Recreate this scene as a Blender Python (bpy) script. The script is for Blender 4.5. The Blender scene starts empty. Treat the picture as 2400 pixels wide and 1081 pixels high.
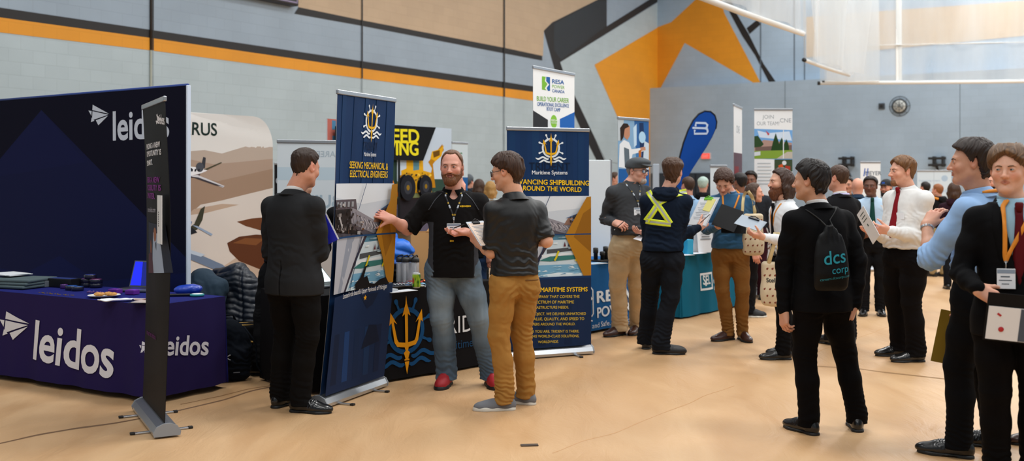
import bpy, bmesh, math, random
import numpy as np
from mathutils import Vector, Matrix
from mathutils.bvhtree import BVHTree
from mathutils.geometry import tessellate_polygon
SC = bpy.context.scene
COL = SC.collection
rnd = random.Random(7)
CAMH = 1.575; FPX = 2400.0; HY = 426.0
PI = math.pi
def pix(px, py, d):
    "world point seen at a photo pixel, d metres away"
    return np.array([(px-1200)/FPX*d, d, CAMH-(py-HY)/FPX*d])
def gd(py, z=0.0):
    "distance at which height z shows at photo row py"
    return (CAMH-z)*FPX/(py-HY)
def V(*a): return np.array(a, float)
def nrm(v):
    v = np.asarray(v, float); return v/max(np.linalg.norm(v), 1e-9)
def srgb(h):
    if isinstance(h, (tuple, list)): return tuple(h[:3])
    h = h.lstrip('#'); o = []
    for i in (0, 2, 4):
        c = int(h[i:i+2], 16)/255
        o.append(c/12.92 if c <= .04045 else ((c+.055)/1.055)**2.4)
    return tuple(o)
# ---------------------------------------------------------------- materials
MATS = {}
def mat(name, col, rough=.7, metal=0., bump=0., bscale=200., var=0., vscale=6., sheen=0., emit=0., coat=0., alpha=1., trans=0., stretch=None, spec=.5):
    if name in MATS: return MATS[name]
    m = bpy.data.materials.new(name); m.use_nodes = True
    nt = m.node_tree; b = nt.nodes['Principled BSDF']
    c = srgb(col)
    b.inputs['Base Color'].default_value = (*c, 1); b.inputs['Roughness'].default_value = rough
    b.inputs['Metallic'].default_value = metal; b.inputs['Specular IOR Level'].default_value = spec
    if sheen: b.inputs['Sheen Weight'].default_value = sheen; b.inputs['Sheen Roughness'].default_value = .5
    if coat: b.inputs['Coat Weight'].default_value = coat
    if alpha < 1: b.inputs['Alpha'].default_value = alpha
    if trans: b.inputs['Transmission Weight'].default_value = trans
    if emit: b.inputs['Emission Color'].default_value = (*c, 1); b.inputs['Emission Strength'].default_value = emit
    if var or bump:
        tc = nt.nodes.new('ShaderNodeTexCoord'); mp = nt.nodes.new('ShaderNodeMapping')
        nt.links.new(tc.outputs['Object'], mp.inputs[0])
        if stretch: mp.inputs['Scale'].default_value = stretch
    if var:
        n = nt.nodes.new('ShaderNodeTexNoise'); n.inputs['Scale'].default_value = vscale; n.inputs['Detail'].default_value = 5
        nt.links.new(mp.outputs[0], n.inputs['Vector'])
        mr = nt.nodes.new('ShaderNodeMapRange'); mr.inputs[1].default_value = .3; mr.inputs[2].default_value = .7
        mr.inputs[3].default_value = 1-var; mr.inputs[4].default_value = 1+var
        nt.links.new(n.outputs['Fac'], mr.inputs[0])
        mx = nt.nodes.new('ShaderNodeVectorMath'); mx.operation = 'SCALE'; mx.inputs[0].default_value = c
        nt.links.new(mr.outputs[0], mx.inputs['Scale']); nt.links.new(mx.outputs[0], b.inputs['Base Color'])
    if bump:
        n = nt.nodes.new('ShaderNodeTexNoise'); n.inputs['Scale'].default_value = bscale; n.inputs['Detail'].default_value = 3
        nt.links.new(mp.outputs[0], n.inputs['Vector'])
        bp = nt.nodes.new('ShaderNodeBump'); bp.inputs['Strength'].default_value = bump; bp.inputs['Distance'].default_value = .002
        nt.links.new(n.outputs['Fac'], bp.inputs['Height']); nt.links.new(bp.outputs[0], b.inputs['Normal'])
    MATS[name] = m; return m
def cmat(name, rough=.6, bump=0., bscale=300., sss=0., sheen=0., spec=.5):
    "colour comes from the mesh's own colour attribute (dyes, prints, complexion)"
    if name in MATS: return MATS[name]
    m = bpy.data.materials.new(name); m.use_nodes = True
    nt = m.node_tree; b = nt.nodes['Principled BSDF']
    a = nt.nodes.new('ShaderNodeVertexColor'); a.layer_name = 'Col'
    nt.links.new(a.outputs['Color'], b.inputs['Base Color']); b.inputs['Roughness'].default_value = rough
    b.inputs['Specular IOR Level'].default_value = spec
    if sheen: b.inputs['Sheen Weight'].default_value = sheen
    if sss:
        b.inputs['Subsurface Weight'].default_value = sss; b.inputs['Subsurface Radius'].default_value = (.01, .004, .002); b.inputs['Subsurface Scale'].default_value = .5
    if bump:
        tc = nt.nodes.new('ShaderNodeTexCoord'); n = nt.nodes.new('ShaderNodeTexNoise'); n.inputs['Scale'].default_value = bscale
        nt.links.new(tc.outputs['Object'], n.inputs['Vector'])
        bp = nt.nodes.new('ShaderNodeBump'); bp.inputs['Strength'].default_value = bump; bp.inputs['Distance'].default_value = .002
        nt.links.new(n.outputs['Fac'], bp.inputs['Height']); nt.links.new(bp.outputs[0], b.inputs['Normal'])
    MATS[name] = m; return m
def hairmat(name, c0, c1):
    if name in MATS: return MATS[name]
    m = bpy.data.materials.new(name); m.use_nodes = True
    nt = m.node_tree; b = nt.nodes['Principled BSDF']
    a = nt.nodes.new('ShaderNodeAttribute'); a.attribute_name = 'comb'
    n = nt.nodes.new('ShaderNodeTexNoise'); n.inputs['Scale'].default_value = 1.; n.inputs['Detail'].default_value = 3
    nt.links.new(a.outputs['Vector'], n.inputs['Vector'])
    r = nt.nodes.new('ShaderNodeMapRange'); r.inputs[1].default_value = .3; r.inputs[2].default_value = .72
    nt.links.new(n.outputs['Fac'], r.inputs[0])
    mx = nt.nodes.new('ShaderNodeMix'); mx.data_type = 'RGBA'
    mx.inputs[6].default_value = (*srgb(c0), 1); mx.inputs[7].default_value = (*srgb(c1), 1)
    nt.links.new(r.outputs[0], mx.inputs[0]); nt.links.new(mx.outputs[2], b.inputs['Base Color'])
    bp = nt.nodes.new('ShaderNodeBump'); bp.inputs['Strength'].default_value = .6; bp.inputs['Distance'].default_value = .003
    nt.links.new(n.outputs['Fac'], bp.inputs['Height']); nt.links.new(bp.outputs[0], b.inputs['Normal'])
    b.inputs['Roughness'].default_value = .5; b.inputs['Specular IOR Level'].default_value = .35
    MATS[name] = m; return m
# ---------------------------------------------------------------- scene graph
def thing(name, label, cat, loc=(0, 0, 0), rz=0., group=None):
    o = bpy.data.objects.new(name, None); COL.objects.link(o)
    o.empty_display_size = .1
    o.location = [float(x) for x in loc]; o.rotation_euler = (0, 0, rz)
    tag(o, label, cat, group); return o
def tag(o, label=None, cat=None, group=None, kind=None):
    if label: o['label'] = label
    if cat: o['category'] = cat
    if group: o['group'] = group
    if kind: o['kind'] = kind
    return o
def mesh_obj(name, verts, faces, m, parent=None, loc=None, smooth=False, mats=None, midx=None, col=None, attr=None):
    me = bpy.data.meshes.new(name)
    verts = np.asarray(verts, np.float32).reshape(-1, 3)
    if isinstance(faces, np.ndarray) and faces.ndim == 2:
        n = faces.shape[1]; nf = len(faces)
        me.vertices.add(len(verts)); me.vertices.foreach_set('co', verts.ravel())
        me.loops.add(nf*n); me.loops.foreach_set('vertex_index', faces.astype(np.int32).ravel())
        me.polygons.add(nf); me.polygons.foreach_set('loop_start', np.arange(0, nf*n, n, dtype=np.int32))
        me.update(calc_edges=True)
    else:
        me.from_pydata(verts.tolist(), [], [list(map(int, f)) for f in faces]); me.update()
    for mm in (mats or [m]): me.materials.append(mm)
    if midx is not None: me.polygons.foreach_set('material_index', np.asarray(midx, np.int32))
    if smooth: me.polygons.foreach_set('use_smooth', np.ones(len(me.polygons), bool))
    if col is not None:
        ca = me.color_attributes.new('Col', 'FLOAT_COLOR', 'POINT')
        c = np.ones((len(verts), 4), np.float32); c[:, :3] = col; ca.data.foreach_set('color', c.ravel())
    if attr is not None:
        for k, a in attr.items():
            at = me.attributes.new(k, 'FLOAT_VECTOR', 'POINT'); at.data.foreach_set('vector', np.asarray(a, np.float32).ravel())
    o = bpy.data.objects.new(name, me); COL.objects.link(o)
    if parent is not None: o.parent = parent
    if loc is not None: o.location = [float(x) for x in loc]
    return o
class MB:
    "collects polygons of one part"
    def __init__(s): s.v = []; s.f = []; s.mi = []; s.sm = []; s.mats = []; s.cur = 0; s.smooth = False
    def m(s, mm):
        if mm not in s.mats: s.mats.append(mm)
        s.cur = s.mats.index(mm); return s
    def add(s, vs, fs, smooth=None):
        b = len(s.v); s.v += [tuple(map(float, x)) for x in vs]
        for f in fs: s.f.append([b+i for i in f]); s.mi.append(s.cur); s.sm.append(s.smooth if smooth is None else smooth)
        return s
    def box(s, c, size, R=None, bev=0.0):
        x, y, z = [k/2 for k in size]; c = np.asarray(c, float)
        R = np.eye(3) if R is None else np.asarray(R)
        if bev > 0:
            b = min(bev, x*.9, y*.9, z*.9)
            bm = bmesh.new(); bmesh.ops.create_cube(bm, size=1)
            for v in bm.verts: v.co = Vector((v.co.x*2*x, v.co.y*2*y, v.co.z*2*z))
            bmesh.ops.bevel(bm, geom=list(bm.edges), offset=b, segments=2, affect='EDGES', profile=.5)
            bm.verts.index_update()
            vs = [R @ np.array(v.co) + c for v in bm.verts]; fs = [[v.index for v in f.verts] for f in bm.faces]
            bm.free(); return s.add(vs, fs)
        vs = [R @ np.array([i*x, j*y, k*z])+c for i in (-1, 1) for j in (-1, 1) for k in (-1, 1)]
        return s.add(vs, [(0, 1, 3, 2), (4, 6, 7, 5), (0, 4, 5, 1), (2, 3, 7, 6), (0, 2, 6, 4), (1, 5, 7, 3)])
    def tube(s, pts, r, n=10, cap=True, closed=False, flat=1.0):
        pts = [np.asarray(p, float) for p in pts]; N = len(pts)
        rr = r if isinstance(r, (list, tuple, np.ndarray)) else [r]*N
        vs = []; up = None
        for i, p in enumerate(pts):
            if closed: t = nrm(pts[(i+1) % N]-pts[i-1])
            else: t = nrm(pts[min(i+1, N-1)]-pts[max(i-1, 0)])
            if up is None:
                up = np.array([0, 0, 1.]) if abs(t[2]) < .9 else np.array([0, 1., 0])
            a = nrm(np.cross(t, up)); up = nrm(np.cross(a, t))
            for k in range(n):
                th = 2*PI*k/n; vs.append(p+rr[i]*(math.cos(th)*a+flat*math.sin(th)*up))
        fs = []
        for i in range(N if closed else N-1):
            j = (i+1) % N
            for k in range(n): fs.append((i*n+k, i*n+(k+1) % n, j*n+(k+1) % n, j*n+k))
        if cap and not closed: fs += [tuple(range(n-1, -1, -1)), tuple((N-1)*n+k for k in range(n))]
        return s.add(vs, fs, True)
    def lathe(s, prof, c=(0, 0, 0), n=28, R=None, sy=1.):
        R = np.eye(3) if R is None else np.asarray(R); c = np.asarray(c, float)
        vs = []; fs = []; m = len(prof)
        for r, z in prof:
            for k in range(n):
                th = 2*PI*k/n; vs.append(R @ np.array([r*math.cos(th), sy*r*math.sin(th), z])+c)
        for i in range(m-1):
            for k in range(n): fs.append((i*n+k, i*n+(k+1) % n, (i+1)*n+(k+1) % n, (i+1)*n+k))
        fs.append(tuple(range(n-1, -1, -1))); fs.append(tuple((m-1)*n+k for k in range(n)))
        return s.add(vs, fs, True)
    def prism(s, poly, fn, th):
        "polygon in (u, v) extruded by th; fn maps (u, v, w) to space"
        n = len(poly); tri = tessellate_polygon([[Vector((u, v, 0)) for u, v in poly]])
        vs = [fn(u, v, 0) for u, v in poly]+[fn(u, v, th) for u, v in poly]
        ar = sum(poly[i][0]*poly[(i+1) % n][1]-poly[(i+1) % n][0]*poly[i][1] for i in range(n))
        fs = []
        for t in tri:
            t = list(t); a2 = (poly[t[1]][0]-poly[t[0]][0])*(poly[t[2]][1]-poly[t[0]][1])-(poly[t[2]][0]-poly[t[0]][0])*(poly[t[1]][1]-poly[t[0]][1])
            if a2 < 0: t.reverse()
            fs.append([n+i for i in t]); fs.append(list(reversed(t)))
        for i in range(n):
            j = (i+1) % n; q = (i, j, n+j, n+i); fs.append(q if ar > 0 else q[::-1])
        return s.add(vs, fs, False)
    def build(s, name, m=None, parent=None, loc=None, off=None):
        v = np.array(s.v)
        if off is not None: v = v-np.asarray(off)
        o = mesh_obj(name, v, s.f, m, parent, loc, mats=s.mats or [m], midx=s.mi)
        o.data.polygons.foreach_set('use_smooth', np.array(s.sm, bool)); return o
def rotz(a):
    c, s = math.cos(a), math.sin(a); return np.array([[c, -s, 0], [s, c, 0], [0, 0, 1.]])
def rotx(a):
    c, s = math.cos(a), math.sin(a); return np.array([[1., 0, 0], [0, c, -s], [0, s, c]])
def roty(a):
    c, s = math.cos(a), math.sin(a); return np.array([[c, 0, s], [0, 1., 0], [-s, 0, c]])
def frame(f, up=(0, 0, 1)):
    "columns: right, forward, up"
    f = nrm(f); r = nrm(np.cross(f, up)); u = np.cross(r, f); return np.stack([r, f, u], 1)
# ---------------------------------------------------------------- numpy noise
_rs = np.random.RandomState(5); _T = _rs.rand(4096).astype(np.float32)
def vnoise(P):
    "value noise in -1..1, P (n,3)"
    P = np.asarray(P, np.float64); i = np.floor(P).astype(np.int64); f = P-i; f = f*f*(3-2*f); o = 0
    for dx in (0, 1):
        for dy in (0, 1):
            for dz in (0, 1):
                h = ((i[:, 0]+dx)*73856093 ^ (i[:, 1]+dy)*19349663 ^ (i[:, 2]+dz)*83492791) & 4095
                w = (f[:, 0] if dx else 1-f[:, 0])*(f[:, 1] if dy else 1-f[:, 1])*(f[:, 2] if dz else 1-f[:, 2])
                o = o+w*_T[h]
    return o*2-1
def fbm(P, o=3):
    s = 0; a = 1.; t = 0
    for k in range(o): s = s+a*vnoise(P*2**k+17.3*k); t += a; a *= .5
    return s/t
# ---------------------------------------------------------------- distance fields -> meshes
def smin(a, b, k):
    if k <= 0: return np.minimum(a, b)
    h = np.clip(.5+.5*(b-a)/k, 0, 1); return b+(a-b)*h-k*h*(1-h)
class Field:
    def __init__(s, lo, hi, h):
        s.lo = np.asarray(lo, float); s.h = h
        n = np.maximum(np.ceil((np.asarray(hi, float)-s.lo)/h).astype(int)+1, 4)
        s.ax = [(s.lo[i]+h*np.arange(n[i])).astype(np.float32) for i in range(3)]
        s.D = np.full(n, 9., np.float32)
    def _sub(s, lo, hi, pad):
        sl = []
        for i in range(3):
            a = int(np.clip(math.floor((lo[i]-pad-s.lo[i])/s.h), 0, len(s.ax[i]))); b = int(np.clip(math.ceil((hi[i]+pad-s.lo[i])/s.h)+1, 0, len(s.ax[i])))
            sl.append(slice(a, max(a, b)))
        X = s.ax[0][sl[0]][:, None, None]; Y = s.ax[1][sl[1]][None, :, None]; Z = s.ax[2][sl[2]][None, None, :]
        return tuple(sl), X, Y, Z
    def op(s, fn, lo, hi, k=.01, mode='u'):
        sl, X, Y, Z = s._sub(lo, hi, k+2.5*s.h)
        if 0 in s.D[sl].shape: return s
        d = fn(X, Y, Z)
        if mode == 'u': s.D[sl] = smin(s.D[sl], d, k)
        elif mode == 's': s.D[sl] = -smin(-s.D[sl], d, k)
        return s
    def cut(s, fn, k=.004):
        "keep only where fn < 0"
        X, Y, Z = s.ax[0][:, None, None], s.ax[1][None, :, None], s.ax[2][None, None, :]
        s.D = -smin(-s.D, -(fn(X, Y, Z)+0*s.D), k); return s
    def cone(s, a, b, ra, rb, k=.01, mode='u', sq=None):
        a = np.asarray(a, float); b = np.asarray(b, float); ba = b-a; bb = max(ba@ba, 1e-10)
        def fn(X, Y, Z):
            x, y, z = X-a[0], Y-a[1], Z-a[2]
            t = np.clip((x*ba[0]+y*ba[1]+z*ba[2])/bb, 0, 1)
            return np.sqrt((x-t*ba[0])**2+(y-t*ba[1])**2+(z-t*ba[2])**2)-(ra+(rb-ra)*t)
        r = max(ra, rb); return s.op(fn, np.minimum(a, b)-r, np.maximum(a, b)+r, k, mode)
    def chain(s, pts, rs, k=.01, mode='u'):
        for i in range(len(pts)-1): s.cone(pts[i], pts[i+1], rs[i], rs[i+1], k, mode)
        return s
    def ell(s, c, r, k=.01, mode='u', R=None):
        c = np.asarray(c, float); r = np.asarray(r, float)
        if R is None: lo, hi = c-r, c+r
        else: q = np.sqrt(((np.asarray(R)*r)**2).sum(1)); lo, hi = c-q, c+q
        def fn(X, Y, Z):
            x, y, z = X-c[0], Y-c[1], Z-c[2]
            if R is not None: x, y, z = R[0][0]*x+R[1][0]*y+R[2][0]*z, R[0][1]*x+R[1][1]*y+R[2][1]*z, R[0][2]*x+R[1][2]*y+R[2][2]*z
            k0 = np.sqrt((x/r[0])**2+(y/r[1])**2+(z/r[2])**2); k1 = np.sqrt((x/r[0]**2)**2+(y/r[1]**2)**2+(z/r[2]**2)**2)
            return k0*(k0-1)/np.maximum(k1, 1e-6)
        return s.op(fn, lo, hi, k, mode)
    def rbox(s, c, half, rad, k=.01, mode='u', R=None):
        c = np.asarray(c, float); hf = np.asarray(half, float)
        q = hf if R is None else np.abs(np.asarray(R)) @ hf
        def fn(X, Y, Z):
            x, y, z = X-c[0], Y-c[1], Z-c[2]
            if R is not None: x, y, z = R[0][0]*x+R[1][0]*y+R[2][0]*z, R[0][1]*x+R[1][1]*y+R[2][1]*z, R[0][2]*x+R[1][2]*y+R[2][2]*z
            a, b, e = np.abs(x)-hf[0]+rad, np.abs(y)-hf[1]+rad, np.abs(z)-hf[2]+rad
            return np.sqrt(np.maximum(a, 0)**2+np.maximum(b, 0)**2+np.maximum(e, 0)**2)+np.minimum(np.maximum(a, np.maximum(b, e)), 0)-rad
        return s.op(fn, c-q, c+q, k, mode)
    def loft(s, zs, cx, cy, rx, ry, yaw, k=.01, mode='u', ex=2.3, cap=.012):
        "stack of super-ellipses along z; yaw per level"
        zs = np.asarray(zs, float); o = np.argsort(zs); zs = zs[o]
        A = [np.asarray(np.broadcast_to(q, zs.shape), float)[o] for q in (cx, cy, rx, ry, yaw)]
        z2 = np.linspace(zs[0], zs[-1], 80); kr = np.hanning(13); kr /= kr.sum()
        A = [np.convolve(np.pad(np.interp(z2, zs, q), 6, mode='edge'), kr, 'valid') for q in A]; zs = z2
        R = max(A[2].max(), A[3].max())
        def fn(X, Y, Z):
            z = np.clip(Z, zs[0], zs[-1]); g = [np.interp(z.ravel(), zs, q).reshape(z.shape) for q in A]
            c, sn = np.cos(g[4]), np.sin(g[4]); x, y = X-g[0], Y-g[1]
            u = np.abs(c*x+sn*y)/g[2]; w = np.abs(-sn*x+c*y)/g[3]
            q = (u**ex+w**ex)**(1/ex)
            d = (q-1)*np.minimum(g[2], g[3])*(1+.25*np.clip(q-1, -1, 1))
            return -smin(-d, -np.maximum(Z-zs[-1], zs[0]-Z)+0*d, cap)
        return s.op(fn, (A[0].min()-R, A[1].min()-R, zs[0]), (A[0].max()+R, A[1].max()+R, zs[-1]), k, mode)
    def at(s, P):
        q = (np.asarray(P)-s.lo)/s.h; i = np.clip(np.round(q).astype(int), 0, np.array(s.D.shape)-1); return s.D[i[:, 0], i[:, 1], i[:, 2]]
    def mesh(s):
        D = s.D; S = D < 0
        c = sum(S[a:D.shape[0]-1+a, b:D.shape[1]-1+b, e:D.shape[2]-1+e].astype(np.int8) for a in (0, 1) for b in (0, 1) for e in (0, 1))
        act = (c > 0) & (c < 8); I = np.argwhere(act); n = len(I)
        if n == 0: return np.zeros((0, 3)), np.zeros((0, 4), int)
        idx = np.full(act.shape, -1, np.int32); idx[act] = np.arange(n)
        cr = [(a, b, e) for a in (0, 1) for b in (0, 1) for e in (0, 1)]
        dv = {q: D[I[:, 0]+q[0], I[:, 1]+q[1], I[:, 2]+q[2]] for q in cr}
        acc = np.zeros((n, 3)); cnt = np.zeros(n)
        for q in cr:
            for ax in range(3):
                if q[ax]: continue
                p = list(q); p[ax] = 1; p = tuple(p); a, b = dv[q], dv[p]; m = (a < 0) != (b < 0)
                t = np.where(m, a/np.where(m, a-b, 1), 0); pos = np.tile(np.array(q, float), (n, 1)); pos[:, ax] += t
                acc += pos*m[:, None]; cnt += m
        vs = s.lo+s.h*(I+acc/cnt[:, None]); F = []
        for ax in range(3):
            o1, o2 = (ax+1) % 3, (ax+2) % 3
            a = [slice(None)]*3; b = [slice(None)]*3; a[ax] = slice(0, -1); b[ax] = slice(1, None)
            for o in (o1, o2): a[o] = slice(1, -1); b[o] = slice(1, -1)
            m = S[tuple(a)] != S[tuple(b)]; E = np.argwhere(m)
            if not len(E): continue
            E[:, o1] += 1; E[:, o2] += 1; neg = S[E[:, 0], E[:, 1], E[:, 2]]
            def cid(d1, d2):
                G = E.copy(); G[:, o1] += d1; G[:, o2] += d2; return idx[G[:, 0], G[:, 1], G[:, 2]]
            Q = np.stack([cid(-1, -1), cid(0, -1), cid(0, 0), cid(-1, 0)], 1)
            Q[~neg] = Q[~neg][:, ::-1]; F.append(Q)
        F = np.concatenate(F) if F else np.zeros((0, 4), int)
        F = F[(F >= 0).all(1)]
        return vs, F
def vnormals(v, f):
    n = np.zeros_like(v); a = v[f[:, 0]]; fn = np.cross(v[f[:, 2]]-a, v[f[:, 3]]-v[f[:, 1]])
    for k in range(4): np.add.at(n, f[:, k], fn)
    return n/np.maximum(np.linalg.norm(n, axis=1, keepdims=True), 1e-12)
def lap(v, f, it=1, w=.5):
    for _ in range(it):
        s = np.zeros_like(v); c = np.zeros(len(v))
        for k in range(4):
            np.add.at(s, f[:, k], v[f[:, (k+1) % 4]]); np.add.at(s, f[:, k], v[f[:, (k+3) % 4]]); np.add.at(c, f[:, k], 2)
        v = v*(1-w)+w*s/np.maximum(c, 1)[:, None]
    return v
# ================================================================ people
def ss(x, a, b):
    t = np.clip((x-a)/(b-a), 0, 1); return t*t*(3-2*t)
def cran(F, k=.02):
    F.ell((0, -.012, .026), (.0775, .098, .093), .01)
    F.ell((0, .02, -.03), (.0635, .076, .088), .03)
    for sx in (-1, 1):
        F.cone((sx*.05, .002, -.06), (sx*.016, .066, -.1), .019, .017, .03)
        F.ell((sx*.04, .056, -.028), (.028, .026, .024), .02)
    F.ell((0, .074, -.1), (.022, .017, .016), .02)
    return F
def head_piece(hc, R, s, nb, skin, lips, h, fem=False, mouth=0.):
    "head and neck; local x right, y forward, z up from the middle of the head"
    nl = R.T @ (np.asarray(nb)-hc)/s
    F = Field((-.105, min(-.13, nl[1]-.09), min(-.17, nl[2]-.03)), (.105, .14, .135), h/s)
    cran(F)
    F.ell((0, .07, .022), (.05, .022, .012), .02)
    for sx in (-1, 1):
        F.ell((sx*.032, .1, .0), (.019, .02, .011), .012, 's')
        F.ell((sx*.0315, .0795, .001), (.0145, .0125, .0125), .004)
        F.ell((sx*.079, -.012, -.004), (.008, .02, .032), .008, R=rotx(.15) @ rotz(-sx*.3))
        F.ell((sx*.087, -.008, -.001), (.006, .01, .018), .005, 's', R=rotx(.15))
        F.ell((sx*.012, .099, -.035), (.0085, .01, .008), .006)
        F.ell((sx*.006, .104, -.043), (.0035, .006, .003), .002, 's')
    F.cone((0, .086, .014), (0, .112, -.03), .0072, .0105, .012)
    F.ell((0, .112, -.034), (.0112, .011, .0095), .006)
    mo = .004*mouth
    for sx in (-1, 1):
        F.cone((0, .0945, -.0575+mo*.5), (sx*.022, .083, -.0605), .0058, .003, .004)
        F.cone((0, .0925, -.0675-mo), (sx*.02, .083, -.063-mo*.4), .0062, .003, .004)
    F.ell((0, .101, -.062-mo*.3), (.02, .009, .0012+mo*.8), .002, 's')
    F.ell((0, .0985, -.048), (.004, .004, .007), .004, 's')
    nr = .047 if fem else .054
    F.cone((0, -.022, -.055), (nl[0], nl[1], nl[2]), nr, nr+.008, .025)
    F.cone((0, .02, -.07), (nl[0], nl[1]+.02, nl[2]), nr*.7, nr*.8, .03)
    v, f = F.mesh(); v = lap(v, f, 1, .3)
    c = np.tile(np.array(skin), (len(v), 1)); n3 = fbm(v*60, 2)[:, None]; c = c*(1+.07*n3)
    red = np.exp(-(((np.abs(v[:, 0])-.04)/.022)**2+((v[:, 2]+.03)/.022)**2))*(v[:, 1] > .03) + .8*np.exp(-((v-V(0, .112, -.034))**2).sum(1)/.014**2) + .7*(np.abs(v[:, 0]) > .076)*(v[:, 2] < .04)
    c = c*(1-np.clip(red, 0, 1)[:, None]*np.array([.0, .2, .22]))
    w = (ss(1.25-(v[:, 0]/.0225)**2-((v[:, 2]+.0625)/(.0095+.004*mouth))**2, 0, .5)*(v[:, 1] > .08))[:, None]; c = c*(1-w)+np.array(lips)*w
    ins = (np.abs(v[:, 0]) < .018) & (np.abs(v[:, 2]+.062+mo*.3) < .0016+mo*.8) & (v[:, 1] < .0955) & (v[:, 1] > .08)
    if mouth > 0: c[ins] = np.array(lips)*.25
    return v*s @ R.T+hc, f, c, F
HZ = {  # lower edge of the hair around the head (0 = forehead ... 180 = nape)
 'short': ([0, 25, 42, 55, 66, 76, 86, 98, 112, 135, 180], [.074, .072, .066, .045, .03, -.012, -.0, .03, -.03, -.06, -.066]),
 'bald': ([0, 30, 60, 90, 110, 135, 180], [.2, .2, .2, .2, .0, -.05, -.06]),
 'recede': ([0, 20, 34, 46, 58, 70, 78, 88, 98, 112, 135, 180], [.082, .083, .088, .074, .042, .025, -.02, -.0, .03, -.03, -.06, -.066]),
 'bowl': ([0, 30, 55, 70, 85, 100, 120, 140, 180], [.04, .036, .022, .0, -.012, -.012, -.04, -.085, -.1]),
 'curtain': ([0, 12, 28, 45, 60, 75, 86, 98, 112, 135, 180], [.064, .056, .034, .016, .004, -.014, -.012, .0, -.045, -.08, -.09]),
 'fringe': ([0, 16, 30, 48, 60, 75, 86, 98, 112, 135, 180], [.078, .066, .05, .032, .02, -.02, -.01, .02, -.04, -.075, -.085]),
 'mid': ([0, 25, 45, 58, 68, 78, 88, 98, 112, 135, 180], [.066, .06, .052, .036, .012, -.02, -.006, .018, -.045, -.085, -.095]),
 'long': ([0, 20, 40, 55, 66, 80, 100, 135, 180], [.08, .078, .065, .05, .02, -.1, -.16, -.17, -.17]),
}
def hair_piece(hc, R, s, style, h, top=.02, side=.008, back=.012, seed=0, curl=0., lenz=0., strand=.003, front=None, part=0., taper=.028):
    x0 = .135
    F = Field((-x0, -.165, -.2-lenz), (x0, .14, .185), h/s); cran(F)
    F.cone((0, -.022, -.055), (0, -.04, -.2), .056, .066, .025)
    D = F.D; X, Y, Z = F.ax[0][:, None, None], F.ax[1][None, :, None], F.ax[2][None, None, :]
    ph = np.degrees(np.arctan2(np.abs(X), Y+.012))+0*Z
    zb = np.interp(ph, *HZ[style]); g = Z-zb
    w = ss(g, 0, taper)
    tz = ss(Z+0*X*Y, .015, .085); sb = ss(ph, 70, 130)
    T = (side*(1-sb)+back*sb)*(1-tz)+tz*top
    if front is not None: T = T+tz*(front-top)*ss(Y+0*X+0*Z, .0, .07)
    if part: T = T-.012*np.exp(-((X-part+0*Y+0*Z)/.007)**2)*ss(Z+0*X+0*Y, .05, .08)*ss(Y+0*X+0*Z, -.06, -.02)
    F.D = (D-(T*w-.005*(1-w))).astype(np.float32)
    if style != 'long': F.D = np.maximum(F.D, -g-.006).astype(np.float32)
    r2 = random.Random(seed)
    if style == 'long':
        for sx in (-1, 1):
            F.chain([(sx*.072, -.015, .02), (sx*.085, -.02, -.06), (sx*.075, -.03, -.15-lenz)], [.022, .028, .018], .03)
        F.chain([(0, -.09, .0), (0, -.09, -.08), (0, -.075, -.165-lenz)], [.04, .055, .03], .03)
        F.ell((0, .11, -.04), (.052, .085, .1), .01, 's')
    if curl:
        P = []
        for _ in range(700):
            q = nrm([r2.gauss(0, 1), r2.gauss(0, 1), r2.gauss(0, 1)])
            p = V(0, -.012, .03)+q*V(.09, .11, .1)
            phi = math.degrees(math.atan2(abs(p[0]), p[1]+.012))
            if p[2] > np.interp(phi, *HZ[style])+.004: P.append(p)
        for p in P[:260]: F.ell(p, [r2.uniform(.009, .015)*curl for _ in range(3)], .006)
    v, f = F.mesh()
    if not len(v): return v, f, v
    n = vnormals(v, f)
    cz = nrm((0, -.45, 1)); cx = V(1, 0, 0); cy = np.cross(cz, cx); q = v-V(0, -.01, .0)
    a, b, c = q @ cx, q @ cy, q @ cz; rad = np.hypot(a, b)+1e-6; pol = np.arctan2(rad, c)
    ca, sa = a/rad, b/rad
    if curl:
        cm = np.stack([v[:, 0]*330, v[:, 1]*330, v[:, 2]*330], 1); d = .003*fbm(v*130+seed, 2)
    else:
        sc = np.clip(rad/.08, .25, 1)
        wob = .25*vnoise(v*22+seed)
        cm = np.stack([(ca+wob*sa)*34*sc, (sa-wob*ca)*34*sc, pol*2.2+seed], 1)
        d = strand*(1.2*fbm(np.stack([(ca+wob*sa)*6*sc, (sa-wob*ca)*6*sc, pol*1.3+seed], 1), 2)+.8*vnoise(np.stack([(ca+wob*sa)*15*sc, (sa-wob*ca)*15*sc, pol*1.6], 1)))
    v = v+n*(d if curl else d*(.15+.85*ss(rad, .015, .06)))[:, None]
    return v*s @ R.T+hc, f, cm
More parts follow.
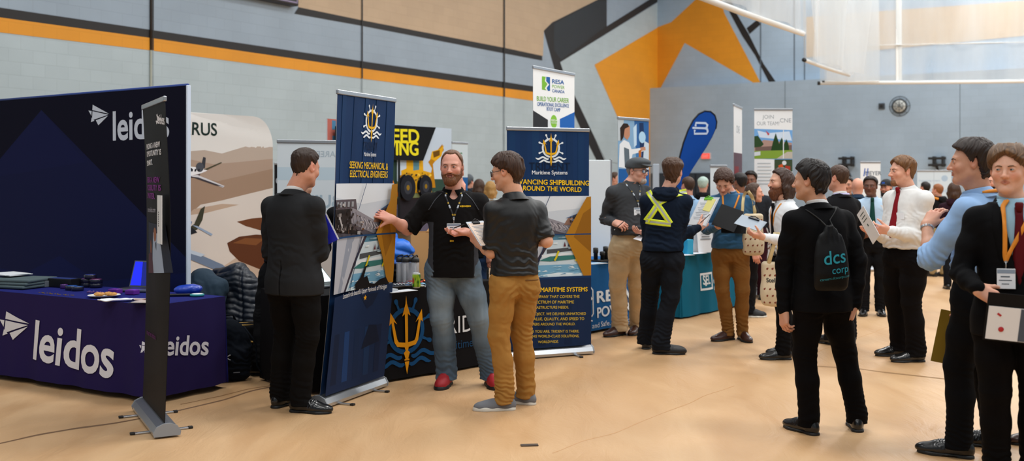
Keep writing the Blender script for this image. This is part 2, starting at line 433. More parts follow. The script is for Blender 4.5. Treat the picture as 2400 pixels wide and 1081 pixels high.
def beard_piece(hc, R, s, h, thick=.012, lenz=.02, style='full', seed=3):
    F = Field((-.1, -.02, -.2-lenz), (.1, .16, .03), h/s); cran(F)
    F.ell((0, .086, -.05), (.026, .012, .009), .008)
    D = F.D; X, Y, Z = F.ax[0][:, None, None], F.ax[1][None, :, None], F.ax[2][None, None, :]
    ph = np.degrees(np.arctan2(np.abs(X), Y+.012))+0*Z
    if style == 'goatee': up = np.interp(ph, [0, 8, 15, 20, 26, 90], [-.046, -.047, -.054, -.07, -.11, -.2])
    else: up = np.interp(ph, [0, 10, 17, 26, 45, 62, 74, 84, 90], [-.0405, -.0415, -.044, -.05, -.05, -.036, -.012, .0, -.3])
    g = np.minimum(up-Z, ss(Y+0*X+0*Z, -.012, .012)*.05)
    lip = np.sqrt((X/.024)**2+((Z+.0635)/.0105)**2)+0*Y
    g = np.minimum(g, (lip-1)*.03)
    w = ss(g, 0, .008)*(.6+.4*ss(lip, 1., 2.2))
    F.D = (D-(thick*w*(.65+.35*ss(-Z+0*X+0*Y, .06, .1))-.006*(1-w))).astype(np.float32)
    if lenz > 0 and style != 'goatee': F.ell((0, .062, -.112-lenz*.5), (.042, .034, .02+lenz), .03)
    F.cone((0, -.022, -.055), (0, -.03, -.2), .05, .055, .006, 's')
    v, f = F.mesh()
    if not len(v): return v, f, v
    n = vnormals(v, f)
    cm = np.stack([v[:, 0]*260, v[:, 1]*260, v[:, 2]*60], 1)
    v = v+n*(.0025*vnoise(np.stack([v[:, 0]*150, v[:, 1]*150, v[:, 2]*30+seed], 1)))[:, None]
    return v*s @ R.T+hc, f, cm
def hand_arm(el, wr, fd, pn, side, curl, thumb, spread, h, ra=.043, rw=.027, s=1., upto=None):
    "forearm and hand as one surface; side 'r'/'l'"
    el, wr = np.asarray(el, float), np.asarray(wr, float); f = nrm(fd); n = nrm(np.asarray(pn)-f*np.dot(pn, f)); t = np.cross(f, n) if side == 'r' else np.cross(n, f)
    B = np.stack([t, f, n], 1); L = lambda p: B.T @ (np.asarray(p)-wr)
    e = L(el); lo = np.minimum(e, (-.1, -.06, -.09))-.055; hi = np.maximum(e, (.1, .21, .13))+.055
    if upto is not None: u = L(upto); lo = np.minimum(lo, u-.06); hi = np.maximum(hi, u+.06)
    F = Field(lo, hi, h)
    mid = e*.62
    F.chain([e, mid, (0, 0, 0)], [ra, ra*.93, rw], .02)
    F.ell((0, .0, 0), (.03*s, .03, .021), .02)
    if upto is not None: F.cone(u, e, ra*1.12, ra, .02)
    ln = [.074, .082, .076, .06]; kx = [.031, .0105, -.0105, -.0305]; ky = [.088, .092, .087, .078]
    for i in range(4):
        F.cone((kx[i]*.55*s, .012, 0), (kx[i]*s, ky[i]*s, -.002), .0155, .0115, .016)
    F.ell((.018*s, .04*s, .008), (.02, .035, .014), .014)
    F.ell((-.02*s, .04*s, .007), (.014, .034, .013), .014)
    for i in range(4):
        p = V(kx[i]*s, ky[i]*s, -.001); a = 0; c3 = curl[i] if hasattr(curl[i], '__len__') else (curl[i]*.8, curl[i], curl[i]*.7)
        sp = spread*(1.5-i)*.12; L3 = [ln[i]*.48*s, ln[i]*.3*s, ln[i]*.24*s]; r = [.0092, .0084, .0076, .0066]; pts = [p]
        for j in range(3):
            a += c3[j]; d = nrm(V(math.sin(sp), math.cos(sp)*math.cos(a), math.sin(a))); p = p+d*L3[j]; pts.append(p)
        sc = .9 if i == 3 else 1.
        F.chain(pts, [q*sc for q in r], .0035)
    td = nrm(thumb); b = V(.024*s, .018*s, .006); m1 = b+nrm(td+V(.15, .25, 0))*.042*s; m2 = m1+td*.033*s
    td2 = nrm(td+V(-.12, .15, .1)); m3 = m2+td2*.026*s
    F.chain([b, m1], [.0165, .0115], .014); F.chain([m1, m2, m3], [.0108, .0096, .0078], .004)
    v, fc = F.mesh()
    return v @ B.T+wr, fc
def shoe(root, name, ank, toe, mats, loc, h=.006, kind='dress', s=1., lace=None, label=None):
    "ank: point on the floor under the ankle; toe: yaw direction vector"
    R = frame((toe[0], toe[1], 0)); F = Field((-.07, -.1, -.01), (.07, .22, .15), h)
    if kind == 'sneaker':
        F.ell((0, .12, .03), (.046, .075, .045), .02); F.ell((0, -.03, .045), (.036, .052, .055), .03); F.ell((0, .05, .045), (.04, .07, .055), .03); F.cone((0, -.012, .06), (0, -.022, .1), .042, .042, .02)
    elif kind == 'slip':
        F.ell((0, .125, .024), (.045, .07, .034), .02); F.ell((0, -.03, .035), (.036, .05, .045), .03); F.ell((0, .05, .03), (.042, .08, .046), .03); F.cone((0, -.012, .05), (0, -.02, .072), .038, .036, .02)
    else:
        F.ell((0, .13, .026), (.043, .082, .034), .02); F.ell((0, -.03, .042), (.034, .05, .05), .03); F.ell((0, .055, .036), (.038, .08, .05), .03); F.cone((0, -.012, .055), (0, -.02, .1 if kind != 'boot' else .13), .039, .04, .02)
        if kind == 'boot': F.ell((0, .13, .034), (.048, .075, .042), .02)
    F.cut(lambda X, Y, Z: .012-Z, .004)
    v, f = F.mesh(); v = lap(v, f, 1, .4)
    if kind != 'slip':
        n = vnormals(v, f); w = np.exp(-((v[:, 1]-.075)/.03)**2)*(v[:, 2] > .03); v = v+n*(w*.0018*np.sin(v[:, 1]*420+6*vnoise(v*40)))[:, None]
    v = v*s
    o = mesh_obj(name, v @ R.T+ank-loc, f, mats[0], root, smooth=True)
    if label: o['label'] = label
    F = Field((-.07, -.1, -.01), (.07, .23, .06), h)
    F.chain([(0, -.04, .0), (0, .05, .0), (.002, .12, .0)], [.038, .039, .048], .03); F.cone((0, .12, 0), (0, .165, .004), .047, .036, .03)
    st = .026 if kind in ('sneaker', 'slip') else .018
    F.cut(lambda X, Y, Z: np.maximum(-.001-Z, Z-st-(0.006 if kind == 'sneaker' else .0)*ss(-Y, -.0, .1)), .003)
    if kind in ('dress', 'boot'): F.rbox((0, .035, -.002), (.06, .035, .007), .003, .004, 's')
    v, f = F.mesh(); v = v*s
    so = mesh_obj('sole', v @ R.T+ank-loc, f, mats[1], o, smooth=True)
    if kind != 'slip':
        m = MB(); lm = lace or mats[0]; m.m(lm)
        for j in range(4):
            y = .04+j*.018; z = (.093 if kind != 'dress' else .086)-j*.0085-(0 if kind != 'boot' else -.003)
            for q in (-1, 1):
                pts = [V(-q*.022, y, z-.006), V(0, y+.008, z+.003), V(q*.022, y+.016, z-.01)]
                m.tube([R @ (p*s)+ank for p in pts], .0024*s, 6)
        for q in (-1, 1):
            pts = [V(0, .036, .096), V(q*.018, .03, .108), V(q*.034, .036, .1), V(q*.024, .048, .09)]
            m.tube([R @ (p*s)+ank for p in pts], .0022*s, 6)
        m.build('laces', lm, o, off=loc)
    return o
def drape(v, f, folds, amp=.0035, seed=0, vert=0.):
    "fabric folds: pulls around the joints plus a soft overall ripple"
    n = vnormals(v, f); d = amp*fbm(v*V(11, 11, 7)+seed*3.1, 3)
    if vert: d = d+vert*vnoise(v*V(16, 16, 2.2)+seed)
    for c, ax, r, a, wl in folds:
        q = v-c; w = np.exp(-((q**2).sum(1))/r**2)
        u = (q @ nrm(ax))/wl+.9*vnoise(v*9+seed)+.35*vnoise(v*25+seed)
        t = np.abs((u % 1)*2-1); d = d+w*a*(t*2-1+.0)
    return v+n*d[:, None]
TZ = [.78, .84, .90, .98, 1.06, 1.16, 1.28, 1.38, 1.44, 1.485, 1.52]
TX = [.150, .165, .170, .165, .152, .152, .166, .172, .135, .09, .06]
TY = [.105, .118, .122, .115, .106, .112, .122, .118, .098, .076, .06]
class Person: pass
def person(label, d0, head, hyaw, pel, chest, tyaw, feet, top, legs, shoes, H=1.78, hpitch=0., hroll=0., arm_r=None, arm_l=None, hand_r=None, hand_l=None, knee_r=None, knee_l=None,
           b=1., bx=1., skin='#d9a78c', lips=None, hair=None, hairc=('#2a1c14', '#4a3426'), beard=None, eyes=True, h=.006, hh=.0036, pyaw=None, group=None, belly=0., fem=False, mouth=0., gaze=0., glasses=None, hs=1.0,
           collar=None, belt=None, shr=(0, 0, 0), shl=(0, 0, 0), seed=None, brows=True, nofeet=False, sd=.015, hips=None, sleeve_roll=None, name='person', eyec='#4a5a62'):
    "pixel joints -> world joints -> body, hair, clothes.  feet: ((px,py,toeYaw) right, left)"
    P = Person(); s = H/1.78; seed = seed if seed is not None else int(pel[0])
    P.s = s; pyaw = tyaw if pyaw is None else pyaw
    yd = lambda a: V(math.sin(math.radians(a)), -math.cos(math.radians(a)), 0)
    rt = lambda a: V(-math.cos(math.radians(a)), -math.sin(math.radians(a)), 0)
    P.f, P.r = yd(tyaw), rt(tyaw); pf, pr = yd(pyaw), rt(pyaw); P.pf, P.pr = pf, pr
    X = lambda px, dd: (px-1200)/FPX*(d0+dd)
    hc = pix(head[0], head[1], d0+head[2]); P.hc = hc
    pelc = V(X(*pel), d0+pel[1], 0); chc = V(X(*chest), d0+chest[1], 0); P.pelc, P.chc = pelc, chc
    zm = lambda z: z-sd*ss(z/s, 1.15, 1.4)
    zz = zm(np.array(TZ)*s)
    ctr = lambda z: pelc+(chc-pelc)*float(np.clip((z/s-.92)/.45, 0, 1))
    fr = math.radians(hyaw); hf = V(math.sin(fr)*math.cos(math.radians(hpitch)), -math.cos(fr)*math.cos(math.radians(hpitch)), -math.sin(math.radians(hpitch)))
    HR = frame(hf); cr, sr = math.cos(math.radians(hroll)), math.sin(math.radians(hroll)); HR = HR @ roty(math.radians(hroll)); P.HR = HR
    nb = V(chc[0], chc[1], 1.475*s-sd)-P.f*.015*s; P.nb = nb
    # joints
    shz = 1.405*s-sd; sw = .178*s*bx*b
    S = {'r': V(chc[0], chc[1], shz)+P.r*sw+V(*shr), 'l': V(chc[0], chc[1], shz)-P.r*sw+V(*shl)}
    E, W = {}, {}
    for k, a in (('r', arm_r), ('l', arm_l)):
        o = P.r if k == 'r' else -P.r
        if a is None: a = [None, None]
        E[k] = S[k]+o*.045*s+V(0, 0, -.285*s)-P.f*.015 if a[0] is None else (pix(a[0][0], a[0][1], d0+a[0][2]))
        W[k] = E[k]+V(0, 0, -.245*s)+P.f*.06*s+o*.01 if a[1] is None else (pix(a[1][0], a[1][1], d0+a[1][2]))
    P.S, P.E, P.W = S, E, W
    hw = (hips or .088)*s*b; HP = {'r': V(pelc[0], pelc[1], .9*s)+pr*hw, 'l': V(pelc[0], pelc[1], .9*s)-pr*hw}
    A, K, TO = {}, {}, {}
    for k, ft, kn in (('r', feet[0], knee_r), ('l', feet[1], knee_l)):
        d = gd(ft[1]); g = pix(ft[0], ft[1], d); g[2] = 0; TO[k] = yd(ft[2]); A[k] = g+V(0, 0, .085*s)
        K[k] = (HP[k]+A[k])*.5+TO[k]*.035*s+V(0, 0, .02*s)
        if kn: K[k] = K[k]+V(*kn)
    P.A, P.K, P.HP, P.TO = A, K, HP, TO
    root = thing(name, label, 'person', V(pelc[0], pelc[1], 0), 0, group); loc = V(pelc[0], pelc[1], 0); P.root, P.loc = root, loc
    sk = np.array(srgb(skin)); lp = np.array(srgb(lips)) if lips else sk*np.array([.74, .53, .52])
    # ---- body
    parts = []
    hv, hfc, hcol, HF = head_piece(hc, HR, s*hs, nb, sk, lp, hh, fem, mouth); parts.append((hv, hfc, hcol))
    F = Field(np.minimum.reduce([pelc, chc, A['r'], A['l']])-V(.32, .32, 0), np.maximum.reduce([pelc, chc, A['r'], A['l']])+V(.32, .32, 0)+V(0, 0, 1.56*s), .016)
    cc = np.array([ctr(z) for z in zz]); yw = np.radians(np.array([pyaw+(tyaw-pyaw)*np.clip((z-.95)/.3, 0, 1) for z in TZ]))
    F.loft(zz[3:], cc[3:, 0], cc[3:, 1], (np.array(TX)*b-.026)[3:]*s, (np.array(TY)*b-.024)[3:]*s, yw[3:], .02)
    for k in 'rl':
        F.chain([ctr(1.*s)+V(0, 0, 1.*s), HP[k]+V(0, 0, -.0), K[k], A[k]], [.06*s, .06*s, .04*s, .03*s], .02)
        F.chain([nb+(S[k]-nb)*.3, S[k], E[k]], [.04*s, .04*s, .033*s], .03)
    v, f = F.mesh(); parts.append((v, f, np.tile(sk, (len(v), 1))))
    for k, hd in (('r', hand_r), ('l', hand_l)):
        if hd is False: continue
        hd = dict(hd or {}); fd = hd.get('dir'); fa = W[k]-E[k]
        fd = nrm(fa) if fd is None else nrm(fd)
        o = P.r if k == 'r' else -P.r
        pn = hd.get('palm', -o if abs(np.dot(nrm(-o), fd)) < .9 else P.f)
        v, f = hand_arm(E[k], W[k], fd, pn, k, hd.get('curl', [.35, .42, .48, .52]), hd.get('thumb', (.45, .85, .25)), hd.get('spread', .35), hd.get('h', hh*.8), ra=.042*s*b, rw=.0265*s, s=s, upto=S[k]+(E[k]-S[k])*.45)
        c = np.tile(sk, (len(v), 1))*(1+.06*fbm(v*50, 2)[:, None]); kd = np.linalg.norm(v-(W[k]+fd*.1), axis=1); c = c*(1-.14*np.exp(-(kd/.06)**2)[:, None]*V(0, 1, 1)); parts.append((v, f, c))
    vv, ff, cl, base = [], [], [], 0
    for v, f, c in parts: vv.append(v); ff.append(f+base); cl.append(c); base += len(v)
    bo = mesh_obj('body', np.concatenate(vv)-loc, np.concatenate(ff), cmat('skin', .5, .12, 500, .12, spec=.4), root, smooth=True, col=np.concatenate(cl)); P.body = bo
    # ---- face
    L2W = lambda p: HR @ (np.asarray(p, float)*s*hs)+hc; P.L2W = L2W
    if eyes:
        for sx in (-1, 1):
            c = V(sx*.0315, .0795, .0006); r = .0131; u = []; fs = []; cols = []; NU, NV = 26, 12; gx = .0115*math.sin(math.radians(gaze))
            for i in range(NU+1):
                a = -1+2*i/NU; zu, zl = .0046*max(0, 1-a*a)**.75, -.0034*max(0, 1-a*a)**.9
                for j in range(NV+1):
                    x, z = .0118*a, zl+(zu-zl)*j/NV+.0006*a*sx; y = math.sqrt(max(r*r-x*x-z*z, 1e-9)); u.append(L2W(c+V(x, y, z)))
                    q = math.hypot(x-gx, z-.0004); cols.append((.008, .007, .007) if q < .0026 else (srgb(eyec) if q < .0059 else (.4, .36, .335)))
            for i in range(NU):
                for j in range(NV): k = i*(NV+1)+j; fs.append((k, k+NV+1, k+NV+2, k+1))
            if np.dot(np.cross(u[fs[0][1]]-u[fs[0][0]], u[fs[0][3]]-u[fs[0][0]]), HR[:, 1]) < 0: fs = [f[::-1] for f in fs]
            eo = mesh_obj('eye', np.array(u)-loc, np.array(fs), cmat('eyeball', .2), root, smooth=True, col=np.array(cols))
            m = MB(); m.m(mat('lashes', '#1c120e', .7)); m.tube([L2W(c+V(.0122*a, math.sqrt(max(.0134**2-(.0122*a)**2-.000021, 1e-6)), .0046*max(0, 1-a*a)**.75+.0006*a*sx+.0004)) for a in np.linspace(-1, 1, 13)], [.0003*s]+[.0009*s]*11+[.0003*s], 6); m.build('lashes', None, eo, off=loc)
    def surfy(x, z):
        ys = np.arange(.135, .0, -.0015); dd = HF.at(np.stack([np.full(len(ys), x), ys, np.full(len(ys), z)], 1)); i = np.argmax(dd < 0); return ys[i] if dd[i] < 0 else .07
    P.surfy = surfy
    hm = hairmat('hair %s %s' % hairc, *hairc)
    if hair or beard or brows:
        pc = []
        if hair:
            pc.append(hair_piece(hc, HR, s*hs, h=hh, seed=seed, **hair))
        if beard: pc.append(beard_piece(hc, HR, s*hs, hh*.9, **{k: q for k, q in beard.items() if k != 'c'}))
        if brows and eyes:
            for sx in (-1, 1):
                pts = [(x*sx, surfy(x*sx, z)+.0005, z) for x, z in ((.013, .0165), (.024, .02), (.036, .021), (.049, .0145))]
                m = MB(); m.m(hm); m.tube([L2W(p) for p in pts], [.0024*s, .0034*s, .0032*s, .0016*s], 8); m.build('eyebrow', hm, root, off=loc)
        for i, (v, f, cm) in enumerate(pc):
            if len(v):
                isb = beard and i == len(pc)-1
                mm = hairmat('hair %s %s' % beard['c'], *beard['c']) if isb and 'c' in beard else hm
                mesh_obj('beard' if isb else 'hair', v-loc, f, mm, root, smooth=True, attr={'comb': cm})
    # ---- trousers
    lg = dict(dict(loose=1., col='#141311', rise=1.04, hem=.062, knee=.072), **legs)
    F = Field(np.minimum.reduce([pelc, K['r'], K['l'], A['r'], A['l']])*V(1, 1, 0)-V(.24, .24, -.0), np.maximum.reduce([pelc, K['r'], K['l'], A['r'], A['l']])*V(1, 1, 0)+V(.24, .24, (lg['rise']+.03)*s), h)
    lo = lg['loose']; ins = lg.get('inset', .006)
    zt = np.array([.8, .86, .92, .98, lg['rise']])*s; c2 = np.array([ctr(z) for z in zt])
    F.loft(zt, c2[:, 0], c2[:, 1], (np.interp(zt/s, TZ, TX)*b-ins)*s*np.array([.86, .97, 1, 1, 1]), (np.interp(zt/s, TZ, TY)*b-ins)*s*np.array([.85, 1, 1, 1, 1]), np.full(5, math.radians(pyaw)), .03, cap=.005)
    for k in 'rl':
        th = HP[k]*V(1, 1, 0)+V(0, 0, .84*s); kn, an = K[k], A[k]; m1 = th+(kn-th)*.5; cf = kn+(an-kn)*.4-TO[k]*.012*s
        F.chain([HP[k]+V(0, 0, -.02), th-pf*.012, m1, kn], [.1*s*lo*b, .096*s*lo*b, .085*s*lo*b, lg['knee']*s*lo], .03)
        F.chain([kn, cf, an+V(0, 0, .02*s)-TO[k]*.005], [lg['knee']*s*lo, .97*lg['knee']*s*lo, lg['hem']*s*lo], .025)
        F.cone(an+V(0, 0, .03)-TO[k]*.006, an+V(0, 0, -.045*s)+TO[k]*.004, lg['hem']*s*lo, lg['hem']*s*lo*1.02, .01)
    hemz = lg.get('hemz', .045)*s
    F.cut(lambda X_, Y_, Z_: hemz-Z_+.25*0, .004)
    if lg.get('gap', 0): F.cone(HP['r']*.5+HP['l']*.5+V(0, 0, -.12), (A['r']+A['l'])/2, .004, .02, .01, 's')
    v, f = F.mesh(); folds = []
    for k in 'rl':
        folds += [(K[k]-TO[k]*.05, nrm(K[k]-A[k])+.4*pr, .1*s, .0055, .05), (A[k]+V(0, 0, .06), V(.2, .1, 1), .12*s, .0065, .042), (HP[k]+V(0, 0, -.05)+pf*.06, V(.6, 0, 1), .12*s, .0045, .05), (HP[k]+V(0, 0, -.1)-pf*.09, pr*(1 if k == 'r' else -1)+V(0, 0, 1.2), .11*s, .005, .06)]
    fw = .72*lg.get('wr', 1.); v = drape(v, f, [(c_, a_, r_, m_*fw, w_*(1+.3*math.sin(i_*2.3+seed))) for i_, (c_, a_, r_, m_, w_) in enumerate(folds)], .0045*lg.get('wr', 1.), seed, .0035*lg.get('wr', 1.))
    P.lm = lg.get('mat') or mat('trousers '+lg['col'], lg['col'], .85, bump=.25, bscale=700, var=.1, vscale=9, spec=.1)
    kw = {}
    if lg.get('paint') is not None: kw['col'] = lg['paint'](v, P)
    P.legs = mesh_obj(lg.get('name', 'trousers'), v-loc, f, P.lm, root, smooth=True, **kw); P.legmesh = (v, f)
    # ---- shoes
    if not nofeet:
        for k in 'rl':
            if shoes is None: break
            shoe(root, shoes.get('name', 'shoe'), A[k]*V(1, 1, 0), TO[k], shoes['mats'], loc, kind=shoes.get('kind', 'dress'), s=s*shoes.get('s', 1.08), lace=shoes.get('lace'), h=max(.005, h*.8))
    # ---- upper garment
    t = dict(dict(kind='shirt', col='#dddddd', hem=None, sleeve=1., off=.0, rs=.052, rw=.036, wr=1.), **top); kd = t['kind']
    hem = t['hem'] if t['hem'] is not None else {'jacket': .80, 'shirt': 1.0, 'polo': .90, 'hoodie': .93, 'vest': .95}[kd]
    F = Field(np.minimum.reduce([pelc-.3, chc-.3, S['r']-.14, S['l']-.14, E['r']-.12, E['l']-.12, W['r']-.1, W['l']-.1])*V(1, 1, 0)+V(0, 0, min(hem*s-.03, W['r'][2]-.1, W['l'][2]-.1, E['r'][2]-.1, E['l'][2]-.1)),
              np.maximum.reduce([pelc+.3, chc+.3, S['r']+.14, S['l']+.14, E['r']+.12, E['l']+.12, W['r']+.1, W['l']+.1])*V(1, 1, 0)+V(0, 0, max(1.6*s, W['r'][2]+.1, W['l'][2]+.1)), h)
    zt = np.unique(np.concatenate([[hem], [z for z in TZ if hem < z < 1.48], [1.488]]))*s
    c2 = np.array([ctr(z) for z in zt]); yw = np.radians(pyaw+(tyaw-pyaw)*np.clip((zt/s-.95)/.3, 0, 1))
    ad = {'jacket': .016, 'shirt': .004, 'polo': .01, 'hoodie': .014, 'vest': .006}[kd]+t['off']
    rx = np.interp(zt/s, TZ, TX)*b+ad; ry = np.interp(zt/s, TZ, TY)*b+ad
    zn = zt/s
    if kd in ('shirt',): rx = rx+.012*np.exp(-((zn-1.06)/.06)**2)+.0*zn; ry = ry+.018*np.exp(-((zn-1.06)/.06)**2)
    if kd == 'jacket': rx = np.where(zn < 1.4, np.maximum(rx, .176*b*(1-.06*np.exp(-((zn-1.12)/.09)**2))), rx); ry = np.where(zn < 1.4, np.maximum(ry, .13*b), ry); rx = rx+.02*ss(-zn, -1.0, -.85); ry = ry+.018*ss(-zn, -1.0, -.85)
    if kd in ('polo', 'hoodie'): rx = np.maximum(rx, np.where(zn < 1.4, .168*b, 0)+.014*ss(-zn, -1.0, -.9)); ry = np.maximum(ry, np.where(zn < 1.38, .12*b, 0)+.014*ss(-zn, -1.0, -.9))
    if kd == 'hoodie': q = np.exp(-((zn-hem-.05)/.05)**2); rx = rx+.012*q; ry = ry+.012*q
    ry = ry+belly*np.exp(-((zn-1.08)/.14)**2)
    rx = rx*t.get('wx', 1.)
    cx = c2+np.array([pf*belly*.6*np.exp(-((z-1.08)/.14)**2) for z in zn])
    F.loft(zm(zt), cx[:, 0], cx[:, 1], rx*s, ry*s, yw, .02, cap=.006)
    P.bx = rx
    rs, rw = t['rs']*s*b, t['rw']*s*b
    for k in 'rl':
        o = P.r if k == 'r' else -P.r
        F.cone(nb+V(0, 0, -.034*s)+o*.035*s, S[k]+V(0, 0, -.003), .056*s, rs*1.1, .05)
        e1 = S[k]+(E[k]-S[k])*.5
        sl = t['sleeve_'+k] if 'sleeve_'+k in t else t['sleeve']
        Sx = S[k]-o*.01
        if sl >= 1:
            wv = W[k]-E[k]; end = W[k]-nrm(wv)*.012
            F.chain([Sx, e1, E[k]], [rs*1.12, rs*1.03, rs*.96], .03); F.chain([E[k], E[k]+wv*.5, end], [rs*.95, rs*.86, rw], .02)
            if kd == 'jacket': F.cone(end-nrm(wv)*.03, end+nrm(wv)*.004, rw*1.1, rw*1.12, .008)
        elif sl > .5:
            wv = W[k]-E[k]; end = E[k]+wv*(sl-.5)
            F.chain([Sx, e1, E[k], end], [rs*1.08, rs*1.03, rs*1.02, rs*.98], .03)
            F.cone(end-nrm(wv)*.035, end, rs*1.06, rs*1.08, .006)
        else:
            end = S[k]+(E[k]-S[k])*sl*2
            dn = nrm(E[k]-S[k]); G = Field(np.minimum(Sx, end)-.12, np.maximum(Sx, end)+.12, h)
            G.chain([Sx, end+dn*.1], [rs*1.12, rs*1.16], .03)
            G.cut(lambda X_, Y_, Z_, c0=end, dn=dn: (X_-c0[0])*dn[0]+(Y_-c0[1])*dn[1]+(Z_-c0[2])*dn[2], .004)
            sub, X_, Y_, Z_ = F._sub(np.minimum(Sx, end)-.12, np.maximum(Sx, end)+.12, 0); gp = np.stack(np.broadcast_arrays(X_, Y_, Z_), -1).reshape(-1, 3)
            gi = np.round((gp-G.lo)/h).astype(int); ok = ((gi >= 0) & (gi < np.array(G.D.shape))).all(1);
            q = (gp-G.lo)/h; q0 = np.clip(np.floor(q).astype(int), 0, np.array(G.D.shape)-2); fr_ = np.clip(q-q0, 0, 1); val = 0
            for a_ in (0, 1):
                for b_ in (0, 1):
                    for c_ in (0, 1): val = val+G.D[q0[:, 0]+a_, q0[:, 1]+b_, q0[:, 2]+c_]*(fr_[:, 0] if a_ else 1-fr_[:, 0])*(fr_[:, 1] if b_ else 1-fr_[:, 1])*(fr_[:, 2] if c_ else 1-fr_[:, 2])
            F.D[sub] = smin(F.D[sub], np.where(ok, val, 9.).reshape(F.D[sub].shape), .03).astype(np.float32)
    nk = t.get('neck', 1.)
    ncz = nb+P.f*.012*s
    if kd == 'jacket' and t.get('open', 0):
        # open front: wedge down to the button
        bz = t.get('button', 1.08)*s; ot = t['open']*s
        fx, rx_ = P.f, P.r
        def wedge(X_, Y_, Z_):
            x = (X_-chc[0])*rx_[0]+(Y_-chc[1])*rx_[1]; y = (X_-chc[0])*fx[0]+(Y_-chc[1])*fx[1]
            w = np.clip((Z_-bz)/(1.46*s-bz), 0, 1.15)*ot
            w = np.maximum(w, np.clip((bz-.04-Z_)/.3, 0, 1)*.06)
            return np.maximum(np.abs(x)-w, .045-y)+0*Z_
        sl_, X_, Y_, Z_ = F._sub(chc-.4+V(0, 0, hem*s+.4), chc+.4+V(0, 0, 1.6*s-.4), 0)
        F.D[sl_] = np.maximum(F.D[sl_], -wedge(X_, Y_, Z_)).astype(np.float32)
    F.cone(ncz+V(0, 0, .0)+P.f*.01, hc-HR[:, 2]*.03+V(0, 0, 0), .052*s*nk, .064*s*nk, .006, 's') if kd != 'hoodie' else F.cone(nb, hc, .05*s, .06*s, .006, 's')
    if t.get('vneck'): F.cone(nb+P.f*.1*s+V(0, 0, -.085*s), nb+P.f*.1*s+V(0, 0, .05), .012*s, .055*s, .006, 's')
    if kd == 'jacket' and t.get('vent', 0):
        c0 = V(pelc[0], pelc[1], hem*s)-pf*.13*s+pr*t.get('ventx', 0); R = np.stack([pr, pf, V(0, 0, 1)], 1)
        F.rbox(c0+V(0, 0, .1), (.0045, .06, .13), .001, .004, 's', R=R)
    v, f = F.mesh(); folds = []
    for k in 'rl':
        o = P.r if k == 'r' else -P.r; ua = nrm(S[k]-E[k]); wv = nrm(W[k]-E[k])
        bend = 1-float(np.dot(ua, wv)*-1)
        folds += [(E[k], nrm(ua-wv*.6), .085*s, .0055+.003*min(bend, 1), .042), (S[k]-o*.05+V(0, 0, -.1), o+V(0, 0, .9), .1*s, .005, .05), (E[k]+(W[k]-E[k])*.75, wv, .09*s, .003, .045)]
    folds += [(ctr(1.05*s)+V(0, 0, 1.05*s)-pf*.1, V(.25, 0, 1)*1., .14*s, .0055, .055), (ctr(1.02*s)+V(0, 0, 1.04*s)+pf*.1, V(-.3, 0, 1), .14*s, .005, .05)]
    if kd == 'jacket': folds = [(c, a, r, m*.75, w*1.4) for c, a, r, m, w in folds]
    if kd == 'shirt': folds.append((ctr(1.0*s)+V(0, 0, 1.02*s), V(.1, .1, 1), .2*s, .004, .035))
    v = drape(v, f, folds, .004*t['wr'], seed+1, .0035*t['wr'])
    P.tm = t.get('mat') or mat(kd+' cloth '+t['col'], t['col'], t.get('rough', .8), bump=.25, bscale=t.get('bs', 600), var=.06, vscale=8, spec=t.get('spec', .1))
    kw = {}
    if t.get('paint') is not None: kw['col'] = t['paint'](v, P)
    P.topname = t.get('name', kd)
    P.top = mesh_obj(P.topname, v-loc, f, P.tm, root, smooth=True, **kw); P.topmesh = (v, f)
    P.bvh = BVHTree.FromPolygons([Vector(x) for x in v], f.tolist())
    P.bvh_legs = BVHTree.FromPolygons([Vector(x) for x in P.legmesh[0]], P.legmesh[1].tolist())
    # ---- shirt under an open jacket
    if kd == 'jacket' and t.get('open', 0):
        F = Field(chc-.26+V(0, 0, .26+.84*s), chc+.26+V(0, 0, 1.52*s-.26), h)
        zt = np.linspace(.86, 1.5, 12)*s; c2 = np.array([ctr(z) for z in zt])
        F.loft(zt, c2[:, 0], c2[:, 1], (np.interp(zt/s, TZ, TX)*b-.008)*s, (np.interp(zt/s, TZ, TY)*b+.004)*s, np.full(12, math.radians(tyaw)), .02)
        F.cone(ncz+P.f*.01, hc, .05*s, .062*s, .006, 's')
        v, f = F.mesh(); v = drape(v, f, [], .002, seed)
        mesh_obj('dress_shirt', v-loc, f, mat('shirt cloth '+t['shirt'], t['shirt'], .8, bump=.2, bscale=600), root, smooth=True)
        P.bvh_shirt = BVHTree.FromPolygons([Vector(x) for x in v], f.tolist()); tv, tf = P.topmesh
        P.bvh = BVHTree.FromPolygons([Vector(x) for x in np.concatenate([tv, v])], tf.tolist()+(f+len(tv)).tolist())
    # ---- collar
    def collar_ring(nm, m, r0, hgt, zoff, flare, gap, th=.0045, back=0., fz=.0):
        F = Field(nb-.16, nb+.18, min(h, .0065)*.6)
        Rn = np.stack([P.r, P.f, V(0, 0, 1)], 1); ax = nrm((hc-HR[:, 2]*.06)-nb)
        def fn(X_, Y_, Z_):
            x, y, z = X_-nb[0], Y_-nb[1], Z_-nb[2]
            z2 = z-zoff; lx = x*P.r[0]+y*P.r[1]; ly = x*P.f[0]+y*P.f[1]-(z2)*float(np.dot(ax, P.f))-.006
            lx = lx-z2*float(np.dot(ax, P.r))
            zz_ = z2+.22*ly+fz*np.maximum(ly, 0)
            r = r0*(1+flare*(hgt-zz_)/hgt)
            d = np.abs(np.sqrt((lx/1.0)**2+(ly/1.08)**2)-r)-th
            ang = np.abs(np.arctan2(lx, ly))
            g_ = (gap*(1.2-.9*zz_/hgt) if gap else -1)-ang
            d = np.maximum(d, np.maximum(zz_-hgt, -zz_)); 
            return np.maximum(d, g_*.06)+0*Z_
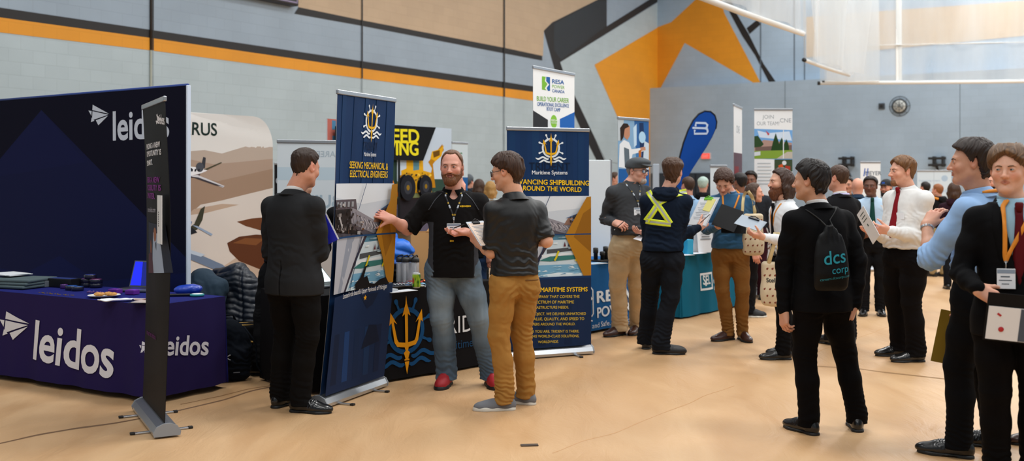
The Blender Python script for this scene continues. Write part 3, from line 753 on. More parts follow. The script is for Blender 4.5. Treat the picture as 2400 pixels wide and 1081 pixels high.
        F.op(fn, nb-.15, nb+.17, .002); v, f = F.mesh()
        if len(v): v = lap(v, f, 2, .4); return mesh_obj(nm, v-loc, f, m, root, smooth=True)
    if kd == 'jacket':
        sh = t.get('shirt', '#d8d8d8'); collar_ring('shirt_collar', mat('shirt cloth '+sh, sh, .8, bump=.2, bscale=600), .064*s, .05*s, .005*s, .12, .22 if t.get('open') else .0)
        collar_ring('jacket_collar', P.tm, .073*s, .045*s, -.012*s, .35, .9 if t.get('open') else .5, .006)
    elif kd in ('polo', 'shirt'):
        collar_ring('shirt_collar', mat('collar '+t['collar'], t['collar'], .8, bump=.2, bscale=600) if t.get('collar') else P.tm, .068*s, .058*s, -.012, .4, t.get('cgap', .34), .005)
    elif kd == 'hoodie' and t.get('hood', 1):
        F = Field(nb-.24, nb+.24, h)
        bk = nb-P.f*.075*s+V(0, 0, .012)
        F.ell(bk, (.115*s, .06*s, .055*s), .03, R=np.stack([P.r, P.f, V(0, 0, 1)], 1) @ rotx(.45))
        F.ell(bk-P.f*.02+V(0, 0, -.035*s), (.09*s, .04*s, .045*s), .03, R=np.stack([P.r, P.f, V(0, 0, 1)], 1))
        for o in (P.r, -P.r): F.chain([bk+o*.07*s, nb+o*.088*s+V(0, 0, .03), nb+o*.05*s+P.f*.085*s+V(0, 0, -.012)], [.036*s, .03*s, .024*s], .03)
        F.cone(nb-P.f*.02+V(0, 0, .0), hc-P.f*.012, .062*s, .075*s, .01, 's')
        v, f = F.mesh(); v = drape(v, f, [(bk, V(.2, 0, 1), .15, .006, .05)], .004, seed)
        mesh_obj('hood', v-loc, f, P.tm, root, smooth=True)
    if kd == 'hoodie' and not t.get('hood', 1):
        collar_ring('stand_collar', P.tm, .072*s, .05*s, -.005, .12, .3, .006); collar_ring('shirt_collar', mat('pale collar', '#b5aeb6', .8), .062*s, .045*s, .008, .05, .12, .004)
    # ---- belt
    if belt:
        z0 = belt[1]*s if len(belt) > 1 else 1.0*s; m = MB(); m.m(mat('belt '+belt[0], belt[0], .45))
        c = ctr(z0); rx, ry = (np.interp(z0/s, TZ, TX)*b+.001)*s, (np.interp(z0/s, TZ, TY)*b+.001)*s; vs = []; fs = []; N = 44
        for i in range(N):
            a = 2*PI*i/N; ca, sa = math.cos(a), math.sin(a); q = (abs(ca)**2.3+abs(sa)**2.3)**(-1/2.3)
            for zq in (-.016, .016):
                for rr in (0, .006): vs.append(c+V(0, 0, z0+zq)+pr*(rx+rr)*q*ca+pf*(ry+rr)*q*sa)
        for i in range(N):
            j = (i+1) % N
            for a_, b_ in ((1, 3), (3, 2), (2, 0), (0, 1)): fs.append((i*4+a_, j*4+a_, j*4+b_, i*4+b_))
        m.add(vs, fs, True)
        bo_ = m.build('belt', None, root, off=loc)
        m = MB(); m.m(mat('steel', '#b8bcc0', .3, 1.)); Rb = np.stack([pr, pf, V(0, 0, 1)], 1); m.box(c+V(0, 0, z0)+pf*(ry+.008), (.04, .006, .034), Rb, .002); m.build('buckle', None, bo_, off=loc)
    if sleeve_roll: pass
    return P
# things worn on or drawn on a garment
def ray(bvh, o, d):
    h = bvh.ray_cast(Vector(o), Vector(nrm(d)))
    return None if h[0] is None else np.array(h[0])
def ribbon(P, name, pts, width, m, bvh=None, dirn=None, off=.004, n=40, na=3, parent=None, out=.6, th=.0, mats=None, loc=None, band=None):
    "cloth strip laid on a garment: pts are world points near the surface, pushed on along dirn"
    bvh = bvh or P.bvh; pts = np.asarray(pts, float); d = nrm(dirn if dirn is not None else -P.f)
    seg = np.r_[0, np.cumsum(np.linalg.norm(np.diff(pts, axis=0), axis=1))]; u = np.linspace(0, seg[-1], n)
    C = np.stack([np.interp(u, seg, pts[:, i]) for i in range(3)], 1); t = np.gradient(C, axis=0)
    vs = []
    for i in range(n):
        sd = nrm(np.cross(t[i], d))
        for j in range(na):
            p = C[i]+sd*width*(j/(na-1)-.5); p0 = p-d*(np.dot(p-C[i], d)); q = ray(bvh, p-d*out, d)
            vs.append((q-d*off) if q is not None and np.dot(q-p, d) < .25 else p-d*off)
    vs = np.array(vs); A = vs.reshape(n, na, 3)
    for _ in range(3): A[1:-1] = .5*A[1:-1]+.25*(A[:-2]+A[2:])
    vs = A.reshape(-1, 3)
    top = vs; bot = vs+d*.0022; N = n*na; fs = []; mi = []
    for i in range(n-1):
        for j in range(na-1):
            a = i*na+j; fs.append((a, a+1, a+na+1, a+na)); fs.append((N+a, N+a+na, N+a+na+1, N+a+1)); c = band(i, j) if band else 0; mi += [c, c]
        for j, q in ((0, 0), (na-1, 1)):
            a = i*na+j; e = (a, a+na, N+a+na, N+a); fs.append(e if q == 0 else e[::-1]); mi.append(band(i, min(j, na-2)) if band else 0)
    return mesh_obj(name, np.concatenate([top, bot])-(P.loc if loc is None else loc), fs, m, parent if parent is not None else P.root, smooth=True, mats=mats, midx=mi)
def chestpt(P, x, z, y=.0):
    "point x to the person's right, y ahead, height z"
    return V(P.chc[0], P.chc[1], 0)+P.r*x+P.f*y+V(0, 0, z)
def lanyard(P, col, zb=1.12, spread=.07, name='lanyard', badge=True, x0=0., w=.018, label=None, badgecol='#e8ebee', bvh=None, card=(.105, .075), tilt=0., col2=None, zt=1.475, off=.004):
    s = P.s; m = mat('lanyard '+col, col, .6, bump=.2, bscale=800); zb *= s
    mats = [m, mat('lanyard '+col2, col2, .6)] if col2 else [m]
    bd = (lambda i, j: [0, 0, 0, 1, 0, 2, 2, 0][(i//2) % 8]) if col2 else None
    if col2: mats = mats+[mat('lanyard print', '#b9c2cc', .6)]
    ln = None
    for sx in (-1, 1):
        pts = [chestpt(P, sx*.045*s, (zt+.035)*s, -.03), chestpt(P, sx*spread*s, zt*s, .05), chestpt(P, x0+sx*.006, zb+.02, .14), chestpt(P, x0, zb, .14)]
        o = ribbon(P, name if ln is None else 'strap', pts, w, m, bvh, -P.f, n=44, off=off, mats=mats, band=bd, parent=P.root if ln is None else ln)
        ln = ln or o
    q = ray(bvh or P.bvh, chestpt(P, x0, zb-.01, .5), -P.f); q = chestpt(P, x0, zb, .14) if q is None else q+P.f*.006
    if badge:
        mm = MB(); mm.m(mat('steel', '#b8bcc0', .3, 1.))
        mm.tube([q+V(0, 0, .008), q+P.f*.004+V(0, 0, -.012), q+V(0, 0, -.03)], .0035, 8); mm.box(q+V(0, 0, .006), (.016, .008, .014), np.stack([P.r, P.f, V(0, 0, 1)], 1), .002)
        mm.build('clasp', None, ln, off=P.loc)
        R = np.stack([P.r, P.f, V(0, 0, 1)], 1) @ roty(tilt) @ rotx(.06); c = q+P.f*.008+V(0, 0, -.03-card[1]*.5)
        mm = MB(); mm.m(mat('badge card', badgecol, .35)); mm.box(c, (card[0], .003, card[1]), R, .001)
        mm.m(mat('badge band', '#8a98a8', .4)); mm.box(c+R @ V(0, .0012, card[1]*.36), (card[0]*.96, .002, card[1]*.2), R)
        mm.m(mat('badge ink', '#4a5560', .5))
        for i, wd in enumerate((.5, .7, .4)): mm.box(c+R @ V(.004, .0017, card[1]*(.1-.18*i)), (card[0]*wd, .0012, .006 if i == 0 else .004), R)
        mm.build('name_badge', None, ln, off=P.loc)
    return ln
def tie(P, col, z0=1.46, z1=1.0, bvh=None, w=.075, x1=0.):
    s = P.s; m = mat('tie '+col, col, .6, bump=.3, bscale=250, spec=.15); pts = [chestpt(P, x1*(1-i/9), (z0+(z1-z0)*i/9)*s, .12) for i in range(10)]
    d = -P.f; vs = []; n = len(pts); bvh = bvh or P.bvh; fs = []
    for i, p in enumerate(pts):
        t = i/(n-1); ww = (.028+.05*t)*w/.075*.5 if i < n-1 else .004
        if i == 0: ww = .02
        zq = min(p[2], (z0-.03)*s); q = ray(bvh, chestpt(P, x1*(1-t), zq, .5), d); q = p if q is None else q+V(0, 0, p[2]-zq)
        for sx, o in ((-1, .006), (0, .014), (1, .006)): vs.append(q+P.r*sx*ww+P.f*o)
        for sx in (1, -1): vs.append(q+P.r*sx*ww-P.f*.002)
    for i in range(n-1):
        for j in range(5): fs.append((i*5+j, i*5+(j+1) % 5, (i+1)*5+(j+1) % 5, (i+1)*5+j))
    fs.append((0, 4, 3, 2, 1))
    o = mesh_obj('necktie', np.array(vs)-P.loc, fs, m, P.root, smooth=True)
    mm = MB(); k = (vs[1]+V(0, 0, .008)); R = np.stack([P.r, P.f, V(0, 0, 1)], 1)
    mm.m(m); mm.lathe([(.013, -.03), (.02, -.008), (.021, .01), (.015, .018)], k-P.f*.004, 16, R, .7); mm.build('tie_knot', None, o, off=P.loc)
    return o
def glasses_on(P, c='#1a1a1c', w=.027, hgt=.018, lens=True):
    m = MB(); m.m(mat('glasses frame', c, .35)); L = P.L2W
    for sx in (-1, 1):
        pts = []
        for k in range(20):
            a = 2*PI*k/20; ca, sa = math.cos(a), math.sin(a); q = (abs(ca)**3+abs(sa)**3)**(-1/3)
            pts.append(L((sx*(.033+w*q*ca*.92), .106-.011*abs(q*ca)*0-.012*max(0, ca)*1, -.001+hgt*q*sa)))
        m.tube(pts, .0021*P.s, 8, closed=True)
        m.tube([L((sx*.058, .095, .006)), L((sx*.077, .06, .006)), L((sx*.083, .0, .006)), L((sx*.08, -.02, -.012))], .002*P.s, 8)
    m.tube([L((-.007, .107, .003)), L((0, .112, .006)), L((.007, .107, .003))], .002*P.s, 8)
    o = m.build('glasses', None, P.root, off=P.loc)
    if lens:
        m = MB(); m.m(mat('lens glass', '#ffffff', .03, trans=1., spec=.6))
        for sx in (-1, 1):
            for y in (.1045,):
                vs = [L((sx*(.033+w*.9*math.cos(2*PI*k/16)), y-.012*max(0, math.cos(2*PI*k/16)), -.001+hgt*.92*math.sin(2*PI*k/16))) for k in range(16)]
                v2 = [v-P.HR[:, 1]*.0015 for v in vs]
                m.add(vs+v2, [tuple(range(16)), tuple(range(31, 15, -1))]+[(k, (k+1) % 16, 16+(k+1) % 16, 16+k) for k in range(16)])
        m.build('lens', None, o, off=P.loc)
    return o
# ================================================================ the people in focus
black = lambda n='black leather': mat(n, '#0b0a0a', .28, coat=.3)
rubber = mat('black rubber', '#0a0a0a', .6)
dress = dict(mats=[black(), rubber], kind='dress')
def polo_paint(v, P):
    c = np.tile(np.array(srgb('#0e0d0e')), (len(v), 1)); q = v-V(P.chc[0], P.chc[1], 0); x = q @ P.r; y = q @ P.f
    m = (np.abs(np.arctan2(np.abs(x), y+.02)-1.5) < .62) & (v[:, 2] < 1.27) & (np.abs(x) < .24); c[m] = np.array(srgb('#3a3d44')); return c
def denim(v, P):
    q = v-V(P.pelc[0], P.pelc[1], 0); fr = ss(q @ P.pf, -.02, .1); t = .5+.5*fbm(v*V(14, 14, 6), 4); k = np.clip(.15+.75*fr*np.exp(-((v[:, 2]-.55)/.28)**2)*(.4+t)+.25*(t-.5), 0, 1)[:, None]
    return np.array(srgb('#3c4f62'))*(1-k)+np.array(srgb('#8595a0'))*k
SK1 = '#d39a82'; SK2 = '#cf9c80'
suit = person('person in a charcoal suit seen from behind at the leaning banner', 7.0, (716, 393, 0), 146, (690, .0), (687, .0), 152, ((706, 966, 78), (658, 953, 150)),
    dict(kind='jacket', col='#252628', vent=1, wr=.8, sheen=.03, rs=.055), dict(col='#0e0d0d', hem=.066, loose=1.04), dress, H=1.80, hpitch=12, b=1.06,
    arm_r=((751, 594, -.02), (764, 566, .26)), arm_l=((634, 592, .12), (700, 560, .38)), hand_r=dict(dir=(.3, .6, .5), palm=(-1, .2, 0), curl=[.7, .8, .9, .9]), hand_l=dict(dir=(.8, .3, .1), palm=(0, .2, 1)), skin=SK1,
    hair=dict(style='short', top=.017, side=.004, back=.005), hairc=('#1c120d', '#3e2a1e'), h=.006, hh=.0032)
bearded = person('bearded person in black polo, blue jeans and red shoes, gesturing', 7.85, (1059, 391, -.03), -7, (1062, 0), (1063, .0), 4, ((1046, 903, -12), (1150, 903, 14)),
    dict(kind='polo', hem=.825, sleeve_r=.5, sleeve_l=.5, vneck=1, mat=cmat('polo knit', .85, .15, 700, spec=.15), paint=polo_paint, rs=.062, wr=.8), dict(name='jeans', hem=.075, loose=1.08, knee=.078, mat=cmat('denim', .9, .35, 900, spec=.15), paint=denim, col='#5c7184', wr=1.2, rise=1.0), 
    dict(mats=[mat('red mesh', '#9c1420', .6, bump=.4, bscale=300), rubber], kind='sneaker', lace=mat('black lace', '#0c0b0c', .8)), H=1.83, b=1.08, bx=1.0, hpitch=3, sd=.035,
    arm_r=((955, 537, -.02), (919, 514, -.2)), arm_l=((1146, 560, .0), (1090, 543, -.17)), hand_r=dict(dir=(-.86, -.25, .38), palm=(.1, .72, -.65), curl=[.12, .15, .2, .3], thumb=(.6, .5, .55), spread=.9),
    hand_l=dict(dir=(-.93, -.3, -.12), palm=(.05, -.45, .9), curl=[.75, .6, .4, .35], thumb=(.35, .75, .6)), skin='#d49a86', lips='#a5655c', belly=.02, mouth=.8, gaze=14,
    brows=True, hair=dict(style='recede', top=.009, side=.005, back=.006, strand=.002), hairc=('#4c3122', '#7a5334'), beard=dict(thick=.009, lenz=.004, c=('#4e2e1c', '#8a5836')), h=.0055, hh=.003, eyec='#3c4a50')
student = person('person from behind in black polo and mustard chinos with clipboard', 7.08, (1187, 402, 0), -112, (1205, 0), (1208, 0), -152, ((1231, 947, -118), (1181, 961, -84)),
    dict(kind='polo', hem=.93, sleeve_r=.46, sleeve_l=.46, col='#0f1011', rough=.45, spec=.4, rs=.06, wr=.8, sheen=.0), dict(name='chinos', col='#a0743a', hem=.066, loose=1.0, wr=1.3, rise=1.02), 
    dict(mats=[mat('grey canvas', '#6d6f74', .85, bump=.5, bscale=500), mat('white rubber', '#c9c4b8', .6)], kind='slip'), H=1.78, b=.98, hpitch=10, sd=.03,
    arm_r=((1281, 566, .02), (1240, 560, .2)), arm_l=((1152, 592, -.06), (1122, 572, .1)), hand_l=dict(dir=(-.5, .5, .5), palm=(.7, .6, .3), curl=[.5, .55, .6, .6]), skin='#d7a184',
    hair=dict(style='bowl', top=.026, side=.024, back=.026, strand=.004, taper=.05), hairc=('#1d110b', '#4f3322'), h=.0055, hh=.003)
glasses_on(student, '#22242a')
# ================================================================ printed panels
_tc = {}
def text_mesh(s, bold=0., res=4):
    k = (s, bold)
    if k not in _tc:
        c = bpy.data.curves.new('lettering', 'FONT'); c.body = s; c.size = 1.; c.offset = bold*.7 if not any(ch in 'MNWVAKXYZmnwvkxyz4&' for ch in s) else 0.; c.resolution_u = res; c.fill_mode = 'BOTH'
        o = bpy.data.objects.new('lettering', c); me = o.to_mesh()
        v = np.array([x.co[:2] for x in me.vertices]).reshape(-1, 2); f = [list(p.vertices) for p in me.polygons]
        n = len(v)
        sm_ = any(ch in 'MNWVAKXYZmnwvkxyz4&' for ch in s)
        if bold > 0 and n and not sm_: v = v.repeat(1, 0); n = 0
        if bold > 0 and n: sh = [(-bold, 0), (bold, 0), (0, bold*.7), (0, -bold*.7)]; v = np.concatenate([v+np.array(q) for q in sh]); f = [[i+n*k for i in g] for k in range(4) for g in f]
        o.to_mesh_clear(); bpy.data.objects.remove(o); bpy.data.curves.remove(c); _tc[k] = (v, f)
    return _tc[k]
class Panel:
    def __init__(s, O, U, Vv, W, H, N=None, base='#ffffff', step=.0002, draw_base=True):
        s.O, s.U, s.V = np.asarray(O, float), nrm(U), nrm(Vv); s.W, s.H = W, H
        s.N = nrm(np.cross(s.U, s.V)) if N is None else nrm(N); s.items = []; s.step = step; s.n = 0
        if draw_base: s.quad(0, 0, W, H, base)
    def uv(s, px, py):
        d = np.array([(px-1200)/FPX, 1., -(py-HY)/FPX]); o = np.array([0, 0, CAMH]); t = np.dot(s.O-o, s.N)/np.dot(d, s.N); p = o+d*t-s.O
        return (float(p @ s.U), float(p @ s.V))
    lift = 0.
    def raw(s, v, f, col, zoff=None, zd=None):
        s.n += 1; zb = (s.step*s.n+(s.lift if s.n > 1 else 0) if zoff is None else zoff); s.items.append((np.asarray(v, float), f, srgb(col), zb+np.zeros(len(v)) if zd is None else zb+zd)); return s
    def poly(s, pts, col, px=True, holes=None):
        P = [s.uv(*p) for p in pts] if px else [tuple(p) for p in pts]; L = [[Vector((a, b, 0)) for a, b in P]]
        if holes:
            for h in holes:
                q = [s.uv(*p) for p in h] if px else [tuple(p) for p in h]; P = P+q; L.append([Vector((a, b, 0)) for a, b in q])
        t = tessellate_polygon(L); f = []
        for a, b, c in t:
            A = (P[b][0]-P[a][0])*(P[c][1]-P[a][1])-(P[c][0]-P[a][0])*(P[b][1]-P[a][1])
            if abs(A) > 1e-12: f.append([a, b, c] if A > 0 else [a, c, b])
        return s.raw(P, f, col)
    def clip(s, pts, col): # polygon in px, clipped to the panel rectangle
        P = [s.uv(*p) for p in pts]
        for ax, lim, sg in ((0, 0, 1), (0, s.W, -1), (1, 0, 1), (1, s.H, -1)):
            Q = []
            for i in range(len(P)):
                a, b = P[i-1], P[i]; da, db = sg*(a[ax]-lim), sg*(b[ax]-lim)
                if (da < 0) != (db < 0): t = da/(da-db); Q.append((a[0]+(b[0]-a[0])*t, a[1]+(b[1]-a[1])*t))
                if db >= 0: Q.append(b)
            P = Q
            if len(P) < 3: return s
        return s.poly(P, col, px=False)
    def quad(s, u0, v0, u1, v1, col): return s.poly([(u0, v0), (u1, v0), (u1, v1), (u0, v1)], col, px=False)
    def disc(s, u, v, r, col, r2=0., n=40, sx=1., px=False):
        if px: u, v = s.uv(u, v)
        o = [(u+sx*r*math.cos(2*PI*k/n), v+r*math.sin(2*PI*k/n)) for k in range(n)]
        if r2 <= 0: return s.poly(o, col, px=False)
        i = [(u+sx*r2*math.cos(2*PI*k/n), v+r2*math.sin(2*PI*k/n)) for k in range(n)]
        return s.raw(o+i, [[k, (k+1) % n, n+(k+1) % n, n+k] for k in range(n)], col)
    def line(s, pts, w, col, px=False, taper=None):
        P = np.array([s.uv(*p) for p in pts] if px else pts, float); n = len(P); a, b = [], []
        for i in range(n):
            t = P[min(i+1, n-1)]-P[max(i-1, 0)]; t = t/max(np.linalg.norm(t), 1e-9); q = np.array([-t[1], t[0]])*w*.5*(taper[i] if taper else 1); a.append(P[i]+q); b.append(P[i]-q)
        return s.raw(a+b, [[n+i, n+i+1, i+1, i] for i in range(n-1)], col)
    def text(s, t, pos, size, col, align='c', bold=.012, sx=1., px=True, rot=0., mirror=False, shear=0.):
        v, f = text_mesh(t, bold); u0, v0 = s.uv(*pos) if px else pos
        if not len(v): return s
        v = v.copy(); v[:, 0] += shear*v[:, 1]; x0, x1 = v[:, 0].min(), v[:, 0].max(); v[:, 0] -= {'c': (x0+x1)/2, 'l': x0, 'r': x1}[align]
        v = v*np.array([size*sx*(-1 if mirror else 1), size]); c, q = math.cos(rot), math.sin(rot); v = v @ np.array([[c, q], [-q, c]]) + np.array([u0, v0])
        if mirror: f = [x[::-1] for x in f]
        q4 = len(v)//4; return s.raw(v, f, col, zd=np.repeat(np.arange(4), q4)*4e-5 if bold > 0 and q4*4 == len(v) and any(ch in 'MNWVAKXYZmnwvkxyz4&' for ch in t) else None)
    def textfit(s, t, p0, p1, col, bold=.012, h=None, px=True, mirror=False, shear=0.):
        "text whose baseline runs p0 -> p1 exactly (both photo pixels)"
        a = np.array(s.uv(*p0) if px else p0); b = np.array(s.uv(*p1) if px else p1); v, f = text_mesh(t, bold); w = v[:, 0].max()-v[:, 0].min(); L = np.linalg.norm(b-a)
        hh = h if h else L/w; return s.text(t, tuple(a), hh, col, 'l', bold, L/w/hh, px=False, rot=math.atan2(b[1]-a[1], b[0]-a[0]), mirror=mirror, shear=shear)
    def build(s, name, parent=None, loc=(0, 0, 0), m=None, warp=None, grid=None, back='#c9c9c9', thick=.003):
        bm = bmesh.new(); cl = bm.verts.layers.float_color.new('Col'); zl = bm.verts.layers.float.new('zo')
        for v, f, c, z in s.items:
            bv = []
            for p, z1 in zip(v, z):
                q = bm.verts.new((p[0], p[1], 0)); q[cl] = (*c, 1); q[zl] = z1; bv.append(q)
            for g in f:
                try: bm.faces.new([bv[i] for i in g])
                except ValueError: pass
        if back:
            bq = [bm.verts.new((u, w, 0)) for u, w in ((0, 0), (0, s.H), (s.W, s.H), (s.W, 0))]
            for q in bq: q[cl] = (*srgb(back), 1); q[zl] = -thick
            bm.faces.new(bq)
            fq = [bm.verts.new((u, w, 0)) for u, w in ((0, 0), (0, s.H), (s.W, s.H), (s.W, 0))]
            for q in fq: q[cl] = (*srgb(back), 1); q[zl] = 0
            for i in range(4): bm.faces.new([fq[i], fq[(i+1) % 4], bq[(i+1) % 4], bq[i]])
        if grid:
            for ax, L in ((0, s.W), (1, s.H)):
                st = grid if not isinstance(grid, tuple) else grid[ax]
                if not st: continue
                for k in range(1, int(L/st)+1):
                    co = [0, 0, 0]; no = [0, 0, 0]; co[ax] = k*st; no[ax] = 1
                    bmesh.ops.bisect_plane(bm, geom=list(bm.verts)+list(bm.edges)+list(bm.faces), plane_co=co, plane_no=no, dist=1e-6)
        pl = []
        for q in bm.verts:
            u, w = q.co.x, q.co.y; pl.append((u, w, 0)); p = s.O+s.U*u+s.V*w+s.N*q[zl]
            if warp is not None: p = p+warp(u, w)
            q.co = Vector(p-np.asarray(loc))
        me = bpy.data.meshes.new(name); bm.to_mesh(me); bm.free()
        at = me.attributes.new('plane', 'FLOAT_VECTOR', 'POINT'); at.data.foreach_set('vector', np.array(pl, np.float32).ravel())
        me.materials.append(m or cmat('print', .6, spec=.15)); o = bpy.data.objects.new(name, me); COL.objects.link(o)
        if parent is not None: o.parent = parent
        if warp is not None: me.polygons.foreach_set('use_smooth', np.ones(len(me.polygons), bool))
        return o
ALU = lambda: mat('aluminium', '#b9bdc2', .32, .9)
def rollup(label, A, B, ztop, draw, lean=(0, 0), cat='banner', z0=.09, base='#ffffff', case='alu', railcol=None, curl=.0, group=None, name='rollup_banner', feet=True, bg='#b8b8b8'):
    "A, B: floor points under the left and right edge as the reader sees them"
    A, B = V(A[0], A[1], 0), V(B[0], B[1], 0); u = nrm(B-A); W = float(np.linalg.norm(B-A)); n = np.cross(u, V(0, 0, 1)); ln = V(lean[0], lean[1], 0); mid = (A+B)/2
    t = thing(name, label, cat, mid, 0, group); R = np.stack([u, -n, V(0, 0, 1)], 1)
    top = V(0, 0, ztop)+ln; bot = V(0, 0, z0); up = nrm(top-bot); Hh = float(np.linalg.norm(top-bot))
    p = Panel(A+bot+n*.012, u, up, W, Hh, base=base); p.lift = .0025 if curl else 0.; draw(p)
    wf = (lambda a, b: p.N*(curl*(2*a/W-1)**2*math.sin(PI*min(1, b/Hh))+.006*math.sin(a*9+b*2.3)*math.sin(PI*b/Hh))) if curl else None
    p.build('banner_panel', t, mid, warp=wf, grid=(W/14, Hh/20) if curl else None, back=bg)
    cm = ALU() if case == 'alu' else mat('case '+case, case, .45)
    m = MB(); m.m(cm); m.box(mid+top+V(0, 0, .006)+n*.01, (W+.01, .022, .034), R, .006); m.build('top_rail', cm, t, off=mid)
    m = MB(); m.m(cm); prof = [(-.075, .012), (-.08, .035), (-.06, .07), (-.02, .088), (.02, .088), (.06, .07), (.08, .035), (.075, .012)]
    m.prism(prof, lambda a, b, w: A+u*(w-.01)+n*a+V(0, 0, b), W+.02); bc = m.build('base_case', cm, t, off=mid)
    for e, sg in ((A-u*.01, -1), (B+u*.01, 1)):
        m = MB(); m.m(mat('end plate', '#1a1a1c' if case != 'alu' or cat == 'x' else '#8d9196', .4)); m.prism([(a*1.04, b*1.03) for a, b in prof], lambda a, b, w: e+u*(w*sg)+n*a+V(0, 0, b), .012); m.build('end_cap', None, t, off=mid)
    if feet:
        for q in (.2, .8):
            c = A+(B-A)*q; m = MB(); m.m(cm); m.box(c+V(0, 0, .007), (.028, .34, .01), R, .002); fo = m.build('foot', cm, t, off=mid)
            for sg in (-1, 1): m = MB(); m.m(mat('black plastic', '#111112', .5)); m.box(c+n*sg*.175+V(0, 0, .008), (.03, .03, .014), R, .003); m.build('foot_tip', None, fo, off=mid)
    m = MB(); m.m(cm); m.tube([mid-n*.015+V(0, 0, .08), mid+top-n*.012], .009, 8); m.build('pole', cm, t, off=mid)
    return t, p
# ---------------------------------------------------------------- marks and logos
def kite_logo(p, px, col):
    "paper-plane mark in photo pixels: tl, left, bottom-left, bottom, tip, inner points"
    for poly in px: p.poly(poly, col)
def trident_logo(p, cu, cv, s, gold, wheel, wave=None, wave_sx=1.):
    "cu,cv centre of the wheel in metres; s = wheel radius"
    p.disc(cu, cv, s, wheel, s*.8)
    for k in range(8):
        a = PI/8+k*PI/4
        if k in (5, 6): continue
        c, q = math.cos(a), math.sin(a); p.line([(cu+s*.95*c, cv+s*.95*q), (cu+s*1.2*c, cv+s*1.2*q), (cu+s*1.36*c, cv+s*1.36*q)], s*.16, wheel, taper=[.8, .6, 1.3]); p.disc(cu+s*1.38*c, cv+s*1.38*q, s*.1, wheel, n=12)
    for sg, of in ((1, 0), (-1, 0), (1, -.32), (-1, -.32)):
        pts = [(cu+sg*s*(.25+.12*i), cv-s*(1.02+.1*math.sin(i*.75+.6))+of*s*(1 if sg else 1)) for i in range(13)]
        if of: pts = [(a-sg*s*.12, b) for a, b in pts[:11]]
        p.line(pts, s*.17, wave or wheel, taper=[.6]+[1]*(len(pts)-3)+[.7, .2])
    L = lambda x, y: (cu+s*x, cv+s*y)
    p.poly([L(-.07, -.48), L(.07, -.48), L(.1, -.74), L(-.1, -.74)], gold, px=False)
    for k in (1, -1):
        p.poly([L(.0, 1.5), L(.04*k, 1.15), L(.22*k, .62), L(.08*k, .72), L(.07*k, -.5), L(.0, -.5)], gold, px=False)
        p.poly([L(.06*k, -.5), L(.42*k, -.45), L(.5*k, -.32), L(.68*k, .45), L(.5*k, .32), L(.85*k, .85), L(.9*k, .3), L(.79*k, .4), L(.64*k, -.45), L(.5*k, -.63), L(.06*k, -.7)], gold, px=False)
        p.poly([L(0, -.7), L(.1*k, -.72), L(.06*k, -.84), L(.16*k, -.93), L(.07*k, -1.18), L(.13*k, -1.2), L(.13*k, -1.26), L(0, -1.26)], gold, px=False)
        p.poly([L(0, -1.3), L(.12*k, -1.3), L(0, -1.85)], gold, px=False)
# ================================================================ the hall
EL = nrm((.543, .84, 0)); ER = nrm((.84, -.543, 0)); CN = V(4.96, 35., 0); NL = V(EL[1], -EL[0], 0); NR = V(-.543, -.84, 0)
def block_mat(name, base_rough=.6):
    m = cmat(name, base_rough); nt = m.node_tree; b = nt.nodes['Principled BSDF']
    at = nt.nodes.new('ShaderNodeAttribute'); at.attribute_name = 'plane'
    br = nt.nodes.new('ShaderNodeTexBrick'); br.inputs['Scale'].default_value = 1.; br.inputs['Brick Width'].default_value = .4; br.inputs['Row Height'].default_value = .2; br.inputs['Mortar Size'].default_value = .006; br.inputs['Mortar Smooth'].default_value = .3
    br.inputs['Color1'].default_value = (1, 1, 1, 1); br.inputs['Color2'].default_value = (.955, .955, .955, 1); br.inputs['Mortar'].default_value = (.9, .9, .9, 1)
    no = nt.nodes.new('ShaderNodeTexNoise'); no.inputs['Scale'].default_value = .9; no.inputs['Detail'].default_value = 6
    nt.links.new(at.outputs['Vector'], br.inputs['Vector']); nt.links.new(at.outputs['Vector'], no.inputs['Vector'])
    mr = nt.nodes.new('ShaderNodeMapRange'); mr.inputs[1].default_value = .3; mr.inputs[2].default_value = .7; mr.inputs[3].default_value = .93; mr.inputs[4].default_value = 1.04; nt.links.new(no.outputs['Fac'], mr.inputs[0])
    vc = [n for n in nt.nodes if n.type == 'VERTEX_COLOR'][0]
    mx = nt.nodes.new('ShaderNodeMix'); mx.data_type = 'RGBA'; mx.blend_type = 'MULTIPLY'; mx.inputs[0].default_value = 1
    nt.links.new(vc.outputs['Color'], mx.inputs[6]); nt.links.new(br.outputs['Color'], mx.inputs[7])
    sc = nt.nodes.new('ShaderNodeVectorMath'); sc.operation = 'SCALE'; nt.links.new(mx.outputs[2], sc.inputs[0]); nt.links.new(mr.outputs[0], sc.inputs['Scale'])
    nt.links.new(sc.outputs[0], b.inputs['Base Color'])
    bp = nt.nodes.new('ShaderNodeBump'); bp.inputs['Strength'].default_value = .3; bp.inputs['Distance'].default_value = .01; nt.links.new(br.outputs['Fac'], bp.inputs['Height']); bp.invert = True; nt.links.new(bp.outputs[0], b.inputs['Normal'])
    return m
BLK = block_mat('painted concrete block')
GREY, BLUEG, ORANGE, BLACKP, BEIGE = '#afbdc2', '#96a5b3', '#e09418', '#181310', '#bda487'
WL = 34.
p = Panel(CN-EL*WL, EL, V(0, 0, 1), WL, 9.5, base=GREY, step=.002)
p.clip([(-400, -900), (1541, -900), (1541, 120), (1270, 200), (1251, 203), (1181, 192), (845, 143), (352, 70), (0, 18), (-600, -75)], BLUEG)
p.clip([(-600, -75), (0, 18), (352, 70), (845, 143), (1181, 192), (1300, 210), (1300, 222), (1181, 207), (845, 160), (352, 89), (0, 41), (-600, -42)], BLACKP)
p.clip([(-600, -40), (0, 41), (352, 89), (845, 160), (1181, 207), (1300, 222), (1300, 243), (1181, 227), (845, 184), (352, 118), (0, 76), (-600, 10)], ORANGE)
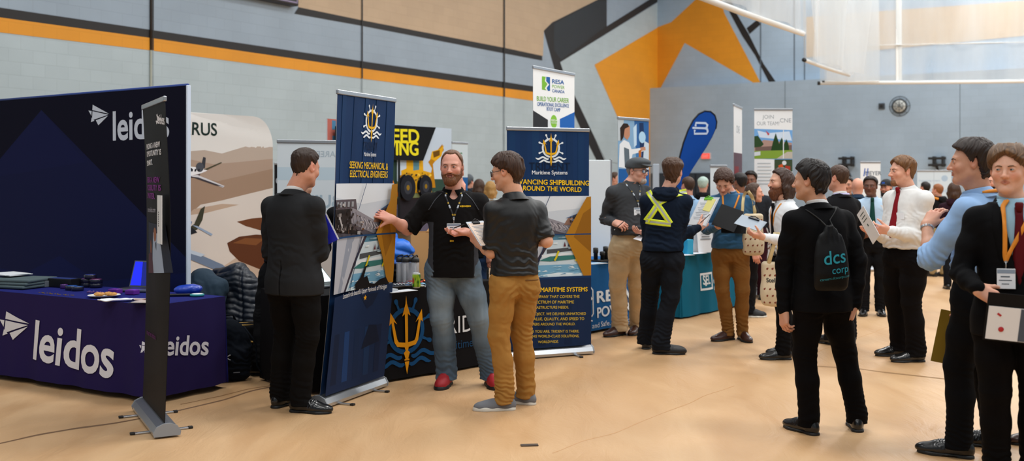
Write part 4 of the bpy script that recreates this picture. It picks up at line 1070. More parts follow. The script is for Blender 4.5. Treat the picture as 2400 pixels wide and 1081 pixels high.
p.clip([(640, -900), (1540, -900), (1540, -80), (1399, 0), (1293, 53), (1274, 72), (1272, 132), (1181, 112), (845, 47), (699, 17), (690, 0)], BEIGE)
p.clip([(699, 17), (845, 47), (1181, 112), (1270, 131), (1270, 142), (1181, 125), (845, 60), (689, 32)], BLACKP)
p.clip([(1312, 146), (1541, 6), (1541, 400), (1420, 378), (1382, 300), (1316, 165)], GREY)
p.clip([(1274, 72), (1293, 53), (1399, 0), (1440, -24), (1440, -10), (1421, 0), (1421, 62), (1520, 0), (1541, -14), (1541, 4), (1312, 146), (1320, 170), (1382, 300), (1440, 430), (1425, 430), (1360, 300), (1300, 165)], BLACKP)
p.clip([(1297, 56), (1399, 2), (1419, 2), (1419, 62), (1314, 140), (1297, 118)], '#20262b')
p.clip([(1392, 152), (1541, 64), (1541, 440), (1519, 440)], ORANGE)
for x, y1 in ((357, 118), (847, 184), (1180, 227)):
    p.clip([(x-1.5, -60), (x+1.5, -60), (x+1.5, y1), (x-1.5, y1)], '#17130f'); p.clip([(x-1, y1), (x+1, y1), (x+1, 420), (x-1, 420)], '#8f9ba0')
tag(p.build('wall_left', None, m=BLK, back=None), kind='structure')
LED = .61; CZ = 4.72
p = Panel(CN, ER, V(0, 0, 1), 30, 9.5, base='#a2b8cc', step=.002)
p.clip([(1540, 215), (1540, 64), (1573, 52), (1627, 2), (1650, -20), (1690, -10), (1697, 29), (1786, 200), (1776, 200), (1605, 101), (1544, 215)], '#e09418')
p.clip([(1711, 31), (1690, -20), (1706, -20), (1726, 31), (1755, 80), (1790, 150), (1824, 200), (1806, 200), (1770, 130), (1740, 85)], BLACKP)
p.clip([(1750, 66), (1775, 46), (1783, 57), (1757, 80)], BLACKP)
p.clip([(1890, 40), (2052, 27), (2400, 2), (2600, -12), (2600, 64), (2400, 84), (2052, 118), (1890, 135)], '#d0b898')
for x in (1783, 1862, 1886): p.clip([(x-1.2, -50), (x+1.2, -50), (x+1.2, 215), (x-1.2, 215)], '#55626e')
tag(p.build('wall_right', None, m=BLK, back=None), kind='structure')
m = MB(); O = CN+NR*LED
p = Panel(O, ER, V(0, 0, 1), 30, CZ, base='#a3b8cb', step=.002)
for x in (1840, 2250): p.clip([(x-.8, 190), (x+.8, 190), (x+.8, 420), (x-.8, 420)], '#6d7d8a')
lw = p.build('wall_right_ledge', None, m=BLK, back=None); tag(lw, kind='structure'); LEDGE = p
m.m(mat('ledge paint', '#a5b4c2', .6)); vs = [O, O+ER*30, CN+ER*30, CN]; m.add([v+V(0, 0, CZ) for v in vs], [(0, 1, 2, 3)]); tag(m.build('trim_1'), kind='structure')
m = MB(); m.m(mat('dark opening', '#1a2029', .7)); a, b_ = LEDGE.uv(1528, 430)[0], LEDGE.uv(1668, 430)[0]; R = np.stack([ER, -NR, V(0, 0, 1)], 1)
m.box(O+ER*(a+b_)/2+NR*.03+V(0, 0, .93), (b_-a, .06, 1.86), R, .01); m.m(mat('door steel', '#2b333d', .5))
for k in range(4): m.box(O+ER*(a+(b_-a)*(k+.5)/4)+NR*.075+V(0, 0, .93), ((b_-a)/4-.06, .03, 1.8), R, .01)
tag(m.build('door_1'), kind='structure')
# floor
def floor_mat():
    m = mat('tan floor cover', '#cf9f6c', .42, var=.0); nt = m.node_tree; b = nt.nodes['Principled BSDF']
    tc = nt.nodes.new('ShaderNodeTexCoord'); mp = nt.nodes.new('ShaderNodeMapping'); mp.inputs['Rotation'].default_value = (0, 0, .95); mp.inputs['Scale'].default_value = (1.6, .5, 1)
    n1 = nt.nodes.new('ShaderNodeTexNoise'); n1.inputs['Scale'].default_value = 1.1; n1.inputs['Detail'].default_value = 5; n1.inputs['Distortion'].default_value = .8
    nt.links.new(tc.outputs['Object'], mp.inputs[0]); nt.links.new(mp.outputs[0], n1.inputs['Vector'])
    cr = nt.nodes.new('ShaderNodeValToRGB'); e = cr.color_ramp.elements; e[0].position = .3; e[0].color = (*srgb('#b98f63'), 1); e[1].position = .7; e[1].color = (*srgb('#cba67c'), 1)
    nt.links.new(n1.outputs['Fac'], cr.inputs[0]); nt.links.new(cr.outputs[0], b.inputs['Base Color'])
    n2 = nt.nodes.new('ShaderNodeTexNoise'); n2.inputs['Scale'].default_value = 3.2; n2.inputs['Detail'].default_value = 6; n2.inputs['Roughness'].default_value = .6; n2.inputs['Distortion'].default_value = 1.5
    nt.links.new(mp.outputs[0], n2.inputs['Vector'])
    bp = nt.nodes.new('ShaderNodeBump'); bp.inputs['Strength'].default_value = .35; bp.inputs['Distance'].default_value = .03; nt.links.new(n2.outputs['Fac'], bp.inputs['Height']); nt.links.new(bp.outputs[0], b.inputs['Normal'])
    mr = nt.nodes.new('ShaderNodeMapRange'); mr.inputs[3].default_value = .32; mr.inputs[4].default_value = .55; nt.links.new(n1.outputs['Fac'], mr.inputs[0]); nt.links.new(mr.outputs[0], b.inputs['Roughness'])
    return m
m = MB(); m.m(floor_mat()); a = CN-EL*46; b_ = CN+ER*30; c = b_-EL*46
q = [CN, b_, c, a]; m.add([v-V(0, 0, .0) for v in q]+[v-V(0, 0, .1) for v in q], [(3, 2, 1, 0), (4, 5, 6, 7)]+[(i, (i+1) % 4, 4+(i+1) % 4, 4+i) for i in range(4)])
fl = m.build('floor'); tag(fl, kind='structure')
def seam(nm, pts, w0, col, hgt=.004, dark=None):
    m = MB(); m.m(mat('seam '+col, col, .6)); P = []
    for px, py in pts: P.append(pix(px, py, gd(py))*V(1, 1, 0))
    P = np.array(P); seg = np.r_[0, np.cumsum(np.linalg.norm(np.diff(P, axis=0), axis=1))]; n = max(12, int(seg[-1]/.06)); u = np.linspace(0, seg[-1], n)
    C = np.stack([np.interp(u, seg, P[:, i]) for i in range(3)], 1); t = np.gradient(C, axis=0); t /= np.linalg.norm(t, axis=1)[:, None]; sd = np.stack([-t[:, 1], t[:, 0], 0*u], 1)
    nz = vnoise(np.stack([u*3, u*0, u*0], 1)); nz2 = vnoise(np.stack([u*5, u*0+4, u*0], 1)); C = C+sd*(nz*.025)[:, None]; w = w0*(.6+.5*np.abs(nz2))
    vs = []; fs = []
    for i in range(n): vs += [C[i]-sd[i]*w[i]+V(0, 0, .0008), C[i]+V(0, 0, hgt*(.6+.6*abs(nz[i]))), C[i]+sd[i]*w[i]+V(0, 0, .0008)]
    for i in range(n-1): fs += [(i*3, i*3+3, i*3+4, i*3+1), (i*3+1, i*3+4, i*3+5, i*3+2)]
    fs = [f[::-1] for f in fs]
    m.add(vs, fs, True); return tag(m.build(nm), kind='structure')
seam('trim_2', [(-40, 1047), (70, 1026), (180, 1003), (260, 993), (330, 981), (420, 962), (520, 938), (600, 916), (700, 893)], .016, '#6a4a2c', .006)
seam('trim_3', [(420, 948), (520, 930), (575, 912), (640, 903)], .009, '#8a6238')
seam('trim_4', [(1905, 858), (2010, 866), (2110, 877), (2216, 889)], .012, '#8d6a42', .008)
seam('trim_5', [(1290, 1062), (1420, 1020), (1560, 965), (1720, 905)], .006, '#b98c5c', .003)
seam('trim_6', [(1905, 830), (2000, 795), (2080, 768), (2160, 742)], .006, '#c09464', .003)
m = MB(); m.m(mat('scuffed rubber', '#4a3c30', .7)); d = gd(1045); c = pix(1241, 1045, d)*V(1, 1, 0); m.box(c+V(0, 0, .004), (.105, .04, .006), rotz(.1), .002); tag(m.build('floor_scrap', None, None, c, c), 'small flat dark scrap lying alone on the tan floor in front', 'scrap')
# ================================================================ exhibition stands
def clothtable(label, FL, u, L, D, ztop, topc, draw_front, draw_side=None, hem=.03, group=None, amp=.012, flare=.03, frontc=None):
    "FL front-left top corner; u along the front to the right (as the reader sees it)"
    FL = V(FL[0], FL[1], 0); u = nrm(u); n = np.cross(u, V(0, 0, 1)); n = nrm(n)*(1 if np.dot(n, -FL) > 0 else -1); bk = -n; c = FL+u*L/2+bk*D/2
    t = thing('table', label, 'table', c, 0, group); R = np.stack([u, bk, V(0, 0, 1)], 1)
    m = MB(); m.m(mat('table board', '#c9c4ba', .5)); m.box(c+V(0, 0, ztop-.02), (L-.02, D-.02, .026), R, .004); m.build('tabletop', None, t, off=c)
    for i in (-1, 1):
        for j in (-1, 1):
            m = MB(); m.m(mat('table leg steel', '#4a4c50', .4, .8)); b0 = c+u*i*(L/2-.2)+bk*j*(D/2-.1); m.tube([b0+V(0, 0, ztop-.03), b0+u*i*.03+V(0, 0, .0)], .014, 10); m.build('leg', None, t, off=c)
    cl = thing('tablecloth', None, None, c)
    wz = lambda a, z, sd: (1-z/ztop)*amp*(math.sin(a*11+sd)+.6*math.sin(a*23+1.3*sd))+(1-z/ztop)*flare
    H = ztop-hem
    faces = [('front_drape', FL+V(0, 0, hem), u, n, L, draw_front), ('side_drape', FL+u*L+V(0, 0, hem), bk, u, D, draw_side), ('back_drape', FL+u*L+bk*D+V(0, 0, hem), -u, bk, L, None), ('side_drape', FL+bk*D+V(0, 0, hem), -bk, -u, D, None)]
    fm = cmat('printed cloth', .85, .2, 500, spec=.12)
    for i, (nm, O, uu, nn, LL, dr) in enumerate(faces):
        p = Panel(O+nn*.004, uu, V(0, 0, 1), LL, H, nn, base=topc if frontc is None else frontc); p.lift = .005
        if dr: dr(p)
        def wp(a, b, nn=nn, LL=LL, i=i, uu=uu):
            z = b+hem; k = (1-z/ztop); ed = min(a, LL-a); q = nn*wz(a, z, i*2.1)*(.35+.65*min(1, ed/.15))
            e = nn*0
            if a < .02: e = -uu*k*flare
            if a > LL-.02: e = uu*k*flare
            return q+e
        p.build(nm, cl, c, m=fm, warp=wp, grid=(.04, .1), back=topc, thick=.002)
    p = Panel(FL+V(0, 0, ztop)+bk*D*0, u, bk, L, D, V(0, 0, 1), base=topc); q = p.build('cloth_top', cl, c, m=fm, back=None, warp=lambda a, b: V(0, 0, .0005*math.sin(a*9)*math.sin(b*11)))
    return t, cl, dict(c=c, u=u, n=n, bk=bk, FL=FL, z=ztop+.004, L=L, D=D)
def on(tb, px, py, h=0.): # point of a table top at a photo pixel
    d = gd(py, tb['z']+h); q = pix(px, py, d)-tb['FL']; a, b = q @ tb['u'], min(float(q @ tb['bk']), tb['D']-.09); s_ = (px-1200)/FPX; f = tb['FL']+tb['bk']*b; a = (s_*f[1]-f[0])/(tb['u'][0]-s_*tb['u'][1]); return on_ab(tb, a, b)
def on_ab(tb, a, b): return tb['FL']+tb['u']*a+tb['bk']*b+V(0, 0, tb['z'])
# ---- navy stand on the left ----------------------------------------------------------------
LU = nrm((.86, -.51, 0)); LUB = nrm((.828, -.563, 0))  # to the right along its front
FR = V(-2.53, 7.25, 0)
def leidos_kite(p, x, y, s, col):
    # x,y: nose in photo px, s: px scale; drawn on the panel
    for P_ in (((-.9, -.52), (-.05, -.05), (-.92, -.24)), ((-.91, -.185), (-.1, 0), (-.935, .29)), ((-1.12, -.22), (-.95, -.19), (-.97, .055)), ((-.99, .385), (-.95, .145), (-.81, .315)), ((-.735, .29), (-.1, .055), (-.6, .55))): p.poly([(x+a*s, y+b*s) for a, b in P_], col)
def dr_front(p):
    leidos_kite(p, 74, 762, 62, '#d9d8dc')
    p.textfit('leidos', (84, 838), (272, 884), '#dcdbe0', bold=.03, h=.42)
def dr_side(p):
    p.textfit('leidos', (372, 832), (481, 831), '#d5d4de', bold=.03, h=.2); leidos_kite(p, 362, 815, 30, '#cfced8')
tbl1, clo1, T1 = clothtable('folding table standing under the purple cloth at far left', FR-LU*2.44, LU, 2.44, .66, .70, '#1a1f66', dr_front, dr_side, hem=.045, frontc='#241b4a')  # one cloth; top set brighter blue than the drapes, light put into its colour
tag(clo1, 'dark purple cloth with white lettering and paper plane mark on the left table', 'tablecloth')
def dr_back(p):
    p.clip([(97, 258), (-260, 700), (-260, 900), (600, 900), (437, 605)], '#151b42'); p.clip([(-40, 420), (97, 258), (200, 380)], '#161c46')
    p.clip([(-400, 900), (-400, 560), (60, 640), (140, 600), (230, 660), (437, 640), (437, 900)], '#141d4c')
    leidos_kite(p, 258, 269, 45, '#c9d3e2')
    p.textfit('leidos', (265, 328), (397, 321), '#c9d3e2', bold=.03, h=.36)
BD = V(-2.714, 8.537, 0); LU0 = LU; LU = LUB
t = thing('backdrop', 'tall navy fabric backdrop with white lettering behind the purple table', 'backdrop', BD-LU*1.2)
bl = BD-LU*1.2; p = Panel(BD-LU*3.0+V(0, 0, .02), LU, V(0, 0, 1), 3.0, 2.36, base='#0d0e22'); dr_back(p); p.build('fabric_panel', t, bl, m=cmat('printed cloth', .85, .2, 500, spec=.12), back='#1c2f66')
R1 = np.stack([LU, np.cross(V(0, 0, 1), LU), V(0, 0, 1)], 1)
m = MB(); mm = mat('navy edge cloth', '#1d3a80', .7); m.m(mm); mN = np.cross(LU, V(0, 0, 1)); m.tube([BD-LU*3.0+V(0, 0, 2.38)-mN*.015, BD+V(0, 0, 2.38)-mN*.015], .016, 12); m.build('top_edge', mm, t, off=bl)
m = MB(); mm = mat('white frame edge', '#cdd9ea', .5); m.m(mm); m.box(BD+LU*.006-mN*.015+V(0, 0, 1.19), (.018, .04, 2.38), R1, .006); m.build('side_edge', mm, t, off=bl)
m = MB(); mm = ALU(); m.m(mm)
for q in (.2, 2.2): m.box(BD-LU*q-mN*.02+V(0, 0, .006), (.06, .4, .012), R1)
m.build('base_foot', mm, t, off=bl); LU = LU0
def dr_b1(p):
    kite_logo(p, [[(367, 268), (383, 285), (370, 281)], [(366, 283), (372, 283), (368, 292)]], '#d8d8dc'); p.textfit('leidos', (369, 289), (384, 292), '#dedee2', .03, h=.085)
    for tx, a, b, c in (('FINDING A NEW', (342, 351), (374, 344), '#e2e2e6'), ('OPPORTUNITY IS', (342, 368), (376, 362), '#e2e2e6'), ('SMART.', (342, 389), (360, 386), '#f0f0f2')): p.textfit(tx, a, b, c, .03, h=.05)
    for tx, a, b in (('BEING A NEW', (342, 428), (373, 428)), ('POSSIBILITY IS', (342, 446), (375, 447)), ('SMARTER.', (342, 464), (366, 467))): p.textfit(tx, a, b, '#7d2a86', .03, h=.052)
    p.textfit('careers.leidos.com', (342, 497), (367, 498), '#a8a8b4', .0, h=.05)
    p.poly([(345, 520), (381, 528), (390, 640), (345, 640)], '#232a3a')
    for a in ([(362, 545), (372, 548), (376, 580), (380, 640), (358, 640), (360, 585)], ): p.poly(a, '#9aa9bf')
    p.disc(366, 550, .045, '#8d5f4a', px=True, n=20); p.disc(354, 580, .05, '#7a4a3a', px=True, n=20); p.poly([(346, 595), (358, 592), (362, 640), (346, 640)], '#4d2f3b')
    p.textfit('smarter.leidos', (344, 783), (366, 797), '#5b1f5e', .02, h=.05)
rb, rp = rollup('narrow black roll-up banner standing nearly edge-on at the left table corner', (-2.53, 7.05), (-2.125, 6.3), 2.08, dr_b1, base='#0f0d10', curl=-.03, bg='#101012')
m = MB(); mm = mat('white label', '#d9dde0', .5); m.m(mm); tt = nrm(V(.4, -.75, 0)); nn = np.cross(tt, V(0, 0, 1)); cc_ = V(-2.157, 6.36, 0); o_ = cc_+nn*.03
m.box(o_+V(0, 0, 1.34), (.17, .003, .30), np.stack([tt, -nn, V(0, 0, 1)], 1)); m.m(mat('label ink', '#5a5e64', .6)); 
for k in range(7): m.box(o_+nn*.002-tt*.03+V(0, 0, 1.3+k*.014), (.016, .003, .008), np.stack([tt, -nn, V(0, 0, 1)], 1))
m.build('paper_label', None, rb, off=np.array(rb.location))
# things on the purple table
def box_thing(name, label, cat, c, size, rz, m_, bev=.004, group=None, lid=None):
    o = MB(); o.m(m_); o.box(V(0, 0, size[2]/2), size, None, bev)
    if lid is not None: o.m(lid); o.box(V(0, 0, size[2]+.0006), (size[0]*.8, size[1]*.7, .001))
    q = o.build(name, None); q.location = list(map(float, c)); q.rotation_euler = (0, 0, rz); tag(q, label, cat, group); return q
pap = mat('white paper', '#dfe2e6', .6); dk = mat('black card', '#121216', .35); ang = math.atan2(LU[1], LU[0])
fold = MB(); fold.m(mat('grey green cloth', '#4a5a5e', .85, bump=.4, bscale=60))
for k in range(3): fold.box(V(.01*k, .01*k, .014+k*.024), (.5-.02*k, .34, .024), rotz(.05*k), .011)
o = fold.build('folded_shirts'); o.location = on(T1, 40, 672); o.rotation_euler = (0, 0, ang+.15); tag(o, 'folded grey-green shirts at the left end of the purple table', 'shirts')
for k, (dx, r) in enumerate(((0, .1), (.02, -.12))):
    q = on(T1, 22, 668)+V(0, 0, .086+k*.007); box_thing('paper_sheets', 'white paper sheets lying on the folded shirts, %s' % ('lower of two piles' if k == 0 else 'upper of two piles'), 'papers', q, (.3, .22, .006), ang+r, pap, .001)
box_thing('box', 'long black box with printed lid beside the folded shirts', 'box', on(T1, 148, 672), (.3, .12, .07), ang+.1, dk, .003, lid=mat('printed lid', '#2a3a7a', .4))
box_thing('box', 'small grey box between folded shirts and the long black box', 'box', on(T1, 108, 672), (.07, .07, .05), ang, mat('grey card', '#5d636a', .6), .003)
def tin(label, c, r, h, col, top, group=None):
    o = MB(); o.m(mat('tin '+col, col, .3, coat=.3)); o.lathe([(r*.96, 0), (r, .004), (r, h-.004), (r*.95, h)], (0, 0, 0), 24); o.m(mat('tin top '+top, top, .25, coat=.5)); o.lathe([(r*.9, h), (r*.6, h+.0015)], (0, 0, 0), 20)
    q = o.build('tin', None); q.location = list(map(float, c)); tag(q, label, 'tin', group); return q
for k, (px, py, r, z, cl_, tp) in enumerate(((168, 679, .05, 0, '#15162a', '#2b5fb0'), (182, 681, .048, 0, '#15162a', '#2a58a8'), (150, 676, .03, 0, '#3a1a5a', '#5a2a80'), (205, 672, .055, 0, '#14152a', '#22306e'), (205, 672, .055, .035, '#14152a', '#7a3a8a'), (225, 673, .052, 0, '#14152a', '#243a86'), (225, 673, .052, .035, '#14152a', '#8a3a7a'), (212, 668, .05, .07, '#14152a', '#28388a'))):
    q = on(T1, px, py); q[2] += z; tin(['flat dark tin with bright blue lid, left of the pair', 'flat dark tin with bright blue lid, right of the pair', 'small purple tin near the front left of the blue tins', 'dark tin at the bottom left of the tin stack', 'dark tin with purple lid, middle left of the tin stack', 'dark tin at the bottom right of the tin stack', 'dark tin with pink lid, middle right of the tin stack', 'topmost dark tin crowning the tin stack'][k], q, r, .032, cl_, tp, 'tins on the purple table')
for k, (px, py) in enumerate(((270, 688), (310, 690))): box_thing('box', 'small purple box %s plate of cookies on the table' % ('behind the' if k == 0 else 'right of the'), 'box', on(T1, px, py), (.085, .07, .035), ang+.2, mat('purple card', '#5a1f86', .35), .004, lid=mat('violet lid', '#7a35a8', .3))
rr = random.Random(3)
mb = MB(); mb.m(mat('purple beads', '#4a1a6a', .2, coat=.6))
for k in range(26):
    q = V(rr.uniform(-.12, .12), rr.uniform(-.03, .03), .008+.01*rr.random()); mb.lathe([(.001, -.007), (.006, -.004), (.008, 0), (.006, .004), (.001, .007)], q, 10)
o = mb.build('bead_pile'); o.location = on(T1, 225, 690); o.rotation_euler = (0, 0, ang); tag(o, 'heap of shiny purple beads behind the plate of cookies', 'beads')
o = MB(); o.m(mat('white plate', '#e6e6e2', .35)); o.lathe([(.06, 0), (.075, .002), (.115, .014), (.118, .016), (.112, .015), (.075, .006), (.01, .005)], n=40); q = o.build('plate'); q.location = on(T1, 244, 696); tag(q, 'white paper plate holding cookies near the front table edge', 'plate')
PL = np.array(q.location)
for k, (dx, dy, r, s_) in enumerate(((-.035, 0, .3, 1), (.03, .01, -.4, .95), (.07, -.005, .9, .8))):
    F = Field((-.06, -.05, -.005), (.06, .05, .04), .003); F.ell((0, 0, .012), (.042*s_, .03*s_, .014), .004); v, f = F.mesh(); v = v+vnormals(v, f)*(.003*vnoise(v*90+k*7))[:, None]; v[:, 2] -= v[:, 2].min()
    o = mesh_obj('cookie', v, f, mat('cookie', '#c08a48', .8, var=.25, vscale=60), smooth=True); o.location = list(PL+V(dx, dy, .006)); o.rotation_euler = (0, 0, r); tag(o, ['golden cookie at the left on the white plate', 'golden cookie in the middle of the white plate', 'small golden cookie at the right on the white plate'][k], 'cookie', 'cookies on the plate')
F = Field((-.14, -.06, -.01), (.14, .06, .03), .004); F.rbox((0, 0, .006), (.12, .035, .004), .003); v, f = F.mesh(); v[:, 2] += .008*(1+vnoise(v*V(18, 30, 0)+3)); v[:, 1] += .015*np.sin(v[:, 0]*16)
v[:, 2] -= v[:, 2].min()
o = mesh_obj('napkin', v, f, mat('napkin tissue', '#dfe3ea', .8), smooth=True); o.location = on(T1, 272, 706); o.rotation_euler = (0, 0, ang+.55); tag(o, 'crumpled white napkin lying in front of the plate', 'napkin')
def laptop(label, c, rz, scr, w=.32, d=.22, tilt=.35, txt=None):
    t = thing('laptop', label, 'laptop', c, rz); o = MB(); o.m(mat('laptop shell', '#5b6066', .4, .5)); o.box((0, 0, .009), (w, d, .016), None, .004); o.build('base', None, t)
    o = MB(); o.m(mat('laptop keys', '#17181b', .5)); o.box((0, .03, .0175), (w*.9, d*.5, .002)); o.build('keyboard', None, t)
    R = rotx(-tilt); o = MB(); o.m(mat('laptop shell', '#5b6066', .4, .5)); o.box(V(0, d/2, .016)+R @ V(0, 0, d/2), (w, .007, d), R, .003); l = o.build('lid', None, t)
    p = Panel(V(-w/2+.012, d/2-.005, .016)+R @ V(0, -.001, .012), V(1, 0, 0), R @ V(0, 0, 1), w-.024, d-.022, R @ V(0, -1, 0), base=scr)
    if txt: txt(p)
    p.build('screen', l, m=screen_mat(), back=None); return t
def screen_mat():
    if 'lit screen' in MATS: return MATS['lit screen']
    m = cmat('lit screen', .3); nt = m.node_tree; b = nt.nodes['Principled BSDF']; a = [n for n in nt.nodes if n.type == 'VERTEX_COLOR'][0]; nt.links.new(a.outputs['Color'], b.inputs['Emission Color']); b.inputs['Emission Strength'].default_value = 1.2; return m
def scr1(p): p.poly([(0, 0), (.1, 0), (.07, .2), (0, .2)], '#1420c8', px=False); p.text('leidos', (.2, .12), .05, '#d8e0ff', px=False); p.quad(.15, .075, .25, .085, '#5a2ab0')
laptop('open laptop with glowing blue screen on the purple table', on(T1, 322, 672), ang+.25, '#0a1460', txt=scr1)
for k, (px, py, r, c1) in enumerate(((320, 702, .3, '#8a5a3a'), (338, 708, .1, '#39415e'), (330, 712, .5, '#2a2b36'))):
    q = on(T1, px, py); q[2] += .004*k; box_thing('brochure', ['brown toned brochure right of the napkin', 'blue grey brochure at the front right table edge', 'dark folded brochure at the front right table edge'][k], 'brochure', q, (.15, .1, .003), ang+r, mat('brochure '+c1, c1, .35), .001, lid=mat('brochure print', '#c9b8a8', .4))
o = MB(); o.m(mat('gold chain', '#9a7a35', .4, .5))
for k in range(22): o.box((-.2+.019*k, .012*math.sin(k*1.3), .003), (.014, .006, .004), rotz(k*.8))
q = o.build('pen_row'); q.location = on(T1, 130, 690); q.rotation_euler = (0, 0, ang); tag(q, 'row of small gold pins along the front of the purple table', 'pins')
o = MB(); o.m(mat('teal plastic', '#2f9a9a', .4)); o.lathe([(.05, 0), (.053, .004), (.053, .014), (.048, .017)]); o.m(mat('white paper', '#dfe2e6', .6)); o.lathe([(.045, .017), (.03, .018)]); q = o.build('tape_roll'); q.location = on(T1, 462, 694); tag(q, 'round teal and white tape roll at the right table corner', 'tape')
o = MB(); o.m(dk); o.box((0, 0, .009), (.17, .05, .016), None, .006); q = o.build('pouch'); q.location = on(T1, 420, 694); q.rotation_euler = (0, 0, .2); tag(q, 'slim black pouch at the right end of the purple table', 'pouch')
F = Field((-.13, -.1, -.02), (.13, .1, .1), .006); F.ell((0, 0, .03), (.1, .06, .04), .02); F.ell((.05, .01, .04), (.06, .05, .03), .02); F.cut(lambda X, Y, Z: -Z); v, f = F.mesh(); v = drape(v, f, [], .012, 4); v[:, 2] -= v[:, 2].min()
o = mesh_obj('plastic_bag', v, f, mat('blue plastic', '#1c3fae', .3, coat=.3), smooth=True); q = on(T1, 440, 690); q = q+T1['bk']*.02-T1['u']*.03; o.location = list(q); tag(o, 'crumpled bright blue plastic bag at the back right of purple table', 'bag')
# ---- chair with coats, bags ----------------------------------------------------------------
CH = V(-2.75, 9.1, -.0); CHW = -.5
t = thing('folding_chair', 'beige metal folding chair hung with coats behind the purple table', 'chair', CH, CHW); st = mat('beige steel', '#b5a88e', .45, .2)
def part(name, m_, fn, parent): o = MB(); o.m(m_); fn(o); return o.build(name, m_, parent)
part('backrest', st, lambda o: (o.tube([(-.2, .2, .45), (-.21, .25, .63), (-.17, .265, .72), (0, .27, .75), (.17, .265, .72), (.21, .25, .63), (.2, .2, .45)], .013, 10), o.box((0, .26, .64), (.38, .012, .18), rotx(-.12), .005)), t)
part('seat', st, lambda o: o.box((0, 0, .44), (.4, .4, .03), None, .012), t)
for sx in (-1, 1):
    part('leg', st, lambda o: o.tube([(sx*.2, .22, .55), (sx*.2, -.22, .0)], .012, 10), t); part('leg', st, lambda o: o.tube([(sx*.19, -.12, .44), (sx*.19, .26, .0)], .012, 10), t)
part('crossbar', st, lambda o: o.tube([(-.2, -.17, .07), (.2, -.17, .07)], .009, 8), t)
PJ = V(-2.40, 8.95, -.22)
F = Field((-.35, -.28, .15), (.4, .3, 1.12), .009)
F.chain([(-.13, 0, .97), (.02, -.02, .99), (.12, 0, .9)], [.06, .085, .08], .06); F.chain([(-.06, -.02, .9), (-.02, -.03, .6), (.02, -.03, .45)], [.13, .16, .16], .08); F.chain([(.1, -.04, .9), (.2, -.06, .6), (.24, -.05, .42)], [.09, .11, .11], .06)
F.ell((-.17, 0, 1.0), (.07, .05, .04), .03); F.cut(lambda X, Y, Z: .45+.15*np.abs(X)-Z, .02)
v, f = F.mesh(); n = vnormals(v, f); zz_ = v[:, 2]+.22*np.abs(v[:, 0]-.05)+.02*vnoise(v*8); q = np.abs(np.sin(zz_*PI/.05)); v = v+n*((q**.45-.6)*.011+.004*vnoise(v*30))[:, None]
sl = np.exp(-(((v[:, 0]-.13+.12*(v[:, 2]-.7))/.012)**2)); v = v-n*(sl*.014)[:, None]
q = mesh_obj('puffer_jacket', v, f, mat('black down nylon', '#151d29', .42, bump=.3, bscale=40, coat=.05), smooth=True); q.location = list(PJ); q.rotation_euler = (0, 0, -.25); tag(q, 'black quilted puffer jacket draped over the chair back', 'jacket')
F = Field((-.32, -.3, .0), (.32, .3, 1.0), .01); F.chain([(-.16, .0, .84), (0, -.02, .87), (.16, .0, .8)], [.04, .06, .06], .05); F.chain([(0, -.08, .8), (.04, -.14, .45), (.06, -.14, .2)], [.13, .16, .15], .08); F.chain([(.14, -.05, .78), (.18, -.12, .5)], [.08, .08], .06); F.cut(lambda X, Y, Z: .2-Z, .02)
v, f = F.mesh(); v = drape(v, f, [(V(0, -.1, .5), V(1, 0, .2), .3, .012, .07)], .012, 8, .01); q = mesh_obj('coat', v, f, mat('teal wool', '#0e2a3c', .85, bump=.3), smooth=True); q.location = (-2.62, 8.78, -.12); q.rotation_euler = (0, 0, -.4); tag(q, 'dark teal coat hanging over the beige chair beside the purple cloth', 'coat')
BP = V(-2.25, 8.16, 0); t = thing('backpack', 'dark navy backpack with white mark leaning at the purple table', 'backpack', BP, .35)
F = Field((-.24, -.22, -.01), (.24, .2, .64), .008); F.ell((0, 0, .27), (.17, .12, .3), .03); F.rbox((0, -.06, .17), (.15, .09, .16), .06, .04); F.ell((0, -.09, .17), (.13, .07, .15), .03); F.cut(lambda X, Y, Z: -Z, .01); v, f = F.mesh(); v = drape(v, f, [(V(0, -.1, .2), V(.3, 0, 1), .2, .008, .06)], .014, 12); v = v*V(1, 1, .84)
nv = mat('navy nylon', '#0a1019', .9, bump=.3, bscale=300, spec=.15); mesh_obj('main_compartment', v, f, nv, t, smooth=True); bpb = BVHTree.FromPolygons([Vector(x) for x in v], f.tolist())
part('shoulder_strap', nv, lambda o: o.tube([(.1, -.1, .43), (.19, -.12, .3), (.2, -.13, .12), (.26, -.17, .012)], .018, 8, flat=.35), t); part('grab_handle', nv, lambda o: o.tube([(-.05, .03, .45), (-.03, .03, .51), (.03, .03, .51), (.05, .03, .45)], .01, 8), t)
def mark(o):
    for sx in (-1, 1):
        for sz in (-1, 1):
            pts = []
            for k in range(9):
                a = k/8; x = -.035+sx*(.006+.022*a); z = .2+sz*(.005+.014*math.sin(a*1.6)); h_ = ray(bpb, (x, -.5, z), (0, 1, 0)); pts.append(h_+V(0, -.004, 0) if h_ is not None else V(x, -.16, z))
            o.tube(pts, .0038, 6)
part('logo', mat('white print', '#d8dde2', .5), mark, t); part('zipper', mat('grey zip', '#6b7078', .4), lambda o: [o.box((x, -.165, .08), (.05, .008, .006)) for x in (.04,)], t)
HB = V(-2.25, 8.6, 0); t = thing('handbag', 'black handbag with gold trimmed handles standing behind the backpack', 'handbag', HB, .3)
F = Field((-.22, -.15, -.01), (.22, .15, .44), .008); F.rbox((0, 0, .19), (.17, .1, .19), .04, .02); F.ell((0, 0, .4), (.13, .065, .05), .01, 's'); v, f = F.mesh(); v = drape(v, f, [], .008, 3); v[:, 2] -= v[:, 2].min(); mesh_obj('bag_body', v, f, mat('black fabric', '#0a090b', .85, spec=.15), t, smooth=True)
gd_ = mat('gold trim', '#b08a45', .35, .6)
